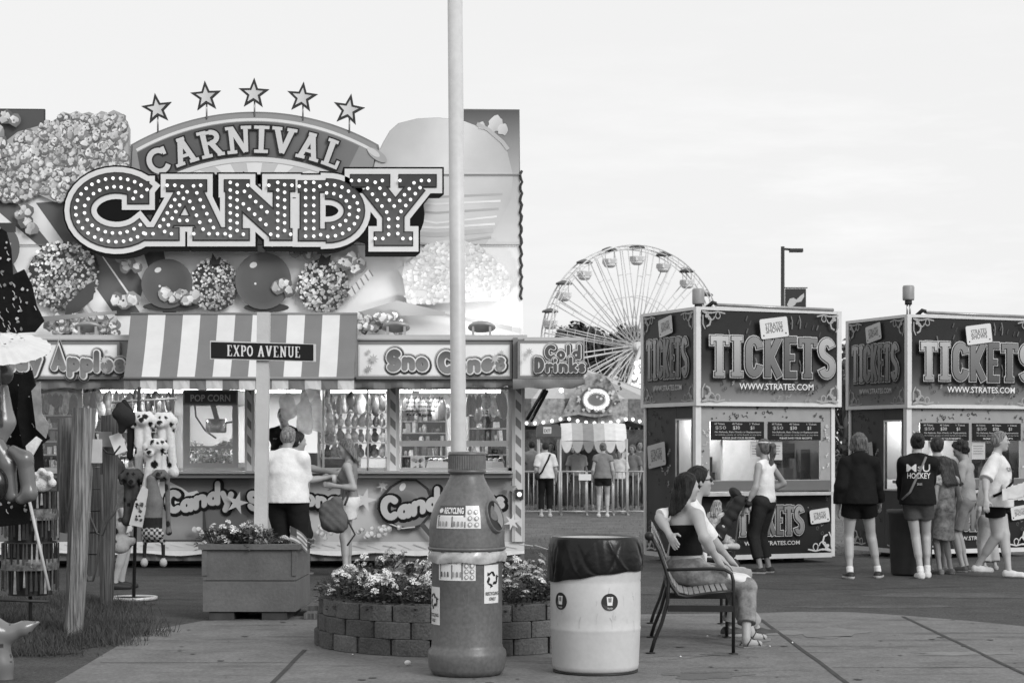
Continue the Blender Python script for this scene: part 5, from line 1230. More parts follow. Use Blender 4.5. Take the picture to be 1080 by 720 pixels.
# ---------------------------------------------------------------- ride entrance and fence
FY = 43.0; FP = mat(.42, .45, .3, var=.1, name='galvanised fence')
def panel(x0, x1, lab):
    A_, B_ = W(x0, 0, FY).x, W(x1, 0, FY).x; t = empty('barrier', ((A_+B_)/2, FY, 0), lab, 'barrier')
    b = MB(); z1, z0 = W(0, 497, FY).z, W(0, 539, FY).z; b.tube([(A_, FY, z1), (B_, FY, z1)], .022, 6); b.tube([(A_, FY, z0), (B_, FY, z0)], .022, 6); b.tube([(A_, FY, z0-.1), (A_, FY, z1)], .024, 6); b.tube([(B_, FY, z0-.1), (B_, FY, z1)], .024, 6)
    n = max(3, int((B_-A_)/.115))
    for k in range(1, n): x = A_+(B_-A_)*k/n; b.tube([(x, FY, z0), (x, FY, z1)], .012, 5)
    b.build('bars', FP, t)
    b = MB(); b.box((A_-.02, FY-.25, .0), (A_+.02, FY+.25, .03)); b.build('foot', FP, t)
for x0, x1, lab in ((552, 590, 'grey barred fence panel behind the woman with the sling bag'), (592, 618, 'grey barred fence panel under the left end of the striped canopy'), (619, 646, 'grey barred fence panel behind the woman in dark shorts'), (647, 661, 'short grey barred gate panel left of the canopy post'), (662, 690, 'grey barred fence panel running behind the left ticket booth')): panel(x0, x1, lab)
b = MB(); p = W(617, 503, FY-.05); b.box((p.x-.14, FY-.06, p.z-.07), (p.x+.14, FY-.04, p.z+.07)); tag(b.build('fence_notice', WHITE), 'small white notice tied to the barred fence', 'notice')
ec = empty('entrance_canopy', W(626, 540, FY+.6), 'vaulted striped canopy on thin poles over the ride entrance', 'canopy')
b = MB(); b.sm = True
p = W(592, 465, FY+.4); q = W(661, 446, FY+.4); wd = (q.x-p.x); ns_ = 6
for k in range(ns_):
    b.c = (.62, .36, .22, .4, .6, .66)[k]
    for j in range(10):
        f = lambda u, v: (p.x+wd*u, FY+.4+1.8*v, p.z+.02*abs(math.sin(u*PI*8))+(q.z-p.z)*math.sin(PI*min(1, max(0, .0+v)))**.5)
        u0, u1, v0, v1 = k/ns_, (k+1)/ns_, j/10, (j+1)/10; b.add([f(u0, v0), f(u1, v0), f(u1, v1), f(u0, v1)], [(0, 1, 2, 3)])
b.build('canopy_top', mat(.5, .8, var=.1, vcol=True, name='striped canvas'), ec)
b = MB(); b.sm = True
for k in range(48):
    u0, u1 = k/48, (k+1)/48; b.c = (.62, .36, .22, .4, .6, .66)[int(u0*6)]
    f = lambda u, d: (p.x+wd*u, FY+.39, p.z+.02*0-(0 if d == 0 else .05+.22*abs(math.sin(u*PI*6))**.7)); b.add([f(u0, 0), f(u1, 0), f(u1, 1), f(u0, 1)], [(0, 1, 2, 3)])
b.build('canopy_scallop', mat(.5, .8, var=.1, vcol=True, name='striped canvas'), ec)
for x in (568.5, 591, 661):
    for dy in (.4, 2.1):
        c = W(x, 0, FY+.4).x; b = MB(); b.tube([(c, FY+dy, 0), (c, FY+dy, p.z+.05)], .03, 6); b.build('canopy_pole', FP, ec)
b = MB(); p2 = W(566, 460.5, FY+.3); q2 = W(592, 447, FY+.3); b.box((p2.x, FY+.3, p2.z), (q2.x, FY+1.2, q2.z-.08)); b.prism([(p2.x, FY+.3, q2.z-.08), (q2.x, FY+.3, q2.z-.08), (q2.x-.08, FY+.3, q2.z), (p2.x+.06, FY+.3, q2.z)], (0, .9, 0)); eb = b.build('exit_box', mat(.09, .6, var=.15, name='dark canvas box'), ec)
a = Art(CF(FY+.3)); a.rect(573, 450, 581.5, 457, .6); a.up(); put_text(a, 'EXIT', 577.2, 455.8, 5, .08, 7, .02, 'c'); adopt(a.build('exit_sign', PRINT(), None), eb)
# dark panel added behind the fence for the shade under the ride
b = MB(); b.box((W(548, 0, 50).x, 50, 0), (W(700, 0, 50).x, 50.1, 2.0)); tag(b.build('ride_shade', mat(.05, .6, var=.9, scale=3, fine=.6, name='painted skirting')), 'dark painted skirting added to darken the ride behind the barred fence', 'backdrop')
# ================================================================ things close to the camera
def lathe_obj(name, prof, m, parent, at, n=40): 
    b = MB(); b.lathe(prof, at, n); return b.build(name, m, parent)
# ---- recycling bin shaped like a bottle
BC = G(492.5, 711.5); S_ = F_PX/BC.y
zz = lambda y: EYE-(y-HZ)/F_PX*BC.y
rr = lambda px: px/S_
bin_ = empty('recycling_bin', (BC.x, BC.y, 0), 'grey bottle shaped recycling bin standing in front of the ring flower bed', 'recycling bin')
GB = mat(.115, .34, var=.16, scale=3, bump=.1, bscale=200, spec=.45, fine=.16, name='grey moulded plastic')
zb = lambda y: zz(y)*1.0
prof = [(.001, .012), (rr(36), .012), (rr(40), .05), (rr(41.5), .12), (rr(41.5), zz(689)), (rr(41), zz(685)), (rr(38), zz(681.5)), (rr(37.2), zz(678)), (rr(37.2), zz(590)), (rr(38.6), zz(586)), (rr(38.6), zz(580)), (rr(40), zz(578)), (rr(40), zz(574)), (rr(39.6), zz(570)), (rr(39.8), zz(556)), (rr(38.4), zz(544)), (rr(34), zz(532)), (rr(28), zz(521)), (rr(22), zz(511)), (rr(18.2), zz(503)), (rr(17), zz(498)), (.001, zz(498))]
s = MB(); s.lathe(prof, (BC.x, BC.y, 0), 64); body = s.build('body', GB, bin_)
b = MB(); n = 48                                                    # ribbed cap
for (r0, z0, r1, z1) in ((19.3, 498.5, 19.6, 480), ):
    P_ = []
    for k in range(n*2):
        t = PI*k/n; r_ = rr(19.4)+(.004 if k % 2 else 0); P_.append((r_*math.cos(t), r_*math.sin(t)))
    b.prism([(BC.x+x, BC.y+y, zz(494.5)) for x, y in P_], (0, 0, zz(480)-zz(494.5)))
b.lathe([(.001, zz(480)), (rr(19.8), zz(480)), (rr(20), zz(478.5)), (rr(19.2), zz(476.4)), (.001, zz(475.8))], (BC.x, BC.y, 0), 48); b.lathe([(rr(19), zz(495)), (rr(20.2), zz(495.5)), (rr(20.2), zz(498)), (rr(18), zz(499))], (BC.x, BC.y, 0), 48)
b.build('cap', GB, bin_)
b = MB(); b.lathe([(rr(40.2), zz(579)), (rr(41.2), zz(578.4)), (rr(41.2), zz(576.8)), (rr(40.2), zz(576))], (BC.x, BC.y, 0), 56); b.build('rim_band', GB, bin_)
# deposit opening: dished ring turned to the right
n_dir = Vector((math.cos(R(-38)), math.sin(R(-38)), .32)).normalized(); oc = Vector((BC.x, BC.y, zz(543)))+Vector((n_dir.x, n_dir.y, 0)).normalized()*rr(38.2)
Mo = n_dir.to_track_quat('Z', 'Y').to_matrix()
b = MB(); b.lathe([(.096, -.03), (.102, .004), (.108, .008), (.113, .003), (.116, -.03)], oc, 28, M=Mo @ Matrix.Diagonal((.72, 1.0, 1)).to_3x3()); b.build('opening_rim', GB, bin_)
b = MB(); b.lathe([(.1, .003), (.08, -.004), (.001, -.006)], oc, 28, M=Mo @ Matrix.Diagonal((.72, 1.0, 1)).to_3x3()); b.build('opening', BLACK, bin_)
b = MB(); b.sm = True; b.lathe([(.097, .003), (.07, .002), (.05, -.002), (.04, -.003)], oc, 14, M=Mo @ Matrix.Diagonal((.72, 1.0, 1)).to_3x3(), a0=R(-60), a1=R(75)); b.build('opening_lip', mat(.22, .35, name='inner plastic'), bin_)
# labels wrapped on the shell
def wrapmap(rad, z0):
    return lambda x, y, h: Vector((BC.x+(rad(y)+h)*math.sin((x-492.5)/S_/.25), BC.y-(rad(y)+h)*math.cos((x-492.5)/S_/.25), y))
def pr(z):
    P_ = prof[4:-1]
    for (r0, z0), (r1, z1) in zip(P_, P_[1:]):
        if min(z0, z1) <= z <= max(z0, z1): return r0+(r1-r0)*(z-z0)/((z1-z0) or 1)
    return rr(38)
def sub(a, x0, z0, x1, z1, c, nx=8, nz=5): a.grid(x0, z0, x1, z1, lambda x, y: c, nx, nz)
def utext2(a, t, x, z, size, c, width, bold=.02):
    v, f = text_mesh(t, size, bold); xs = [p[0] for p in v]; k = width/(max(xs)-min(xs)); a.h += .0008; a.add([a.map(x+(p[0]-min(xs))*k, z+p[1], a.h) for p in v], f, c)
def recyc(a, cx, cz, s_, c):
    for k in range(3):
        th = R(90+120*k); T = lambda p, q: (cx+(p*math.cos(th)-q*math.sin(th))*s_*RX, cz+(p*math.sin(th)+q*math.cos(th))*s_)
        a.stroke_pts = None
        a.shape([T(.62, .42), (T(.42, .12)), T(.95, -.05), T(1.0, .18)] if False else [T(.35, -.62), T(.95, -.2), T(.95, .22), T(.62, .02), T(.32, -.22)], c)
        a.shape([T(.98, .1), T(.72, .62), T(.42, .62), T(.66, .2)], c); a.shape([T(.5, .36), T(.38, .86), T(.9, .78)], c)
RX = 165.0
def sheet_label(x0, x1, zt, zb_, head):
    a = Art(wrapmap(pr, 0), h0=.002, dh=.0004); xm = x0+(x1-x0)*.68
    sub(a, x0, zb_, x1, zt, .7, 14, 6); a.up(.001)
    if head: sub(a, x0, zt-(zt-zb_)*.42, xm, zt, .06, 10, 2); a.up(.001); utext2(a, 'RECYCLING', x0+9, zt-(zt-zb_)*.34, .055, .75, xm-x0-11, .03); a.disc(x0+4.5, zt-(zt-zb_)*.22, 3, .7, ry=.016, n=10)
    else: utext2(a, 'RECYCLING', x0+2, zt-(zt-zb_)*.18, .03, .2, xm-x0-8, .02); 
    rq = random.Random(int(x0)); zt2 = zt-(zt-zb_)*(.46 if head else .22)
    for k in range(2): xa = x0+3+k*(xm-x0)*.5; a.stroke([(xa, zb_+.01), (xa, zt2)], 1.0, .08)
    a.stroke([(xm-.5, zb_+.006), (xm-.5, zt-.006)], 1.2, .1); a.stroke([(x0+2, zt2), (xm, zt2)], .008, .1)
    for k in range(2):
        for j in range(3): a.blob(rq, x0+(xm-x0)*(.16+.5*k)+j*4.2, zb_+(zt2-zb_)*.42, 1.3, rq.uniform(.08, .3), 6, .1) if False else a.shape([(x0+(xm-x0)*(.16+.5*k)+j*4.2+dx, zb_+(zt2-zb_)*.42+dz) for dx, dz in ((-1, -.02), (1.2, -.02), (.9, .012), (-.7, .016))], rq.uniform(.08, .35))
    for k in range(2):
        for j in range(3): cx = xm+(x1-xm)*(.3+.42*k); cz = zb_+(zt-zb_)*(.18+.28*j); a.disc(cx, cz, 2.2, .2, ry=.015, n=10); a.disc(cx, cz, 1.5, .7, ry=.01, n=8)
    return a.build('bin_label', mat(.5, .3, var=.06, vcol=True, name='label print'), body)
sheet_label(457.5, 508, zz(532), zz(555.5), True); sheet_label(458.5, 503, zz(588.5), zz(609.5), False)
for x0, x1, zt, zb_ in ((513, 533, zz(593.5), zz(633.5)), (452, 466, zz(617), zz(656.5))):
    a = Art(wrapmap(pr, 0), h0=.002, dh=.0004); a0_ = x0 if x0 > 480 else x0-14
    if x0 < 480: x0 = 436
    x1 = x0+22 if x0 > 480 else 460
    sub(a, x0, zb_, x1, zt, .7, 10, 6); a.up(.001); recyc(a, (x0+x1)/2, zb_+(zt-zb_)*.63, .052, .02)
    utext2(a, 'RECYCLING', x0+1.5, zb_+.055, .03, .05, x1-x0-3, .03); utext2(a, 'ONLY', x0+(x1-x0)*.28, zb_+.02, .03, .05, (x1-x0)*.44, .03)
    a.build('bin_label', mat(.5, .3, var=.06, vcol=True, name='label print'), body)
a = Art(wrapmap(pr, 0), h0=.003); recyc(a, 486, zz(698), .04, .2); a.build('moulded_mark', PRINT(.5), body)
# translucent liner showing between lid and body
s = MB(); s.sm = True; nn = 90; rq = random.Random(4)
V_ = []
for j, (dr, y) in enumerate(((.002, 580), (.012, 583), (.016, 587), (.008, 591.5))):
    for k in range(nn):
        t = 2*PI*k/nn; V_.append((BC.x+(rr(38.8)+dr+.006*math.sin(t*9+j)+.004*math.sin(t*23+j*2))*math.cos(t), BC.y+(rr(38.8)+dr+.006*math.sin(t*9+j)+.004*math.sin(t*23+j*2))*math.sin(t), zz(y+1.2*math.sin(t*5+1)*(j == 3))))
s.add(V_, [(j*nn+k, j*nn+(k+1) % nn, (j+1)*nn+(k+1) % nn, (j+1)*nn+k) for j in range(3) for k in range(nn)])
o = s.build('bin_liner', mat(.4, .25, var=.3, scale=14, spec=.7, name='clear liner film')); tag(o, 'pale plastic liner folded over the grey recycling bin rim', 'bin liner'); origin_to(o, (BC.x, BC.y, zz(591)))
# ---- white drum used as a litter bin
DC = G(628, 708.6); S2_ = F_PX/DC.y; dz = lambda y: EYE-(y-HZ)/F_PX*DC.y; dr = lambda p: p/S2_
drum = empty('litter_drum', (DC.x, DC.y, 0), 'pale plastic drum used as a litter bin beside the bench', 'litter bin')
PD = mat(.52, .42, var=.1, scale=2.5, bump=.04, bscale=40, fine=.03, name='pale plastic drum')
dp = [(.001, .02), (dr(42), .02), (dr(45), .035), (dr(45.6), .06), (dr(47.2), dz(665)), (dr(47.6), dz(662.5)), (dr(47.9), dz(660.5)), (dr(47.4), dz(659)), (dr(47.6), dz(650)), (dr(47.6), dz(613)), (dr(47.2), dz(611.5)), (dr(47.8), dz(609)), (dr(47.6), dz(590)), (dr(46.4), dz(575)), (dr(45), dz(567)), (dr(43), dz(566)), (dr(43), dz(640)), (.001, dz(642))]
lathe_obj('body', dp, PD, drum, (DC.x, DC.y, 0), 56)
lathe_obj('foot_ring', [(dr(41), .002), (dr(44.5), .004), (dr(45), .022), (dr(41), .022)], BLACK, drum, (DC.x, DC.y, 0), 56)
for px in (590, 641):
    ang = math.asin(max(-1, min(1, (px-628)/48.5))); fm = lambda x, y, h: Vector((DC.x+(dr(47.6)+h)*math.sin(ang+x), DC.y-(dr(47.6)+h)*math.cos(ang+x), y))
    a = Art(fm, h0=.002, dh=.0005); cz = dz(631); k = 1/dr(47.6); r0 = dr(9)
    a.disc(0, cz, r0*k, .02, ry=r0, n=28); a.up(.0008); a.disc(0, cz, r0*k*.93, .03, ry=r0*.93, n=28)
    a.shape([(-.022*k, cz+.035), (.022*k, cz+.035), (.017*k, cz-.022), (-.017*k, cz-.022)], .72); a.up(.0004); a.shape([(-.012*k, cz+.028), (.012*k, cz+.028), (.010*k, cz-.0), (-.010*k, cz-.0)], .2)
    v, f = text_mesh('TRASH', .014, .02); xs = [p[0] for p in v]; m0 = max(xs)/2; a.h += .001; a.add([fm((p[0]-m0)*k*.9, cz-.045+p[1], a.h) for p in v], f, .55)
    a.build('round_sticker', mat(.5, .3, var=.06, vcol=True, name='label print'), drum)
s = MB(); s.sm = True; nn = 260; key = [(566, 42, 0), (564.8, 45.3, .0), (567, 47, .3), (571, 48.2, .6), (578, 49.2, 1), (588, 49.8, 1), (597, 49.9, 1), (602, 49.7, .9), (605, 49.2, .5)]
rb_ = random.Random(23); folds = []
for k in range(64): folds.append((rb_.uniform(0, 2*PI), rb_.uniform(-.9, .9), rb_.uniform(.02, .06), rb_.uniform(-1.3, 1.7), rb_.uniform(.1, .9), rb_.uniform(.2, .5)))
V_ = []; NRW = 34
for j in range(NRW):
    q0 = j/(NRW-1)*(len(key)-1); a_ = min(int(q0), len(key)-2); u_ = q0-a_; y, r_, q = (key[a_][m]+(key[a_+1][m]-key[a_][m])*u_ for m in range(3)); fr = j/(NRW-1)
    for k in range(nn):
        t = 2*PI*k/nn; xx = math.cos(t); yy = y+(max(0, fr-.2)/.8)**1.4*(-xx*5.5+1.6*math.sin(2*t+1)+.5*math.sin(9*t))
        f1 = 0
        for t0, sl_, w_, am, fc, fw_ in folds:
            d = (t-t0-sl_*(fr-.5)+PI) % (2*PI)-PI
            if abs(d) < 3*w_: f1 += am*math.exp(-(d/w_)**2)*math.exp(-((fr-fc)/fw_)**2)
        r2 = dr(r_+.5+q*max(-1.5, min(2.2, f1*.8)))
        V_.append((DC.x+r2*math.cos(t), DC.y+r2*math.sin(t), dz(yy)))
s.add(V_, [(j*nn+k, j*nn+(k+1) % nn, (j+1)*nn+(k+1) % nn, (j+1)*nn+k) for j in range(NRW-1) for k in range(nn)])
bagm = mat(.006, .3, var=.1, scale=8, bump=.15, bscale=22, spec=.35, name='black bin bag film')
o = s.build('bin_bag', bagm); tag(o, 'wrinkled black bin bag folded over the top of the pale drum', 'bin bag'); origin_to(o, (DC.x, DC.y, dz(606)))
a = Art(lambda x, y, h: Vector((DC.x+(dr(47.55)+h)*math.sin(x), DC.y-(dr(47.55)+h)*math.cos(x), y)), h0=.0008, dh=.0001); rs = random.Random(6)
for k in range(26):                                     # scuffs and drips on the plastic
    x, y = rs.uniform(-1.5, 1.5), rs.uniform(dz(655), dz(615)); L_ = rs.choice((.01, .02, .05)); e = rs.uniform(-1, 1)
    a.stroke([(x, y), (x+L_*e*1.2, y-L_*(1-abs(e)*.7)), (x+L_*e*1.5, y-L_*1.5)], rs.uniform(.002, .006), rs.uniform(.2, .36), rnd=True)
tag(a.build('scuff_marks', mat(.5, .5, var=.1, vcol=True, name='scuffs'), drum), kind='stuff')
a = Art(lambda x, y, h: Vector((BC.x+(rr(37.2)+h)*math.sin(x), BC.y-(rr(37.2)+h)*math.cos(x), y)), h0=.0008, dh=.0001)
for k in range(60):
    x, y = rs.uniform(-1.5, 1.5), rs.uniform(zz(676), zz(615)); L_ = rs.choice((.01, .02, .06)); e = rs.uniform(-1, 1)
    a.stroke([(x, y), (x+L_*e*1.4, y-L_*(1-abs(e)*.8)), (x+L_*e*2, y-L_*1.5)], rs.uniform(.0015, .004), rs.choice((.06, .07, .17, .2)), rnd=True)
tag(a.build('scuff_marks', mat(.5, .5, var=.1, vcol=True, name='scuffs'), bin_), kind='stuff')
# ---- bench
BKX, BFX = 686, 775                                    # back and front legs in photo columns at the near end
NE, FE = 13.95, 16.35                                  # near and far ends
bx = lambda px: (px-540)/F_PX*NE
ZB = lambda y: EYE-(y-HZ)/F_PX*NE
bench = empty('park_bench', (bx(686), NE, 0), 'dark metal framed park bench facing the ticket booths with a couple on it', 'bench')
IRON = mat(.02, .4, .2, var=.2, name='black iron'); SLAT = mat(.3, .4, .2, var=.15, scale=6, name='grey coated strap')
x_b, x_f = bx(687), bx(773)
def rail(Y): 
    return [(bx(686), Y, .0), (bx(690), Y, ZB(676)), (bx(698), Y, ZB(656)), (bx(704), Y, ZB(634)), (bx(705), Y, ZB(612)), (bx(702), Y, ZB(600)), (bx(695), Y, ZB(580)), (bx(685), Y, ZB(562))]
for Y in (NE, (NE+FE)/2, FE):
    b = MB(); b.tube(rail(Y), .014, 8); b.build('back_leg', IRON, bench)
    b = MB(); b.tube([(bx(773), Y, .0), (bx(773), Y, ZB(612)), (bx(771), Y, ZB(604)), (bx(764), Y, ZB(600)), (bx(752), Y, ZB(599)), (bx(703), Y, ZB(600.5))], .013, 8); b.build('arm_rest', IRON, bench)
    b = MB(); b.bar((bx(704), Y, ZB(641)), (bx(773), Y, ZB(641)), .03, .045); b.build('end_rail', IRON, bench)
    b = MB(); b.tube([(bx(703), Y, ZB(604)), (bx(708), Y, ZB(617)), (bx(715), Y, ZB(627)), (bx(724), Y, ZB(629)), (bx(748), Y, ZB(625)), (bx(772), Y, ZB(623))], .013, 8); b.build('seat_support', IRON, bench)
    for px in (686, 773):
        b = MB(); b.lathe([(.001, .0), (.035, .0), (.035, .008), (.001, .012)], (bx(px), Y, .009), 14); b.build('foot', IRON, bench)
b = MB(); b.ball((bx(684.5), NE-.01, ZB(565)), .034, 10); b.build('end_knob', BLACK, bench)
b = MB(); b.bar((bx(704), NE, ZB(620)), (bx(704), FE, ZB(620)), .03); b.build('long_rail', IRON, bench)
pth = [(686, 563), (690, 571), (695, 583), (700, 595), (704, 606), (709, 616), (716, 625), (726, 627.5), (738, 626), (750, 624), (762, 622.5), (773, 622)]
tot = []
for (xa, ya), (xb_, yb) in zip(pth, pth[1:]):
    for q in (0, .5): tot.append((xa+(xb_-xa)*q, ya+(yb-ya)*q))
for k in range(0, len(tot)-1):                         # straps along the bench
    (xa, ya) = tot[k]; (xb_, yb) = tot[k+1]; m0 = .12; A_ = Vector((bx(xa+(xb_-xa)*m0), 0, ZB(ya+(yb-ya)*m0))); B_ = Vector((bx(xb_-(xb_-xa)*m0), 0, ZB(yb-(yb-ya)*m0))); nrm = Vector((-(B_-A_).z, 0, (B_-A_).x)).normalized()*.006
    nrm = nrm if nrm.x > 0 or nrm.z > 0 else -nrm
    b = MB(); pts = [A_+nrm*2, B_+nrm*2, B_+nrm, A_+nrm]; b.prism([(p.x, NE+.012, p.z) for p in pts], (0, FE-NE-.024, 0)); b.build('slat', SLAT, bench)
bench.rotation_euler.z = R(-4.2)
# ---- ring flower bed
RC = Vector(((482-540)/F_PX*14.75, 14.78, 0)); RR = 1.09
BLK2 = [mat(g, .92, var=.25, scale=5, bump=.6, bscale=50, fine=.25, name='cast wall block') for g in (.08, .1, .125)]
wall = empty('ring_wall', (RC.x, RC.y, 0), 'low round wall of three courses of dark blocks around the flower bed', 'garden wall')
rq = random.Random(9); nb = 22
for c in range(3):
    for k in range(nb):
        t0 = 2*PI*(k+.5*(c % 2)+rq.uniform(-.015, .015))/nb; t1 = t0+2*PI/nb*.955; R1 = RR-.012*c+rq.uniform(-.008, .008); R0 = R1-.2; z0, z1 = .012+c*.122, .012+c*.122+.117
        if math.sin((t0+t1)/2) > .55 and c < 2: continue
        m_ = (t0+t1)/2; P_ = [(RC.x+r*math.cos(t), RC.y+r*math.sin(t)) for r, t in ((R1-.012, t0), (R1+.004, t0+.03), (R1+.012, m_), (R1+.004, t1-.03), (R1-.012, t1), (R0, t1-.02), (R0, t0+.02))]
        b = MB(); e = .006; n = len(P_); cx_ = sum(p[0] for p in P_)/n; cy_ = sum(p[1] for p in P_)/n; sh = lambda s_: [(cx_+(x-cx_)*s_, cy_+(y-cy_)*s_) for x, y in P_]
        V_ = [(x, y, z0) for x, y in P_]+[(x, y, z1-e) for x, y in P_]+[(x, y, z1+rq.uniform(-.002, .002)) for x, y in sh(.95)]
        b.add(V_, [tuple(range(n))[::-1], tuple(range(2*n, 3*n))]+[(j*n+i, j*n+(i+1) % n, (j+1)*n+(i+1) % n, (j+1)*n+i) for j in range(2) for i in range(n)]); b.build('block', rq.choice(BLK2), wall)
b = MB(); b.lathe([(.001, .33), (RR-.15, .3)], (RC.x, RC.y, 0), 30); tag(b.build('bed_soil', mat(.03, 1, var=.4, scale=12, bump=.8, bscale=40, name='bed soil')), kind='structure')
LEAF = mat(.5, .6, var=.25, scale=6, vcol=True, name='leaves and petals')
def flower_clump(seed, h=.26, rad=.2, nf=14, nl=420, pg=(.5, .78)):
    r_ = random.Random(seed); t = bpy.data.objects.new('bedding_plant', None); COL.objects.link(t)
    b = MB()
    for _ in range(nl):
        a_ = r_.random()*2*PI; rr_ = rad*math.sqrt(r_.random()); z = h*r_.random()**.7*(1-.35*(rr_/rad)**2); p = Vector((rr_*math.cos(a_), rr_*math.sin(a_), z)); d = Vector((math.cos(a_)+r_.uniform(-.8, .8), math.sin(a_)+r_.uniform(-.8, .8), r_.uniform(-.2, .9))).normalized(); u = d.cross(Vector((0, 0, 1)) if abs(d.z) < .9 else Vector((1, 0, 0))).normalized(); L_ = r_.uniform(.025, .055); wd = L_*.28
        b.add([p, p+d*L_*.5+u*wd, p+d*L_-Vector((0, 0, L_*.2)), p+d*L_*.5-u*wd], [(0, 1, 2, 3)], r_.uniform(.025, .11))
    for _ in range(26): a_ = r_.random()*7; b.bar((0.3*rad*math.cos(a_), .3*rad*math.sin(a_), 0), (rad*.8*math.cos(a_), rad*.8*math.sin(a_), h*.9), .004, c=.05)
    b.build('foliage', LEAF, t, local=True)
    for _ in range(nf):
        a_ = r_.random()*2*PI; rr_ = rad*r_.uniform(.1, 1.08); c = Vector((rr_*math.cos(a_), rr_*math.sin(a_), h*(1.1-.55*(rr_/rad)**2)+r_.uniform(-.05, .03))); b = MB(); q = r_.uniform(.017, .028); tilt_ = Vector((math.cos(a_)*.6, math.sin(a_)*.6-.5, .8)).normalized(); u = tilt_.orthogonal().normalized(); v = tilt_.cross(u)
        for k in range(17):
            e = 2*PI*k/17*3+r_.random(); s_ = q*math.sqrt((k+.6)/17); p = c+u*math.cos(e)*s_+v*math.sin(e)*s_+tilt_*(.012*(1-(s_/q)**2)); o_ = tilt_.cross(u*math.cos(e)+v*math.sin(e)); w_ = q*.3; rd_ = (u*math.cos(e)+v*math.sin(e))
            b.add([p-o_*w_, p+rd_*w_*.9, p+o_*w_, p-rd_*w_*.9+tilt_*.004], [(0, 1, 2, 3)], r_.uniform(*pg)*(.65 if k < 3 else 1))
        b.bar(c-tilt_*.1, c, .003, c=.06)
        b.build('blossom', LEAF, t, local=True)
    return t
protos = [flower_clump(s_, nf=nf_) for s_, nf_ in ((1, 22), (2, 14), (3, 27))]
spots = []
for ring, n in ((.86, 17), (.6, 11), (.32, 6)):
    for k in range(n):
        t = 2*PI*(k+rq.uniform(-.2, .2))/n
        spots.append((ring*math.cos(t), ring*math.sin(t)))
for i, (x, y) in enumerate(spots):
    o = protos[i] if i < 3 else copy_tree(protos[i % 3]); o.location = (RC.x+x, RC.y+y, .29); o.rotation_euler = (0, 0, rq.random()*6); s_ = rq.uniform(.9, 1.2); hh = .85+.3*max(0, y+.25); o.scale = (s_, s_, s_*hh)
    tag(o, 'bushy bedding plant with pale round blossoms inside the low ring wall', 'flowering plant', 'flowering plants in the ring bed')
# ---- tall pole in the bed
b = MB(); zt = 5.6; pl = empty('flag_pole', ((482.5-540)/F_PX*RC.y, RC.y, .2), 'tall white pole rising out of the flower bed behind the recycling bin', 'pole')
xb, xt = (483.8-540)/F_PX*RC.y, (479-540)/F_PX*RC.y
b.tube([(xb+.012, RC.y, .2), (xb, RC.y, 1.52), (xt, RC.y, EYE+HZ/F_PX*RC.y+.8)], [.062, .06, .058], 24); b.build('shaft', mat(.52, .4, var=.1, scale=1.5, fine=.05, name='white painted pole'), pl)
b = MB(); b.lathe([(.07, 0), (.09, .005), (.085, .03), (.064, .05)], (xb, RC.y, .3), 20); b.build('collar', ALU, pl)
# ---- wooden planter with the street sign
PF = 16.65; px_ = lambda p: (p-540)/F_PX*PF; pz = lambda y: EYE-(y-HZ)/F_PX*PF
PW = mat(.12, .7, var=.2, scale=3, bump=.25, bscale=30, fine=.08, name='grey painted timber')
planter = empty('wooden_planter', (px_(263), PF+.45, 0), 'square grey painted timber planter box with flowers and the street sign post', 'planter')
Mp = Matrix.Translation((px_(214), PF, 0)) @ Matrix.Rotation(R(-1), 4, 'Z')
Lw, Ld = px_(312)-px_(214), 1.02
def plk(name, lo, hi, m=PW): 
    b = MB(); b.box(lo, hi, Mp); return b.build(name, m, planter)
zs = [pz(645), pz(613.5), pz(611.5)+.0, pz(580)]
z0, zt = pz(645), pz(579)
for i in range(2):
    za, zb2 = z0+(zt-z0)*i/2+.004, z0+(zt-z0)*(i+1)/2-.004
    plk('board', (0, 0, za), (Lw, .04, zb2)); plk('board', (Lw-.04, .045, za), (Lw, Ld, zb2)); plk('board', (0, .045, za), (.04, Ld, zb2)); plk('board', (.045, Ld-.04, za), (Lw-.045, Ld, zb2))
plk('trim', (-.035, -.035, zt), (Lw+.035, .07, zt+.045)); plk('trim', (Lw-.07, .072, zt), (Lw+.035, Ld-.072, zt+.045)); plk('trim', (-.035, .072, zt), (.07, Ld-.072, zt+.045)); plk('trim', (-.035, Ld-.07, zt), (Lw+.035, Ld+.035, zt+.045))
plk('corner_batten', (Lw-.03, -.012, z0+.32), (Lw+.008, -.001, zt-.004)); plk('corner_batten', (-.008, -.012, z0+.32), (.04, -.001, zt-.004))
for x in (.05, Lw-.3): plk('skid', (x, .02, .01), (x+.22, Ld-.02, z0-.002), mat(.05, .9, var=.3, name='dark skid'))
plk('soil', (.045, .045, zt-.1), (Lw-.045, Ld-.045, zt-.02), mat(.03, 1, var=.4, scale=12, name='bed soil'))
b = MB(); b.box((Lw+.06, .1, .01), (Lw+.24, 1.1, .06), Mp); b.box((Lw+.04, .4, .061), (Lw+.2, 1.05, .1), Mp); o = b.build('timber_offcut', wood(.12)); tag(o, 'weathered timber offcuts lying on the ground beside the planter', 'timber')
pp = [flower_clump(20+k, .2, .17, 12, 300, (.55, .8)) for k in range(2)]
for i, (x, y) in enumerate(((.12, .25), (.3, .3), (.42, .2), (.2, .55), (.42, .6), (.62, .72), (.72, .3), (.75, .62))):
    o = pp[i] if i < 2 else copy_tree(pp[i % 2]); q = Mp @ Vector((x, y, zt-.03)); o.location = q; s_ = 1.25 if i < 3 else .9; o.scale = (s_, s_, s_*(.9 if i < 5 else .6)); o.rotation_euler = (0, 0, i*1.3)
    tag(o, 'pale flowering plant growing in the grey timber planter', 'flowering plant', 'flowers in the timber planter')
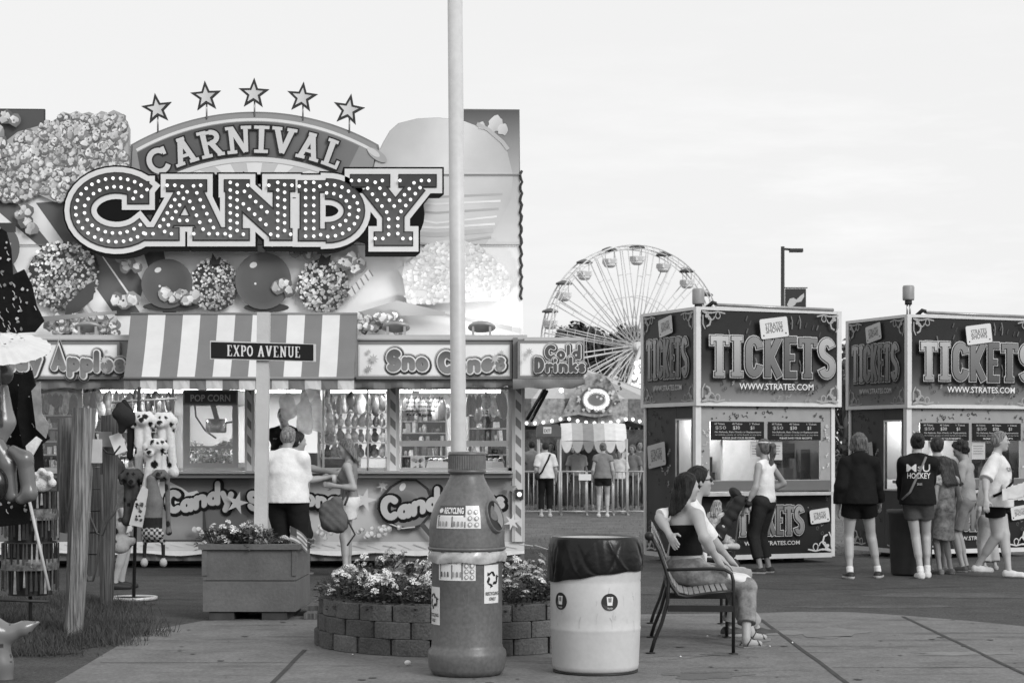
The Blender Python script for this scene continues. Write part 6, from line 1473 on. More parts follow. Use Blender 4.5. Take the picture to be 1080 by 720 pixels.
sgn = empty('street_sign', (px_(276), PF+.35, zt), 'white post with the black Expo Avenue street sign in the planter', 'street sign')
YP = PF+.35; b = MB(); p = W(268, 575, YP); q = W(283.5, 329, YP); 
xl, xr = W(267.5, 0, YP).x, W(281, 0, YP).x; b.add([(xl, YP, zt-.03), (xr, YP, zt-.03), (xr+.025, YP, q.z), (xl+.03, YP, q.z), (xl, YP+.1, zt-.03), (xr, YP+.1, zt-.03), (xr+.025, YP+.1, q.z), (xl+.03, YP+.1, q.z)], [(3, 2, 1, 0), (4, 5, 6, 7), (0, 1, 5, 4), (1, 2, 6, 5), (2, 3, 7, 6), (3, 0, 4, 7)])
b.build('post', mat(.52, .5, var=.1, scale=3, bump=.15, bscale=40, name='white painted timber'), sgn)
YS2 = YP-.03; Mq = lambda x, y: W(x, y, YS2)
b = MB(); b.prism([Mq(*p) for p in ((221.5, 378.5), (333, 381.3), (333, 362.8), (221.5, 359))], (0, .025, 0)); pl_ = b.build('sign_plate', mat(.62, .4, var=.05, name='sign plate'), sgn)
a = Art(CF(YS2)); a.shape([(222.5, 377.6), (330.6, 380.4), (330.6, 363.2), (222.5, 360.6)], .016); a.up(); a.shape([(223.7, 376.6), (329.6, 379.2), (329.6, 364.4), (223.7, 361.8)], .02); a.up()
a.word('EXPO AVENUE', SLABT, 239.5, 375.3, 11.6, [(0, .72, 0, 0)], sx=.72, gap=.15, wmap=lambda x, y: (x, y+(x-240)*.024)); a.build('sign_lettering', PRINT(), pl_)
for px, lab, lean in ((262, 'small striped flag on a stick left of the sign post in the planter', -.1), (308, 'small striped flag on a stick at the right front corner of the planter', .1)):
    q = W(px, 566, PF+.12); f_ = empty('stick_flag', (q.x, q.y, zt-.02), lab, 'flag')
    b = MB(); b.tube([(q.x, q.y, zt-.02), (q.x-lean*.15, q.y, zt+.2)], .004, 5); b.build('stick', wood(.3), f_)
    b = MB(); b.sm = True
    for i in range(7):
        for j in range(8):
            u0, u1, v0, v1 = i/7, (i+1)/7, j/8, (j+1)/8; f = lambda u, v: (q.x-lean*.14+.15*v, q.y-.02*math.sin(v*7+u*2), zt+.2-.13*u-.06*v*v-.05*v); b.c = .07 if (i < 3.5 and j < 3) else (.6 if i % 2 else .2)
            b.add([f(u0, v0), f(u0, v1), f(u1, v1), f(u1, v0)], [(0, 1, 2, 3)])
    b.build('cloth', mat(.5, .7, var=.05, vcol=True, name='flag cloth'), f_)
# ---- dark bin by the right booth, litter on the paving
dbn = G(969, 608); b = MB(); b.lathe([(.001, .01), (.22, .01), (.235, .03), (.27, .72), (.285, .73), (.285, .78), (.25, .78), (.23, .5), (.001, .48)], (0, 0, 0), 24); o = b.build('dustbin', mat(.05, .5, var=.15, name='dark plastic bin')); o.location = (dbn.x-.04, dbn.y+.25, .004); tag(o, 'dark open plastic dustbin behind the person in the lettered hockey jacket', 'bin')
rq = random.Random(17)
for i, (px, py) in enumerate(((372, 692), (836, 679), (812, 683), (746, 672), (718, 694))):
    c = G(px, py, .01); b = MB(); b.blob = None; n = 7
    P_ = [(c.x+rq.uniform(.5, 1)*.011*math.cos(2*PI*k/n), c.y+rq.uniform(.5, 1)*.02*math.sin(2*PI*k/n), .011+rq.uniform(0, .006)) for k in range(n)]; b.add(P_+[(c.x, c.y, .022)], [(k, (k+1) % n, n) for k in range(n)]+[tuple(range(n))[::-1]]); o = b.build('litter_scrap', WHITE); origin_to(o, c); tag(o, 'tiny pale scrap of litter on the paving', 'litter', 'litter scraps on the paving')
c = G(430, 703, .012); b = MB(); b.ball((0, 0, .018), .018, 7, sq=(1.3, 1, 1)); o = b.build('crumpled_wrapper', WHITE); o.location = c; tag(o, 'crumpled pale wrapper on the paving left of the recycling bin', 'litter')
# ================================================================ people
from mathutils.bvhtree import BVHTree
V3 = Vector
SKIN = {}
def skin_mat(): return mat(.5, .5, var=.06, scale=9, vcol=True, spec=.35, name='skin')
def hairmat(g):
    key = ('hair', g)
    if key in _M: return _M[key]
    m = bpy.data.materials.new('hair'); m.use_nodes = True; n = m.node_tree.nodes; l = m.node_tree.links; b = n['Principled BSDF']; b.inputs['Roughness'].default_value = .48; b.inputs['Specular IOR Level'].default_value = .2
    t = n.new('ShaderNodeTexCoord'); mp_ = n.new('ShaderNodeMapping'); mp_.inputs['Scale'].default_value = (95, 95, 9); no = n.new('ShaderNodeTexNoise'); no.inputs['Scale'].default_value = 1; no.inputs['Detail'].default_value = 5; no.inputs['Distortion'].default_value = .6
    l.new(t.outputs['Object'], mp_.inputs[0]); l.new(mp_.outputs[0], no.inputs['Vector']); rp = n.new('ShaderNodeValToRGB'); rp.color_ramp.elements[0].position = .36; rp.color_ramp.elements[1].position = .66
    rp.color_ramp.elements[0].color = (g*.4,)*3+(1,); rp.color_ramp.elements[1].color = (g*1.9,)*3+(1,); l.new(no.outputs[0], rp.inputs[0]); l.new(rp.outputs[0], b.inputs['Base Color'])
    bp = n.new('ShaderNodeBump'); bp.inputs['Strength'].default_value = .9; bp.inputs['Distance'].default_value = .012; l.new(no.outputs[0], bp.inputs['Height']); l.new(bp.outputs[0], b.inputs['Normal']); _M[key] = m; return m
def cloth(g, var=.12, scale=7, rough=.85): return mat(g, rough, var=var, scale=scale, bump=.85, bscale=8.5, name='cloth', spec=.06, fine=.06)
def ik(a, c, l1, l2, hint):
    d = c-a; L = min(d.length, (l1+l2)*.999); d = d.normalized(); c2 = a+d*L
    x = (l1*l1-l2*l2+L*L)/(2*L); h = math.sqrt(max(0, l1*l1-x*x)); n = hint-d*hint.dot(d)
    n = n.normalized() if n.length > 1e-5 else d.orthogonal().normalized()
    return a+d*x+n*h, c2
def person(label, loc, rz, H=1.68, skin=.34, fem=True, fat=1.0, lean=(0, 0), twist=0, pelvis=None, feet=None, hands=None, elbow=None, knee=None, footyaw=(0, 0), yaw=0, pitch=0,
           hair=('short', .03), top=None, bottom=None, shoes=(.04, .5), socks=None, h=.012, curl=.5, group=None, extra=None, palm=(None, None), lift=(0, 0), cat='person'):
    s = H/1.75; loc = V3(loc); M = Matrix.Translation(loc) @ Matrix.Rotation(rz, 4, 'Z'); Mi = M.inverted(); toL = lambda p: Mi @ V3(p)
    pel = toL(pelvis) if pelvis is not None else V3((0, 0, .945*s))
    up = V3((lean[0], lean[1], 1)).normalized(); Rt = Matrix.Rotation(twist, 3, 'Z'); fw = Rt @ V3((0, 1, 0)); rt = fw.cross(up).normalized(); fw = up.cross(rt).normalized()
    Mt = Matrix((rt, fw, up)).transposed()
    T = lambda x, y, z: pel+rt*x*s+fw*y*s+up*z*s
    sw = .165 if fem else .19
    sh = [T(-sw, -.015, .44), T(sw, -.015, .44)]; hip = [pel+V3((-.085*s*fat, 0, -.02*s)), pel+V3((.085*s*fat, 0, -.02*s))]
    ft = [toL(f) for f in feet] if feet else [V3((-.10*s, 0, 0)), V3((.10*s, 0, 0))]
    ank = [f+V3((0, 0, .085*s)) for f in ft]
    ank = [a+V3((0, 0, l)) for a, l in zip(ank, lift)]
    hd = [None, None]
    for i in (0, 1):
        q = hands[i] if hands else None
        hd[i] = toL(q) if q is not None else sh[i]+V3(((-1, 1)[i]*.07*s*fat, .06*s, -.52*s))
    kn = []; el = []
    for i in (0, 1):
        k_, c_ = ik(hip[i], ank[i], .44*s, .43*s, (V3(knee[i]) if knee else V3((0, 1, 0)))); kn.append(k_); ank[i] = c_
        e_, c_ = ik(sh[i], hd[i], .29*s, .26*s, V3(elbow[i]) if elbow and elbow[i] else V3(((-1, 1)[i]*.35, -.6, -.8))); el.append(e_); hd[i] = c_
    f = fat
    B = Solid()
    def torso(S, e, k=.05):
        S.ell(T(0, -.01, .0), ((.15 if fem else .145)*s*f+e, .112*s*f+e, .12*s+e), Mt, k); S.ell(T(0, .0, .14), ((.118 if fem else .135)*s*f+e, .098*s*f+e, .15*s+e), Mt, k)
        S.ell(T(0, 0, .34), ((.135 if fem else .16)*s*(.6+.4*f)+e, .098*s*f+e, .165*s+e), Mt, k)
        if fem:
            for q in (-1, 1): S.ell(T(q*.06, .068*f, .315), (.052*s+e*.6, .046*s+e*.6, .052*s+e*.6), Mt, .05)
        S.cone(sh[0]+rt*.035*s-up*.02*s, sh[1]-rt*.035*s-up*.02*s, .047*s+e*.8, None, k)
        for q in (-1, 1): S.cone(T(q*.03, -.022, .535), sh[(q+1)//2]-V3((0, 0, .0)), .024*s+e*.6, .043*s+e*.7, k)
    def thigh(S, e, fr, k=.03, flat=0, flare=0):
        for i in (0, 1):
            if fr <= 1: p = hip[i].lerp(kn[i], fr); S.cone(hip[i], p, .088*s*f+e, (.088-.036*fr)*s*f+e+flare, k, flat)
            else:
                S.cone(hip[i], kn[i], .088*s*f+e, .055*s*f+e, k); p = kn[i].lerp(ank[i], min(1.0, fr-1)); S.cone(kn[i], p, .055*s*f+e, .046*s*f+e+flare, .03, flat)
    torso(B, 0)
    for i in (0, 1):
        a_ = (-1, 1)[i]
        B.cone(hip[i], kn[i], .085*s*f, .05*s*f, .03); m_ = kn[i].lerp(ank[i], .3); bk = V3((0, -.018*s, 0))
        B.cone(kn[i], ank[i], .048*s*f, .033*s, .03); B.cone(kn[i].lerp(ank[i], .15)+bk, kn[i].lerp(ank[i], .5)+bk*.6, .043*s*f, .036*s*f, .04)
        fy = R(footyaw[i]); fd = V3((-math.sin(fy), math.cos(fy), 0)); B.cone(ank[i]-V3((0, 0, .04*s)), ank[i]+fd*.14*s-V3((0, 0, .058*s)), .033*s, .024*s, .03)
        B.cone(sh[i], el[i], .05*s*(.5+.5*f), .037*s*(.5+.5*f), .03); B.cone(el[i], hd[i], .037*s*(.5+.5*f), .025*s, .02); B.cone(el[i].lerp(hd[i], .1), el[i].lerp(hd[i], .4), .036*s*(.5+.5*f), .034*s, .03)
        # hand: palm, four fingers and a thumb
        d = (hd[i]-el[i]).normalized(); pn = V3(palm[i]) if palm[i] else V3((-a_, 0, 0)); pn = (pn-d*pn.dot(d)).normalized(); sd_ = d.cross(pn).normalized()
        if palm[i] is None: sd_ = sd_ if sd_.y > 0 else -sd_
        Mh = Matrix((sd_, pn, d)).transposed(); pc = hd[i]+d*.045*s; B.ell(pc, (.04*s, .017*s, .052*s), Mh, .015); B.cone(hd[i]-d*.01, hd[i]+d*.02, .024*s, .024*s, .02)
        cu = curl[i] if isinstance(curl, tuple) else curl
        for q, L_ in ((.029, .07), (.0105, .08), (-.009, .075), (-.028, .06)):
            b0 = hd[i]+d*.088*s+sd_*q*s; d1 = (d+pn*cu*.5).normalized(); b1 = b0+d1*L_*.5*s; d2 = (d+pn*cu*1.6).normalized(); b2 = b1+d2*L_*.5*s
            B.cone(b0-d*.02, b1, .0092*s, .0088*s, .006); B.cone(b1, b2, .0088*s, .0075*s, .004)
        t0 = hd[i]+d*.03*s+sd_*.033*s; t1 = t0+(d*.6+sd_*.7+pn*.35).normalized()*.036*s; t2 = t1+(d*.9+sd_*.15+pn*.4).normalized()*.03*s; B.cone(t0, t1, .012*s, .0105*s, .012); B.cone(t1, t2, .0105*s, .0085*s, .005)
    # head
    Mh = (Matrix.Rotation(twist, 3, 'Z') @ Matrix.Rotation(yaw, 3, 'Z') @ Matrix.Rotation(pitch, 3, 'X')); nb = T(0, -.005, .52)
    hc = nb+up*.10*s+Mh @ V3((0, .022*s, .075*s)); Hh = lambda x, y, z: hc+Mh @ V3((x*s, y*s, z*s))
    B.cone(nb-up*.02, Hh(0, -.012, -.05), .056*s if not fem else .048*s, .05*s, .035)
    B.ell(hc, (.074*s, .092*s, .098*s), Mh, .02); B.ell(Hh(0, .03, -.055), (.056*s, .062*s, .07*s), Mh, .03); B.ell(Hh(0, .068, -.112), (.026*s, .022*s, .02*s), Mh, .03)
    B.cone(Hh(-.03, .083, .012), Hh(.03, .083, .012), .012*s, None, .015); B.cone(Hh(0, .09, .0), Hh(0, .112, -.038), .008*s, .0125*s, .012)
    B.ell(Hh(0, .09, -.07), (.022*s, .011*s, .0085*s), Mh, .008); B.ell(Hh(0, .088, -.083), (.019*s, .011*s, .0075*s), Mh, .006)
    for q in (-1, 1):
        B.ell(Hh(q*.074, -.005, -.022), (.011*s, .02*s, .031*s), Mh, .008); B.ell(Hh(q*.034, .066, -.032), (.024*s, .018*s, .02*s), Mh, .02)
        B.ell(Hh(q*.031, .088, -.006), (.013*s, .008*s, .008*s), Mh, .01, sub=True)
    def bcol(V):
        g = np.full(len(V), skin, dtype=np.float32)
        def near(p, r): return ((V-np.array(p))**2).sum(1) < (r*s)**2
        for q in (-1, 1):
            g[near(Hh(q*.031, .083, -.006), .0125)] = .05
            for e in (-.012, 0, .012): g[near(Hh(q*.031+e, .093, .014), .009)] = skin*.35
        for e in (-.014, 0, .014): g[near(Hh(e, .098, -.077), .009)] = skin*.55
        return g
    root = B.build('person', skin_mat(), None, h, bcol); root.location = loc; root.rotation_euler = (0, 0, rz); tag(root, label, cat, group)
    A = dict(T=T, H=Hh, Mh=Mh, sh=sh, el=el, hd=hd, kn=kn, ank=ank, hip=hip, s=s, root=root, M=M, pel=pel, hc=hc, up=up, fw=fw, rt=rt)
    # hair
    if hair:
        st, hg = hair[0], hair[1]; S = Solid(); hm = hairmat(hg)
        S.ell(Hh(0, -.006, .012), (.084*s, .1*s, .1*s), Mh, .01)
        if st != 'long': S.ell(Hh(0, -.02, -.02), (.08*s, .083*s, .085*s), Mh, .02)
        n1 = Mh @ V3((0, 1, -.62)); S.cuts.append((np.array(Hh(0, .052, .03)), np.array(n1.normalized())))
        S.wav = lambda X, Y, Z: .0035*np.sin(X*95+Z*30)*np.sin(Y*80-Z*25)+.002*np.sin(X*210+Z*60)
        S2 = None
        if st == 'short': S.cuts.append((np.array(Hh(0, 0, -.075)), np.array(Mh @ V3((0, .35, -1)).normalized())))
        elif st == 'bald': S.cuts.append((np.array(Hh(0, 0, -.06)), np.array(Mh @ V3((0, .5, -1)).normalized())))
        elif st == 'long':
            L_ = hair[2] if len(hair) > 2 else .35
            for q in (-1, -.35, .35, 1): S.chain([Hh(q*.06, -.045+.02*abs(q), .03), Hh(q*.075, -.055+.015*abs(q), -.09), T(q*.085, -.06-.055*f, .5-L_*.45), T(q*.075, -.05-.08*f, .53-L_)], [.045*s, .05*s, .048*s, .018*s], .03)
        elif st == 'bob':
            for q in (-1, 0, 1): S.chain([Hh(q*.055, -.045+.035*abs(q), .02), Hh(q*.07, -.05+.04*abs(q), -.08), Hh(q*.072, -.04+.035*abs(q), -.15)], [.045*s, .045*s, .03*s], .03)
        elif st == 'bun': S.cuts.append((np.array(Hh(0, 0, -.075)), np.array(Mh @ V3((0, .5, -1)).normalized()))); S2 = Solid().ell(Hh(0, -.115, .035), .042*s)
        elif st == 'pony': S.cuts.append((np.array(Hh(0, 0, -.07)), np.array(Mh @ V3((0, .5, -1)).normalized()))); S2 = Solid().chain([Hh(0, -.09, .045), Hh(0, -.135, .03), Hh(.01, -.14, -.06), Hh(.02, -.12, -.2), Hh(.02, -.11, -.26)], [.02*s, .032*s, .036*s, .026*s, .008*s], .02)
        elif st == 'curly':
            r_ = random.Random(int(H*1000))
            for _ in range(34):
                d = V3((r_.gauss(0, 1), r_.gauss(-.35, 1), r_.gauss(.4, .8))).normalized()
                if d.y > .35 and d.z < .35: continue
                S.ell(Hh(d.x*.085, d.y*.1-.01, d.z*.1+.01), .03*s, None, .008)
        S.build('hair', hm, root, h, local=True)
        if S2: S2.wav = S.wav; S2.build('hair_tail', hm, root, h, local=True)
    # clothes
    if top:
        d = dict(g=.6, infl=.014, hem=-.02, sleeve=.55, loose=.0, hood=False, neck=.545, var=.12); d.update(top); S = Solid(); e = d['infl']*1.0
        torso(S, e, .05)
        if d['loose'] or d['hem'] < .02: S.cone(T(0, 0, .25), T(0, .0, d['hem']-.04), .115*s*f+e+d['loose'], .128*s*f+e+d['loose']*1.3, .05); 
        if d['hem'] < -.02:
            for q in (-1, 1): S.cone(T(q*.05, 0, .2), T(q*.06, 0, d['hem']-.05), .1*s*f+e, .115*s*f+e+d['loose'], .05)
        sl_ = d['sleeve']
        if sl_ > 0:
            for i in (0, 1):
                if sl_ <= 1: S.cone(sh[i], sh[i].lerp(el[i], sl_), .05*s*(.5+.5*f)+e, (.054-.012*sl_)*s*(.5+.5*f)+e+d['loose']*.6, .03, 1)
                else: S.cone(sh[i], el[i], .05*s*(.5+.5*f)+e, .042*s*(.5+.5*f)+e, .03); S.cone(el[i], el[i].lerp(hd[i], sl_-1), .042*s*(.5+.5*f)+e, .034*s+e, .03, 1)
        else:                                          # bare shoulders: cut the yoke away, leave straps
            for i in (0, 1): S.cone(sh[i]+(sh[i]-sh[1-i])*.16, sh[i]+(sh[i]-sh[1-i])*.16-up*.1*s, .075*s, .06*s, .0, 0, True)
        if d['hood']: S.ell(T(0, -.075, .5), (.11*s, .06*s, .075*s), Mt, .04); S.cone(T(-.06, .06, .52), T(.06, .06, .52), .03*s, None, .04)
        S.cuts.append((np.array(T(0, 0, d['hem'])), np.array(-up)))
        S.cuts.append((np.array(T(0, 0, d['neck'])), np.array((up*1.0+fw*.3).normalized())))
        if d.get('strapless'): S.cuts.append((np.array(T(0, 0, d['strapless'])), np.array((up-fw*d.get('tilt', .0)).normalized())))
        wv = d.get('wave', .006); sd0 = H*37
        S.wav = lambda X, Y, Z: wv*.62*(np.sin(13*X+17*Z+2.2*np.sin(9*Z+7*Y+sd0))*np.sin(11*Y-9*Z+1.7*np.sin(14*X))+.7*(np.abs(np.sin(15*Z+12*X-9*Y+2*np.sin(8*X+sd0)+1.3*np.sin(11*Y)))-.6)+.25*np.sin(41*Z-33*X+2*np.sin(19*Y)))
        o = S.build(d.get('name', 'shirt'), d.get('mat') or cloth(d['g'], d['var'], d.get('scale', 7)), root, h, local=True); A['top'] = o
        if d.get('text'):
            bv = BVHTree.FromObject(o, bpy.context.evaluated_depsgraph_get()) if False else BVHTree.FromPolygons([v.co for v in o.data.vertices], [tuple(p.vertices) for p in o.data.polygons])
            for tx, x, z, sz, wd, g, side in d['text']:
                v, fc = text_mesh(tx, sz*s, .004); xs = [p[0] for p in v]; k = wd*s/(max(xs)-min(xs)); m0 = (max(xs)+min(xs))/2; P_ = []
                for p in v:
                    lx = (p[0]-m0)*k; q = T(0, 0, 0)+rt*(lx*(1 if side < 0 else -1)+x*s)+up*(z*s+p[1])+fw*side*.6; hit = bv.ray_cast(q, -fw*side); P_.append((hit[0] if hit[0] else q-fw*side*.45)+fw*side*.012)
                b = MB(); b.add(P_, fc, g); b.build('lettering', PRINT(.8), o, local=True)
    if bottom:
        d = dict(g=.05, infl=.012, fr=.35, flare=.012, waist=.06, kind='shorts', var=.12); d.update(bottom); S = Solid(); e = d['infl']
        S.ell(T(0, -.01, .0), ((.15 if fem else .145)*s*f+e, .115*s*f+e, .125*s+e), Mt, .04)
        if d['kind'] == 'skirt': 
            lo_ = hip[0].lerp(kn[0], d['fr']).lerp(hip[1].lerp(kn[1], d['fr']), .5); S.cone(pel+V3((0, 0, .05*s)), lo_, .12*s*f+e, .19*s*f+e, .03, 1)
        else: thigh(S, e, d['fr'], .03, 1, d['flare'])
        S.cuts.append((np.array(T(0, 0, d['waist'])), np.array(up))); sd1 = H*53
        S.wav = lambda X, Y, Z: .0028*(np.sin(17*X+9*Z+2*np.sin(9*Z+sd1))*np.sin(13*Y-11*Z)+.8*(np.abs(np.sin(21*Z+9*X+2*np.sin(12*Y+sd1)))-.6))
        S.build({'shorts': 'shorts', 'pants': 'trousers', 'skirt': 'skirt'}[d['kind']], d.get('mat') or cloth(d['g'], d['var'], d.get('scale', 9)), root, h, local=True)
    for i in (0, 1):
        fy = R(footyaw[i]); fd = V3((-math.sin(fy), math.cos(fy), 0)); a_ = ank[i]; z0 = a_.z-.085*s
        if shoes:
            S = Solid(); S.cone(a_-V3((0, 0, .035*s))-fd*.025*s, a_-V3((0, 0, .048*s))+fd*.04*s, .043*s, .043*s, .03); S.cone(a_-V3((0, 0, .05*s))-fd*.03*s, a_+fd*.155*s-V3((0, 0, .058*s)), .042*s, .038*s, .03)
            S.cuts.append((np.array((0, 0, z0+.002)), np.array((0, 0, -1.0)))); S.cuts.append((np.array((0, 0, z0+.088*s)), np.array((0, 0, 1.0))))
            up_, so_ = shoes[0], shoes[1]; S.build('shoe', mat(.5, .6, var=.1, scale=20, vcol=True, name='shoe'), root, min(h, .01), lambda V: np.where(V[:, 2] < z0+.03*s, so_, up_).astype(np.float32), local=True)
        if socks:
            S = Solid().cone(a_-V3((0, 0, .01)), a_.lerp(kn[i], .16), .042*s, .041*s*f**.5, .01, 3); S.build('sock', cloth(socks), root, min(h, .01), local=True)
    if extra: extra(A)
    return A
def at(px, Y, z=0): p = W(px, HZ, Y); return (p.x, Y, z)
BACK, LEFT, RIGHT, FRONT = 0, PI/2, -PI/2, PI
def strap(name, pts, wd, g, par):
    b = MB(); b.sm = True; b.tube(pts, wd, 6); return b.build(name, cloth(g), par, local=True)
def hug(o, pts, off=.008):                              # pull points of a strap onto a garment
    me = o.data; bv = BVHTree.FromPolygons([v.co for v in me.vertices], [tuple(p.vertices) for p in me.polygons]); out = []
    for p in pts:
        q, n, i_, d_ = bv.find_nearest(V3(p)); out.append(q+n*off)
    return out
# ---- the couple on the bench
wp_ = W(724, 612, 14.75)
wom = person('dark long haired woman in a black crop top and jeans sitting on the bench', (wp_.x, wp_.y, 0), R(-52), 1.66, .36, True, 1.18, lean=(-.045, .0), pelvis=(wp_.x, wp_.y, .57),
    feet=[W(792, 676, 14.75), W(787, 683, 14.4)], hands=[W(766, 594, 14.95), W(758, 592, 14.5)], elbow=[(-.6, -.6, -.2), (.7, -.7, -.2)], knee=((.45, .8, .5), (.45, .8, .5)), yaw=R(-16), pitch=R(-3), hair=('long', .007, .58),
    top=dict(g=.010, infl=.010, hem=.12, sleeve=0, strapless=.37, name='crop_top', wave=.003), bottom=dict(kind='pants', g=.2, fr=1.72, infl=.012, flare=.01, waist=.11, var=.5, scale=14), shoes=None, h=.0075, palm=((0, .2, -1), (0, .2, -1)), curl=.3, footyaw=(-6, -4))
root = wom['root']
for i in (0, 1):                                       # sandals
    a_ = wom['ank'][i]; s_ = wom['s']; z0 = a_.z-.085*s_; b = MB(); b.prism([(a_.x+x, a_.y+y, z0-.004) for x, y in ((-.035, -.06), (.035, -.06), (.038, .06), (.046, .14), (.03, .19), (-.02, .19), (-.04, .13))], (0, 0, .018)); sd_ = b.build('sandal', mat(.2, .6, name='sandal'), root, local=True)
    b = MB(); b.tube([(a_.x-.042, a_.y+.11, z0+.012), (a_.x-.025, a_.y+.1, z0+.05), (a_.x+.025, a_.y+.1, z0+.05), (a_.x+.044, a_.y+.11, z0+.012)], .005, 6); b.tube([(a_.x-.04, a_.y-.03, z0+.02), (a_.x-.03, a_.y+.035, z0+.085), (a_.x+.03, a_.y+.035, z0+.085), (a_.x+.04, a_.y-.03, z0+.02)], .005, 6); b.tube([(a_.x, a_.y+.1, z0+.054), (a_.x, a_.y+.035, z0+.09)], .004, 6); b.build('sandal_strap', mat(.05, .5, name='dark strap'), sd_, local=True)
kw = wom['M'] @ wom['kn'][1]; kw2 = (wom['M'] @ wom['kn'][0]+kw)/2
S = Solid().ell(kw2+V3((-.05, -.04, .055)), (.12, .15, .05), Matrix.Rotation(R(14), 3, 'Y'), .02).ell(kw2+V3((.03, -.05, .02)), (.075, .14, .07), Matrix.Rotation(R(30), 3, 'Y'), .03)
o = S.build('pouch', mat(.6, .6, var=.08, scale=5, bump=.15, bscale=60, name='pale canvas'), None, .008); origin_to(o, kw2+V3((-.04, -.03, .03))); tag(o, 'pale rounded pouch lying on the knees of the woman on the bench', 'bag')
mp_ = W(723, 612, 15.12)
man = person('man in sunglasses and white tee with an arm round the woman on the bench', (mp_.x, mp_.y, 0), R(-80), 1.77, .36, False, 1.02, lean=(.0, .15), twist=R(-18), pelvis=(mp_.x, mp_.y, .57), feet=[W(797, 672, 15.5), W(770, 672, 15.15)], hands=[W(785, 610, 15.6), W(707, 565, 14.58)],
    elbow=[None, (-.1, -1.0, .1)], yaw=R(20), pitch=R(2), hair=('short', .012), top=dict(g=.72, sleeve=1.0, hem=-.03, infl=.016, loose=.012), bottom=dict(kind='pants', g=.3, fr=1.9, infl=.014), shoes=(.05, .4), h=.0075, palm=((0, .2, -1), (-.68, .72, 0)), curl=(.4, .1), footyaw=(-6, -8))
A = man; Hh = A['H']; b = MB()
for q in (-1, 1):
    M_ = Matrix.Translation(Hh(q*.034, .098, -.006)) @ A['Mh'].to_4x4(); b.ball(Hh(q*.034, .092, -.006), .026*A['s'], 8, sq=(1, .45, .8), M=A['Mh'].to_4x4()); b.tube([Hh(q*.058, .085, -.0), Hh(q*.078, .03, -.004), Hh(q*.08, -.01, -.01)], .004, 5)
b.tube([Hh(-.012, .105, .0), Hh(.012, .105, .0)], .004, 5); b.build('sunglasses', mat(.01, .15, spec=.8, name='dark lenses'), A['root'], local=True)
# ---- people at the left ticket booth
tank = dict(g=.72, sleeve=0, infl=.012, hem=-.02, name='tank_top', neck=.53, wave=.004)
Y = 22.9
st = person('woman in white tank top and dark trousers looking into the left booth window', at(806, Y), R(52), 1.63, .3, True, .98, feet=[at(802, Y-.05), at(811, Y+.1)], hands=[W(787, 533, Y-.22), W(808, 519, Y+.2)], elbow=[(-.3, -1, -.2), (.9, -.8, 0)], yaw=R(4), pitch=R(6), hair=('pony', .09), top=tank, bottom=dict(kind='pants', g=.035, fr=1.72, infl=.024, flare=.0, waist=.08), shoes=(.03, .6), h=.010, footyaw=(25, 15))
b = MB(); b.tube([st['H'](-.07, .05, .05), st['H'](-.075, 0, .06), st['H'](-.05, -.06, .065), st['H'](.0, -.09, .06), st['H'](.05, -.06, .065), st['H'](.075, 0, .06), st['H'](.07, .05, .05)], .012, 6); b.build('headband', cloth(.6), st['root'], local=True)
# stroller with the child
sx = lambda px, py, Y=22.75: W(px, py, Y)
stl = empty('stroller', at(770, 22.75), 'dark folding stroller with a child, pushed by the woman in the white tank top', 'stroller')
TUBE = mat(.18, .35, .5, name='stroller tube'); SFAB = mat(.018, .8, var=.3, name='dark stroller fabric')
for dy in (-.2, .2):
    b = MB(); b.tube([sx(786, 528, 22.75+dy), sx(779, 545, 22.75+dy), sx(773, 592, 22.75+dy)], .012, 6); b.build('frame_tube', TUBE, stl)
    b = MB(); b.tube([sx(779, 530, 22.75+dy), sx(740, 592, 22.75+dy)], .012, 6); b.build('frame_tube', TUBE, stl)
    b = MB(); b.tube([sx(744, 582, 22.75+dy), sx(773, 588, 22.75+dy)], .01, 6); b.build('frame_tube', TUBE, stl)
b = MB(); b.tube([sx(786, 528, 22.53), sx(788, 525, 22.53), sx(788, 525, 22.97), sx(786, 528, 22.97)], .016, 8); b.build('handle', BLACK, stl)
S = Solid()
for t in np.linspace(0, 1, 7): p = sx(777-28*t, 528+44*t); S.cone(p+V3((.02, -.17, 0)), p+V3((.02, .17, 0)), .08, None, .02)
S.ell(sx(752, 574), (.16, .17, .07), None, .03); S.wav = lambda X, Y, Z: .008*np.sin(40*X+30*Z)*np.sin(25*Y); S.build('seat', SFAB, stl, .014)
S = Solid(); S.ell(sx(776, 521), (.1, .18, .06), Matrix.Rotation(R(50), 3, 'Y'), .02).ell(sx(787, 531), (.07, .17, .05), None, .02); S.build('hood', SFAB, stl, .014)
b = MB(); b.bar(sx(758, 563, 22.53), sx(777, 533, 22.53), .012, .03); b.build('side_piping', WHITE, stl)
S = Solid(); S.ell(sx(763, 585), (.15, .15, .06), None, .02); S.build('basket', SFAB, stl, .016)
for px, dy in ((738, -.2), (738, .2), (773, -.22), (773, .22)):
    b = MB(); b.lathe([(.03, -.02), (.085, -.02), (.09, 0), (.085, .02), (.03, .02), (.03, -.02)], W(px, HZ, 22.75+dy).xy.to_3d()+V3((0, 0, .095)), 16, M=Matrix.Rotation(PI/2, 3, 'X')); b.build('wheel', BLACK, stl)
kd = at(757, 22.7)
kid = person('small child with long fair hair sitting forward in the dark stroller', kd, R(-35), .95, .42, True, 1.1, pelvis=(kd[0]-.01, 22.7, .46), feet=[W(770, 579, 22.5), W(764, 579, 22.4)], hands=[W(759, 566, 22.5), W(762, 566, 22.6)], hair=('long', .26, .3), top=dict(g=.5, var=.5, scale=30, infl=.012, hem=0, sleeve=.6), bottom=dict(kind='shorts', g=.45, fr=.5), shoes=(.5, .7), h=.010, pitch=R(-8))
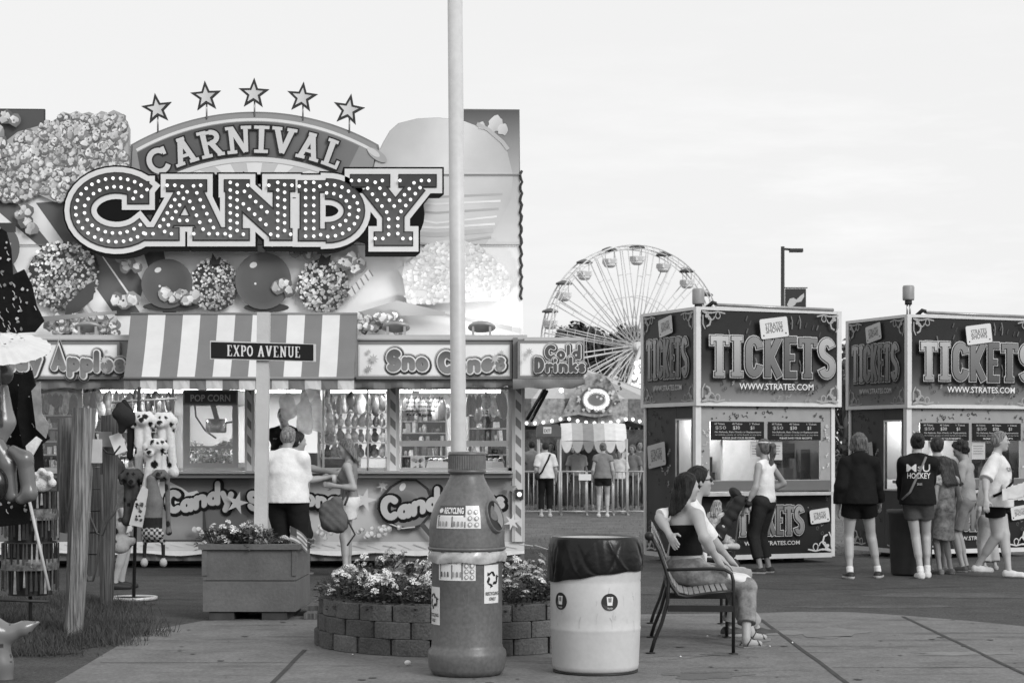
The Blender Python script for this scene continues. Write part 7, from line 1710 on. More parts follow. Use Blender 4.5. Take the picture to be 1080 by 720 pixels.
b = MB(); b.box((-.1, -.02, -.02), (.1, .02, .02)); 
# ---- people at the right ticket booth
Y = 22.0
hd_ = person('woman in dark hooded jacket and black shorts with her back turned', at(906, Y), R(2), 1.70, .36, True, 1.08, feet=[at(896.5, Y-.05), at(926, Y+.1)], hair=('bob', .09), top=dict(g=.014, infl=.03, sleeve=1.95, hem=-.05, loose=.015, hood=True, name='hooded_jacket', neck=.6, wave=.008), bottom=dict(kind='shorts', g=.01, fr=.42, infl=.016, flare=.02), shoes=(.02, .6), socks=.68, h=.010, footyaw=(10, -25), pitch=R(5), yaw=R(-5), hands=[None, W(928, 530, Y+.25)])
Y = 22.1
def jacket_strap(A):
    T = A['T']; pts = hug(A['top'], [T(.1, -.1, .52), T(.06, -.2, .4), T(-.02, -.2, .25), T(-.1, -.2, .1), T(-.17, -.1, 0)], .008); strap('bag_strap', pts, .014, .2, A['root'])
mj = person('person in dark hockey jacket with pale lettering and a dark bun', at(968, Y), R(-12), 1.70, .38, True, 1.02, feet=[at(971, Y-.1), at(978, Y+.05)], hair=('bun', .02), top=dict(g=.016, infl=.03, sleeve=1.9, hem=-.06, loose=.012, name='hockey_jacket', wave=.007, text=[('M', -.075, .335, .13, .115, .7, -1), ('U', .1, .335, .13, .085, .7, -1), ('S', .022, .35, .07, .05, .4, -1), ('HOCKEY', .012, .255, .095, .27, .7, -1), ('2023', .02, .175, .035, .06, .5, -1)]), bottom=dict(kind='shorts', g=.07, fr=.5, infl=.016, flare=.014), shoes=(.6, .75), socks=.7, h=.010, footyaw=(15, 0), hands=[W(952, 530, Y+.35), W(975, 535, Y+.4)], yaw=R(10), extra=jacket_strap)
Y = 22.9
person('taller dark haired person in a pale collar just behind the hockey jacket', at(988, Y), R(6), 1.66, .34, False, .95, hair=('short', .03), top=dict(g=.06, sleeve=1.0, infl=.02, name='shirt'), bottom=dict(kind='shorts', g=.12, fr=.8, infl=.02), shoes=(.3, .6), h=.013, pitch=R(12))
Y = 22.75
pd = mat(.36, .85, var=.6, scale=16, fine=.2, name='patterned cloth')
person('girl in pale patterned dress half hidden by the hockey jacket', at(997, Y), R(25), 1.42, .3, True, .9, hair=('long', .04, .25), top=dict(mat=pd, sleeve=.2, infl=.014, hem=-.02, name='dress_top'), bottom=dict(kind='skirt', mat=pd, fr=.9, infl=.02), shoes=(.15, .3), h=.012)
Y = 23.2
person('dark curly haired person in grey tee and dark apron looking down', at(1017, Y), R(62), 1.62, .28, False, .95, hair=('curly', .02), top=dict(g=.3, sleeve=.8, infl=.016, loose=.01, hem=.0), bottom=dict(kind='shorts', g=.2, fr=.85, infl=.024, flare=.01), shoes=(.05, .3), h=.012, hands=[W(1004, 540, Y-.35), W(996, 536, Y+.1)], pitch=R(-28), yaw=R(10), extra=lambda A: None)
Y = 23.6
person('child in pale trousers standing at the booth behind the walking woman', at(1044, Y), R(10), 1.2, .36, True, 1.0, hair=('short', .05), top=dict(g=.3, sleeve=.6), bottom=dict(kind='pants', g=.36, fr=1.85, infl=.03), shoes=(.3, .5), h=.013)
Y = 22.3
def crossbody(A):
    T = A['T']; pts = hug(A['top'], [T(-.1, -.1, .5), T(-.1, .0, .55), T(-.07, .12, .47), T(.0, .2, .36), T(.08, .2, .2), T(.17, .1, .08), T(.2, 0, .02)], .01); strap('bag_strap', pts, .017, .015, A['root'])
wt = mat(.62, .8, var=.25, scale=5, bump=.3, bscale=26, name='printed white tee')
wk = person('laughing short haired woman in a printed white tee walking to the right', at(1050, Y), R(-112), 1.72, .38, True, 1.22, feet=[at(1064, Y-.15), at(1031, Y+.1)], hair=('short', .16), top=dict(mat=wt, sleeve=.95, infl=.022, loose=.03, hem=-.10, wave=.009, name='tee_shirt', text=[('ORLANDO', .0, .33, .07, .26, .12, 1), ('EST', .05, .2, .06, .12, .3, 1)]), bottom=dict(kind='shorts', g=.012, fr=.45, infl=.02), shoes=(.6, .75), h=.010, lean=(0, .05), lift=(0, .05), hands=[W(1062, 530, Y-.42), W(1040, 527, Y-.4)], footyaw=(0, 0), extra=crossbody, knee=((0, 1, 0), (0, 1, 0)), yaw=R(14), elbow=[(-.4, -1, -.2), (.6, -1, -.3)])
q = W(1073, 522, Y-.5); b = MB(); b.sm = True
for i in range(6):
    b.add([(q.x-.17+.06*i, q.y, q.z-.06+.012*i+.01*math.sin(i*2)), (q.x-.11+.06*i, q.y, q.z-.05+.012*i), (q.x-.11+.06*i, q.y+.02, q.z+.08+.02*i), (q.x-.17+.06*i, q.y+.02, q.z+.07+.02*i)], [(0, 1, 2, 3)]); b.add([(q.x-.17+.06*i, q.y+.008, q.z-.06), (q.x-.11+.06*i, q.y+.008, q.z-.05), (q.x-.11+.06*i, q.y+.028, q.z+.08+.02*i), (q.x-.17+.06*i, q.y+.028, q.z+.07+.02*i)], [(0, 1, 2, 3)])
o = b.build('paper_sheet', mat(.6, .7, name='paper')); origin_to(o, q); tag(o, 'pale folded paper held out by the walking woman in the white tee', 'paper')
# ---- people at the candy counter
Y = 21.6
person('grey haired man in white polo shirt with his back turned at the counter', at(303, Y), R(-14), 1.77, .3, False, 1.4, hair=('short', .17), top=dict(g=.72, sleeve=.9, infl=.024, loose=.02, hem=-.06, wave=.006, name='polo_shirt'), bottom=dict(kind='pants', g=.02, fr=1.9, infl=.016), shoes=(.03, .05), h=.011, hands=[W(289, 545, Y+.35), W(326, 545, Y+.3)], pitch=R(-14))
Y = 22.7
person('dark haired woman with a bun reaching over to the right at the counter', at(312, Y), R(-62), 1.72, .36, True, 1.0, hair=('bun', .02), top=dict(g=.34, sleeve=.3, infl=.012), bottom=dict(kind='pants', g=.05, fr=1.8), shoes=(.03, .2), h=.012, hands=[W(352, 499, Y+.1), W(349, 503, Y-.2)], pitch=R(-6))
Y = 22.4
def pack(A): pass
yw = person('young woman in tank top and white shorts carrying a backpack at the counter', at(368, Y), R(82), 1.64, .33, True, .98, feet=[at(368, Y+.15), at(365, Y-.1)], hair=('long', .13, .32), top=dict(g=.22, sleeve=0, infl=.01, hem=.02, name='tank_top', neck=.5, wave=.003), bottom=dict(kind='shorts', g=.66, fr=.42, infl=.02, flare=.025, waist=.06), shoes=(.66, .72), socks=.7, h=.010, hands=[W(352, 512, Y-.18), W(352, 506, Y+.12)], elbow=[(-.2, -.5, -1), (.2, -.5, -1)], yaw=R(10), pitch=R(-14), footyaw=(10, 20))
p = W(352, 545, Y-.3); S = Solid(); Mr = Matrix.Rotation(R(-38), 3, 'Y')
S.ell(p, (.15, .12, .21), Mr, .02).ell(p+V3((-.05, -.06, -.06)), (.1, .08, .12), Mr, .03).ell(p+V3((.02, 0, .16)), (.09, .08, .08), Mr, .03); S.wav = lambda X, Y, Z: .006*np.sin(60*X+20*Z)*np.sin(45*Z+12*Y); 
bp = empty('backpack', p, 'grey backpack hanging from the arm of the young woman in white shorts', 'backpack'); S.build('bag_body', cloth(.11, .2), bp, .011)
for dx, y1 in ((.0, 515), (.07, 516)):
    b = MB(); b.tube([p+V3((.06+dx, -.02, .14)), W(362+dx*60, y1+10, Y-.28), W(364+dx*70, y1, Y-.2)], .014, 6); b.build('shoulder_strap', cloth(.05), bp)
b = MB(); b.tube([p+V3((.12, -.03, .05)), p+V3((.25, -.03, -.2)), p+V3((.16, -.05, -.33))], .012, 6); b.build('loose_strap', cloth(.05), bp)
for px in (352.5,):
    b = MB(); q = W(353, 505, Y); b.lathe([(.001, -.05), (.028, -.05), (.036, .05), (.001, .05)], q, 12); o = b.build('paper_cup', WHITE); origin_to(o, q-V3((0, 0, .05))); tag(o, 'small pale paper cup held up by the young woman in white shorts', 'cup')
Y = 25.0
person('vendor in black polo shirt standing inside the open candy stand window', (W(300, 0, Y).x, Y, .345), R(170), 1.72, .3, False, 1.08, hair=('short', .02), top=dict(g=.012, sleeve=.85, infl=.02, loose=.012, hem=-.05, name='polo_shirt', text=[('STAFF', .09, .36, .03, .06, .4, 1)]), bottom=dict(kind='pants', g=.03, fr=1.9), shoes=(.02, .02), h=.012, hands=[W(283, 487, Y-.35), W(312, 490, Y-.35)], pitch=R(-12))
# ---- people near the ride fence
Y = 41.6
def sling(A):
    T = A['T']; pts = hug(A['top'], [T(.1, -.1, .52), T(.05, -.2, .4), T(-.03, -.2, .25), T(-.12, -.2, .1), T(-.19, -.1, .0)], .012); strap('sling_strap', pts, .02, .02, A['root'])
    S = Solid().ell(T(-.2, -.08, .0), (.06, .1, .09)); S.build('sling_bag', cloth(.03), A['root'], .016, local=True)
person('woman in pale tee and black leggings with a dark sling bag by the fence', at(575.5, Y), R(4), 1.66, .3, True, 1.0, hair=('short', .02), top=dict(g=.6, sleeve=.8, infl=.02, loose=.02, hem=-.05), bottom=dict(kind='pants', g=.015, fr=1.75, infl=.012), shoes=(.4, .5), h=.016, extra=sling, pitch=R(-10))
person('woman in grey sleeveless top and dark shorts standing at the barred fence', at(636, Y), R(-6), 1.64, .36, True, 1.05, hair=('bun', .12), top=dict(g=.2, sleeve=.3, infl=.018, loose=.02, hem=-.04), bottom=dict(kind='shorts', g=.02, fr=.4, infl=.02), shoes=(.5, .6), h=.016)
Y = 44.0
for px, dy, H, rz, hg, tg, hs_, lab in ((653, 0, 1.5, 165, .015, .55, 'curly', 'curly dark haired child in pale top looking over the fence'), (598, .8, 1.7, 120, .03, .12, 'bob', 'person in grey top under the left end of the striped canopy'), (609, .5, 1.62, 200, .05, .34, 'short', 'person in pale top behind the bars under the striped canopy'), (621, 1.4, 1.75, 10, .02, .03, 'short', 'person in black top waiting under the middle of the canopy'), (581, 1.2, 1.66, 185, .03, .1, 'bob', 'person in dark top standing below the exit box'), (667, 1.5, 1.6, 150, .1, .16, 'bob', 'fair haired person in grey top right of the canopy post'), (645, 2.4, 1.72, 90, .02, .08, 'short', 'person in dark top at the back of the ride queue'), (572, 3.2, 1.7, 140, .03, .2, 'short', 'person in grey top at the back of the queue below the exit box'), (590, 3.0, 1.74, 160, .02, .06, 'short', 'person in dark top at the back behind the left canopy pole'), (603, 3.6, 1.6, 190, .1, .36, 'bob', 'person in pale top far back under the striped canopy'), (629, 3.4, 1.7, 170, .03, .18, 'short', 'person in grey top far back between the two women at the fence'), (638, 4.2, 1.75, 200, .02, .12, 'short', 'tall person in dark top far back beside the canopy middle'), (657, 3.8, 1.66, 150, .05, .4, 'bob', 'person in pale top far back by the right canopy post'), (674, 2.8, 1.7, 200, .02, .1, 'short', 'person in dark top beside the left ticket booth edge'), (561, 1.8, 1.7, 20, .02, .2, 'short', 'person in grey top behind the fence beside the striped corner post')):
    person(lab, at(px, Y+dy), R(rz), H, .22, hs_ != 'short', 1.0, hair=(hs_, hg), top=dict(g=tg, sleeve=.7, infl=.02, loose=.01), bottom=dict(kind='pants', g=.08, fr=1.8), shoes=(.1, .4), h=.02)
# ---- person hidden behind the hanging toys at the left
Y = 20.4
person('person with dark shoes mostly hidden behind the rack of hanging toys', at(122, Y), R(-70), 1.68, .36, True, 1.0, feet=[at(128, Y+.1), at(121, Y-.1)], hair=('short', .03), top=dict(g=.05, sleeve=.8, infl=.02), bottom=dict(kind='shorts', g=.5, fr=.7, infl=.03), shoes=(.015, .02), h=.014, footyaw=(0, 0))
# ================================================================ toy seller's pitch at the left edge
def quadpost(name, pts_front, Y, th, m, label):          # tapered timber seen as a quad, extruded in depth
    c = W(sum(p[0] for p in pts_front)/4, pts_front[0][1], Y); b = MB(); n = 9; rq = random.Random(int(pts_front[0][0]*7)); (ax, ay), (bx_, by), (cx, cy), (dx, dy) = pts_front   # bl br tr tl
    rows = []
    for i in range(n):
        t = i/(n-1); l = W(ax+(dx-ax)*t, ay+(dy-ay)*t, Y); r = W(bx_+(cx-bx_)*t, by+(cy-by)*t, Y); j = lambda: rq.uniform(-.006, .006); m_ = (l+r)/2
        rows.append([V3((l.x+j(), Y+.02, l.z)), V3((l.x*.7+r.x*.3, Y-.015+j(), l.z)), V3((l.x*.4+r.x*.6, Y-.01+j(), r.z)), V3((r.x+j(), Y+.02, r.z)), V3((r.x, Y+th, r.z)), V3((l.x, Y+th, l.z))])
    k = 6; b.sm = False
    b.add([p for r in rows for p in r], [(i*k+a, i*k+(a+1) % k, (i+1)*k+(a+1) % k, (i+1)*k+a) for i in range(n-1) for a in range(k)]+[tuple((n-1)*k+a for a in range(k)), tuple(range(k))[::-1]])
    o = b.build(name, m); origin_to(o, V3((c.x, Y, 0))); return tag(o, label, 'post')
WD, WD2 = wood(.2), wood(.075)
quadpost('wooden_post', [(66, 676), (83.5, 676), (97.5, 430), (76, 430)], 15.1, .14, WD, 'tall split weathered timber post leaning right in the long grass')
quadpost('wooden_post', [(58, 560), (76, 562), (79, 440), (60, 441)], 15.45, .06, wood(.15), 'shorter flat grey board fixed behind the leaning timber post')
quadpost('wooden_post', [(105, 645), (117, 645), (124, 437), (106, 438)], 17.8, .1, WD2, 'darker timber post standing behind and right of the leaning post')
cb = empty('wooden_cabinet', at(98, 18.4), 'dark plank box standing between the two timber posts', 'cabinet')
for k in range(6):
    y1, y0 = 470+k*23, 470+(k+1)*23-1.2; p = W(86, y0, 18.4); q = W(113, y1, 18.4); b = MB(); b.box((p.x, 18.4, max(.02, p.z)), (q.x, 18.7, q.z)); b.build('plank', WD2, cb)
def hung_box(name, x0, y0, x1, y1, Y, g, lab, rot=0, th=.05):
    p = W((x0+x1)/2, (y0+y1)/2, Y); w_, h_ = (x1-x0)/F_PX*Y/2, (y1-y0)/F_PX*Y/2; b = MB(); b.box((-w_, 0, -h_), (w_, th, h_), Matrix.Rotation(rot, 4, 'Y')); o = b.build(name, mat(g, .6, var=.12, name='painted box')); o.location = p; return tag(o, lab, 'box')
hung_box('meter_box', 92, 463, 105, 488, 15.16, .5, 'pale box fixed to the side of the leaning timber post', 0, .1)
hung_box('junction_box', 104, 455, 117, 471, 17.7, .22, 'small grey box on the front of the dark timber post')
hung_box('price_card', 118, 457, 131, 478, 17.6, .66, 'tilted white card hanging from the dark timber post', R(-20), .012)
b = MB(); b.tube([W(x, y, 15.3) for x, y in ((96, 440), (99, 455), (104, 468), (112, 477), (120, 479), (127, 470))], .008, 6); o = b.build('black_cable', BLACK); origin_to(o, W(96, 440, 15.3)); tag(o, 'black cable looping from the leaning post past the grey box', 'cable')
b = MB(); b.tube([W(x, y, 16.8) for x, y in ((93, 520), (95, 545), (102, 562), (108, 564), (113, 550), (120, 542), (124, 530))], .012, 6); b.tube([W(x, y, 16.8) for x, y in ((88, 598), (93, 612), (98, 612), (101, 600), (104, 580), (108, 550), (107, 500))], .012, 6); o = b.build('hose', mat(.05, .5, name='grey hose')); origin_to(o, W(93, 560, 16.8)); tag(o, 'thin dark hose hanging in loops between the timber posts', 'hose')
S = Solid().chain([W(127, 428, 17.5), W(133, 440, 17.5), W(128, 454, 17.5)], [.04, .08, .03], .03).cone(W(137, 445, 17.5), W(125, 436, 17.5), .04, .06, .03); o = S.build('dark_cap', cloth(.03), None, .014); origin_to(o, W(128, 430, 17.5)); tag(o, 'dark cloth cap hung on top of the dark timber post', 'cap')
# rack of hanging toys
RY = 18.9; rc = at(141, RY)
rack_ = empty('toy_stand', rc, 'metal toy stand with a flat ring base holding the hanging plush toys', 'display stand')
b = MB(); b.lathe([(.185, 0), (.185, .03), (.235, .03), (.235, 0), (.185, 0)], (rc[0], RY, .01), 32); b.build('base_ring', mat(.6, .35, .2, name='pale steel'), rack_)
b = MB(); b.tube([(rc[0]-.2, RY, .03), (rc[0]+.2, RY, .03)], .012, 6); b.tube([(rc[0], RY, .03), W(144, 500, RY), W(147, 408, RY)], .018, 8); b.build('stem', DARK, rack_)
b = MB(); b.tube([W(118, 424, RY), W(186, 420, RY)], .014, 6); b.build('cross_bar', ALU, rack_)
for px in (152, 173, 163, 140): 
    b = MB(); b.tube([W(px, 421, RY-.03), W(px, 432, RY-.1)], .006, 5); b.build('hook', ALU, rack_)
PL = mat(.5, .95, var=.12, scale=30, bump=.6, bscale=120, vcol=True, spec=.1, name='plush')
def spots(V, base, dark, seed, n, r_, fixed=()):
    g = np.full(len(V), base, dtype=np.float32); rg_ = np.random.RandomState(seed)
    for i in rg_.choice(len(V), n): g[((V-V[i])**2).sum(1) < (r_*rg_.uniform(.5, 1.2))**2] = dark
    for p, q in fixed: g[((V-np.array(p))**2).sum(1) < q**2] = dark
    return g
def longdog(px, py, Y, L_, label, seed, base=.72, dark=.02, big=1.0, nose=(0, 0), limbs=((-6, 0), (5, 6))):
    m_ = Y/F_PX; h_ = W(px, py, Y); S = Solid(); e = .075*big
    S.ell(h_, (e*1.15, e, e*1.05), None, .02).ell(h_+V3((nose[0]*m_, -e*.9, nose[1]*m_-.02)), (e*.62, e*.6, e*.5), None, .03)
    ears = [h_+V3((q*e*1.15, 0, .0)) for q in (-1, 1)]
    for q, p in zip((-1, 1), ears): S.chain([h_+V3((q*e*.8, 0, e*.7)), p+V3((q*.01, -.01, -.01)), p+V3((q*.015, -.02, -e*.9))], [.03*big, .04*big, .022*big], .015)
    for dx, sw in limbs: S.chain([h_+V3((dx*m_, .02, -e*.8)), W(px+dx+sw*.4, py+L_*.55, Y), W(px+dx+sw, py+L_, Y-.02)], [.045*big, .038*big, .042*big], .02); S.ell(W(px+dx+sw, py+L_+3, Y-.03), .055*big, None, .02)
    np_ = h_+V3((nose[0]*m_, -e*1.5, nose[1]*m_)); fx = [(np_, .033*big)]+[(h_+V3((q*e*.42, -e*.9, e*.35)), .017*big) for q in (-1, 1)]
    o = S.build('plush_dog', PL, None, .012, lambda V: spots(V, base, dark, seed, 9, .035, fx+[(ears[0]+V3((0, 0, -.03)), .05*big), (ears[1]+V3((0, 0, -.03)), .05*big)]))
    origin_to(o, h_+V3((0, 0, e))); return tag(o, label, 'plush toy', 'plush dogs on the toy stand')
longdog(151, 442, 18.75, 72, 'white spotted plush dog with long limbs, leftmost of the pale pair on the stand', 1, limbs=((-5, 1), (4, 3)))
longdog(173, 443, 18.8, 52, 'white spotted plush dog with long limbs, right one of the pale pair on the stand', 2, nose=(-3, -2), limbs=((-3, 2), (6, 4)))
longdog(164, 470, 18.55, 48, 'smaller white plush dog with a big black nose hanging between the pale pair', 3, big=.95, nose=(-5, -6), limbs=((-5, -6), (3, -4)))
longdog(139, 502, 18.6, 44, 'dark grey plush dog hanging lowest at the left of the stand', 4, base=.08, dark=.015, big=.95, nose=(1, -5), limbs=((-4, -1), (4, 0)))
longdog(169, 500, 18.5, 58, 'grey plush animal with thin dangling limbs under the pale dogs', 5, base=.16, dark=.03, big=.6, limbs=((-6, -4), (7, 2)))
S = Solid().chain([W(131, 424, 18.8), W(139, 440, 18.8), W(137, 482, 18.8)], [.03, .045, .03], .02); o = S.build('plush_snake', cloth(.02), None, .014); origin_to(o, W(131, 424, 18.8)); tag(o, 'long thin black plush tail hanging at the left of the white dogs', 'plush toy')
# printed cloth triangle and puppet with dangling legs
YB = 18.45
b = MB(); b.prism([W(x, y, YB) for x, y in ((136, 553), (160, 558), (163, 520), (150, 512), (142, 530))], (0, .02, 0)); sc_ = b.build('printed_scarf', mat(.66, .9, var=.08, name='printed cloth')); a = Art(CF(YB)); rq = random.Random(5)
for k in range(24): x = rq.uniform(143, 160); y = rq.uniform(522, 552); a.blob(rq, x, y, rq.uniform(.8, 2.4), rq.choice((.03, .1, .3)), 5, .5)
adopt(a.build('cloth_print', PRINT(.9), None), sc_); origin_to; tag(sc_, 'white printed triangular scarf hanging under the plush dogs', 'scarf')
S = Solid().chain([W(160, 505, 18.5), W(163, 530, 18.5), W(160, 560, 18.5)], [.05, .08, .1], .03).ell(W(162, 563, 18.45), (.1, .07, .07), None, .03)
for px, dx in ((153, -3), (172, 1)): S.chain([W(160, 566, 18.5), W(px, 570, 18.5), W(px+dx*.3, 590, 18.5)], [.05, .02, .018], .02); S.ell(W(px+dx*.3, 593, 18.45), (.035, .06, .045), None, .02)
def pcol(V):
    g = np.full(len(V), .03, dtype=np.float32); z = V[:, 2]; g[z > W(0, 545, 18.5).z] = .2; zz_ = W(0, 588, 18.5).z; g[z < zz_] = .5; m_ = (np.sin(V[:, 0]*120)*np.sin(z*120) > 0) & (z < W(0, 556, 18.5).z) & (z > W(0, 574, 18.5).z); g[m_] = .55; return g
o = S.build('plush_puppet', PL, None, .011, pcol); origin_to(o, W(160, 505, 18.5)); tag(o, 'plush puppet with thin black legs and pale boots dangling under the dogs', 'plush toy')
S = Solid().ell(W(127, 555, 18.6), (.07, .06, .09), None, .02).ell(W(126, 575, 18.6), (.11, .07, .08), None, .03).cone(W(112, 565, 18.6), W(138, 570, 18.6), .03, .05, .03)
o = S.build('plush_bear', PL, None, .012, lambda V: spots(V, .5, .05, 9, 14, .04)); origin_to(o, W(127, 548, 18.6)); tag(o, 'small pale and dark plush figure hanging lowest left on the stand', 'plush toy')
b = MB(); b.box((-.09, 0, -.14), (.09, .02, .14)); o = b.build('toy_bag', mat(.66, .5, var=.4, scale=14, name='printed bag')); o.location = W(122, 520, 18.75); tag(o, 'flat pale printed bag hanging beside the dark grey plush dog', 'bag')
# paper parasol
PY = 13.6; pc = W(-2, 367, PY); par = empty('paper_parasol', pc, 'pale ribbed paper parasol with a dark flower print at the left edge', 'parasol'); Mt_ = Matrix.Translation(pc) @ Matrix.Rotation(R(21), 4, 'X') @ Matrix.Rotation(R(3), 4, 'Y')
b = MB(); b.sm = False; nR = 28; Rp = .375
for k in range(nR):
    t0, t1 = 2*PI*k/nR, 2*PI*(k+1)/nR; tm = (t0+t1)/2; P = lambda r, t, z: Mt_ @ V3((r*math.cos(t), r*math.sin(t), z))
    for r0, r1, z0, z1 in ((.02, Rp*.5, .1, .055), (Rp*.5, Rp, .055, 0)):
        b.add([P(r0, t0, z0), P(r0*.99, tm, z0-.002), P(r1*.985, tm, z1-.008), P(r1, t0, z1)], [(0, 1, 2, 3)]); b.add([P(r0*.99, tm, z0-.002), P(r0, t1, z0), P(r1, t1, z1), P(r1*.985, tm, z1-.008)], [(0, 1, 2, 3)])
b.build('canopy', mat(.6, .8, var=.08, scale=6, name='oiled paper'), par)
for k in range(nR):
    t0 = 2*PI*k/nR; b = MB(); b.tube([P(.02, t0, .092), P(Rp*.5, t0, .047), P(Rp, t0, -.006)], .004, 5); b.build('rib', wood(.25), par)
b = MB(); b.tube([P(0, 0, .12), P(0, 0, -.6)], .012, 8); b.build('handle', wood(.25), par)
a = MB()
for k in range(5):
    t = R(-70)+k*.5; c = P(.14+.03*(k % 2), t-.3, .088-.012*(k % 2)+.004); n_ = Mt_.to_3x3() @ V3((0, 0, 1)); u = n_.orthogonal().normalized(); v = n_.cross(u); a.add([c+(u*math.cos(q)+v*math.sin(q))*(.016 if i_ % 2 else .007)+n_*.004 for i_, q in enumerate([2*PI*i/10 for i in range(10)])], [tuple(range(10))], .03)
a.build('flower_print', PRINT(.8), par)
# dark clothes hanging under and behind the parasol
def drape(name, pts, Y, g, label, th=.03, prints=0, seed=1, cat='clothes'):
    b = MB(); b.prism([W(x, y, Y) for x, y in pts], (0, th, 0)); o = b.build(name, cloth(g, .3)); rq = random.Random(seed); xs = [p[0] for p in pts]; ys = [p[1] for p in pts]
    if prints:
        a = Art(CF(Y)); n = 0
        while n < prints:
            x, y = rq.uniform(min(xs), max(xs)), rq.uniform(min(ys), max(ys))
            if inside((x, y), pts) and inside((x+2, y+2), pts) and inside((x-2, y-2), pts):
                if rq.random() < .5: a.blob(rq, x, y, rq.uniform(.8, 2), rq.choice((.3, .5, .2)), 6, .5)
                else: a.stroke([(x-1, y-2), (x+rq.uniform(-1, 1), y), (x+1, y+2)], .8, rq.choice((.35, .5)), rnd=True)
                n += 1
        adopt(a.build('cloth_print', PRINT(.9), None), o)
    origin_to_children(o, W(pts[0][0], pts[0][1], Y)); return tag(o, label, cat)
def origin_to_children(o, p): return o
drape('hanging_shirt', [(-6, 236), (6, 244), (11, 262), (13, 290), (25, 284), (33, 300), (38, 322), (46, 338), (36, 350), (-6, 352)], 14.4, .012, 'black printed shirt hanging above the paper parasol', prints=46)
drape('hanging_scarf', [(20, 396), (33, 390), (38, 410), (43, 424), (44, 446), (52, 462), (44, 468), (46, 500), (50, 520), (36, 520), (32, 480), (24, 470), (18, 440)], 14.3, .012, 'black jagged scarf hanging below the paper parasol', prints=4)
drape('hanging_pennant', [(33, 412), (42, 402), (44, 436), (52, 448), (48, 462), (38, 452)], 14.2, .3, 'grey pointed cloth tail hanging on the black scarf', .02)
drape('hanging_pennant', [(27, 470), (38, 460), (44, 464), (30, 488)], 14.2, .62, 'pale triangular cloth end beside the grey inflatables', .02)
drape('hanging_cloak', [(-8, 392), (22, 394), (30, 420), (33, 470), (36, 520), (30, 552), (-8, 556)], 14.5, .01, 'black printed cloth hanging behind the inflatable toys at the left edge', prints=26, seed=9)
INF = lambda g: mat(g, .22, var=.06, scale=3, spec=.6, name='inflatable vinyl')
def inflat(name, S, g, label, p, cat='inflatable toy', h=.012, col=None):
    o = S.build(name, INF(g) if col is None else mat(.5, .22, var=.05, vcol=True, spec=.6, name='printed vinyl'), None, h, col); origin_to(o, p); return tag(o, label, cat)
inflat('inflatable_ball', Solid().ell(W(2, 395, 13.9), (.085, .08, .085)), .1, 'dark round inflatable directly below the parasol', W(2, 408, 13.9))
inflat('inflatable_bat', Solid().chain([W(2, 410, 13.9), W(3, 445, 13.9), W(-2, 468, 13.9)], [.05, .09, .05], .03), .2, 'grey club shaped inflatable at the left edge below the dark ball', W(0, 470, 13.9))
inflat('inflatable_hammer', Solid().chain([W(-4, 470, 13.8), W(8, 490, 13.8), W(12, 522, 13.8)], [.07, .06, .05], .03).chain([W(14, 475, 13.75), W(26, 484, 13.75), W(31, 520, 13.75), W(22, 526, 13.75)], [.04, .06, .055, .04], .03), .13, 'grey curved inflatable leaning beside the paw shaped toy', W(10, 528, 13.8))
inflat('inflatable_ball', Solid().ell(W(-4, 510, 13.75), (.09, .08, .12)), .015, 'black rounded inflatable at the far left below the grey club', W(-4, 530, 13.75))
# paw on a stick
S = Solid().ell(W(44, 510, 14.1), (.085, .045, .06), None, .02)
pads = [W(x, y, 14.05) for x, y in ((37, 502), (44, 497.5), (52, 501), (33.5, 510), (55, 509))]
for p in pads: S.ell(p, (.032, .03, .032), None, .02)
pads2 = [W(x, y, 14.05)-V3((0, .04, 0)) for x, y in ((37, 503), (45, 500), (52, 504))]
def pawc(V):
    g = np.full(len(V), .7, dtype=np.float32)
    for p in pads2: g[((V-np.array(p))**2).sum(1) < .026**2] = .3
    c = np.array(W(44, 513, 14.05)-V3((0, .04, 0))); g[(((V-c)/np.array((1.5, 1, 1)))**2).sum(1) < .03**2] = .3; return g
o = S.build('paw_wand', PL, None, .008, pawc); b = MB(); b.tube([W(29, 519, 14.15), W(52, 622, 14.15)], .012, 8); adopt(b.build('stick', mat(.5, .5, name='pale stick'), None), o); tag(o, 'white plush paw with grey pads on a long pale stick', 'toy')
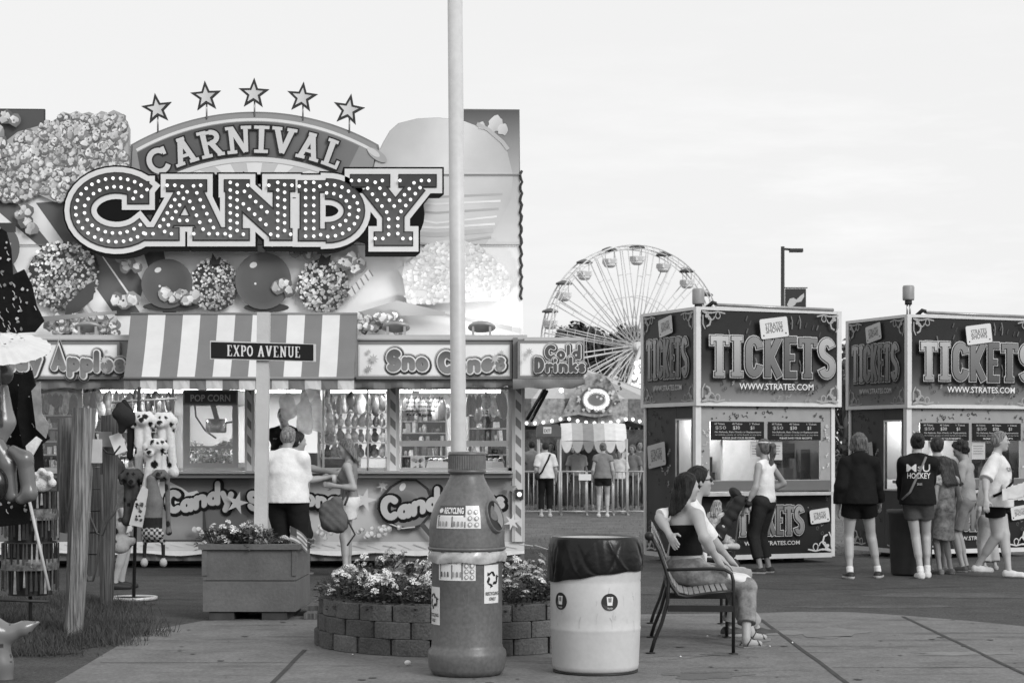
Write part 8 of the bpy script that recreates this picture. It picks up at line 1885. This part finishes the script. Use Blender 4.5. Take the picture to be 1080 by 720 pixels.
# key ring carousel
KY = 15.0; kc = at(32, KY); kr = empty('keyring_stand', kc, 'round dark stand hung with rows of small keyrings beside the leaning post', 'display stand')
b = MB(); b.tube([(kc[0], KY, .03), W(32, 505, KY)], .015, 8); b.lathe([(.001, .0), (.2, .0), (.2, .02), (.001, .03)], (kc[0], KY, .02), 24); b.build('stem', DARK, kr)
zz0 = [W(0, y, KY).z for y in (518, 545, 572, 600)]
for z in zz0: b = MB(); b.lathe([(.19, z), (.2, z+.012), (.21, z), (.19, z)], (kc[0], KY, 0), 32); b.build('ring', DARK, kr)
b = MB(); b.lathe([(.17, zz0[0]+.01), (.17, zz0[-1]-.2)], (kc[0], KY, 0), 28); b.build('drum', mat(.02, .8, name='dark core'), kr)
b = MB(); rq = random.Random(12)
for z in zz0:
    for k in range(40):
        t = 2*PI*k/40+rq.uniform(-.04, .04); r_ = .215; x, y = kc[0]+r_*math.cos(t), KY+r_*math.sin(t); b.c = rq.choice((.012, .02, .03, .05, .1, .25)); L_ = rq.uniform(.1, .19); w_ = rq.uniform(.008, .014); d = V3((-math.sin(t), math.cos(t), 0))*w_; o_ = V3((math.cos(t), math.sin(t), 0))*.004
        b.prism([V3((x, y, z))-d*.4, V3((x, y, z))+d*.4, V3((x, y, z-L_))+d, V3((x, y, z-L_))-d], o_*2)
b.c = .4
tag(b.build('keyrings', mat(.5, .4, var=.4, scale=25, vcol=True, name='keyrings'), kr), kind='stuff')
for z in (zz0[1]-.02, zz0[3]-.0):
    b = MB(); b.lathe([(.222, z), (.224, z+.045), (.222, z+.09), (.221, z+.09)], (kc[0], KY, 0), 30); b.build('card_strip', mat(.1, .6, var=.9, scale=22, name='printed card strip'), kr)
b = MB(); b.tube([W(-8, 632, 14.7), W(52, 634, 14.7)], .012, 6); o = b.build('ground_bar', DARK); origin_to(o, W(20, 634, 14.7)); tag(o, 'dark bar lying across the grass under the keyring stand', 'bar')
# printed inflatable animal in the corner
YI = 12.45; S = Solid().chain([W(-12, 662, YI), W(8, 668, YI), W(26, 662, YI), W(40, 656, YI)], [.1, .06, .045, .012], .03).chain([W(-6, 670, YI), W(2, 700, YI), W(6, 735, YI)], [.09, .07, .06], .04).ell(W(-10, 690, YI), (.12, .08, .2), None, .03)
inflat('inflatable_animal', S, .15, 'grey star printed inflatable animal in the bottom left corner', W(0, 700, YI), col=lambda V: spots(V, .15, .03, 33, 40, .014), h=.009)
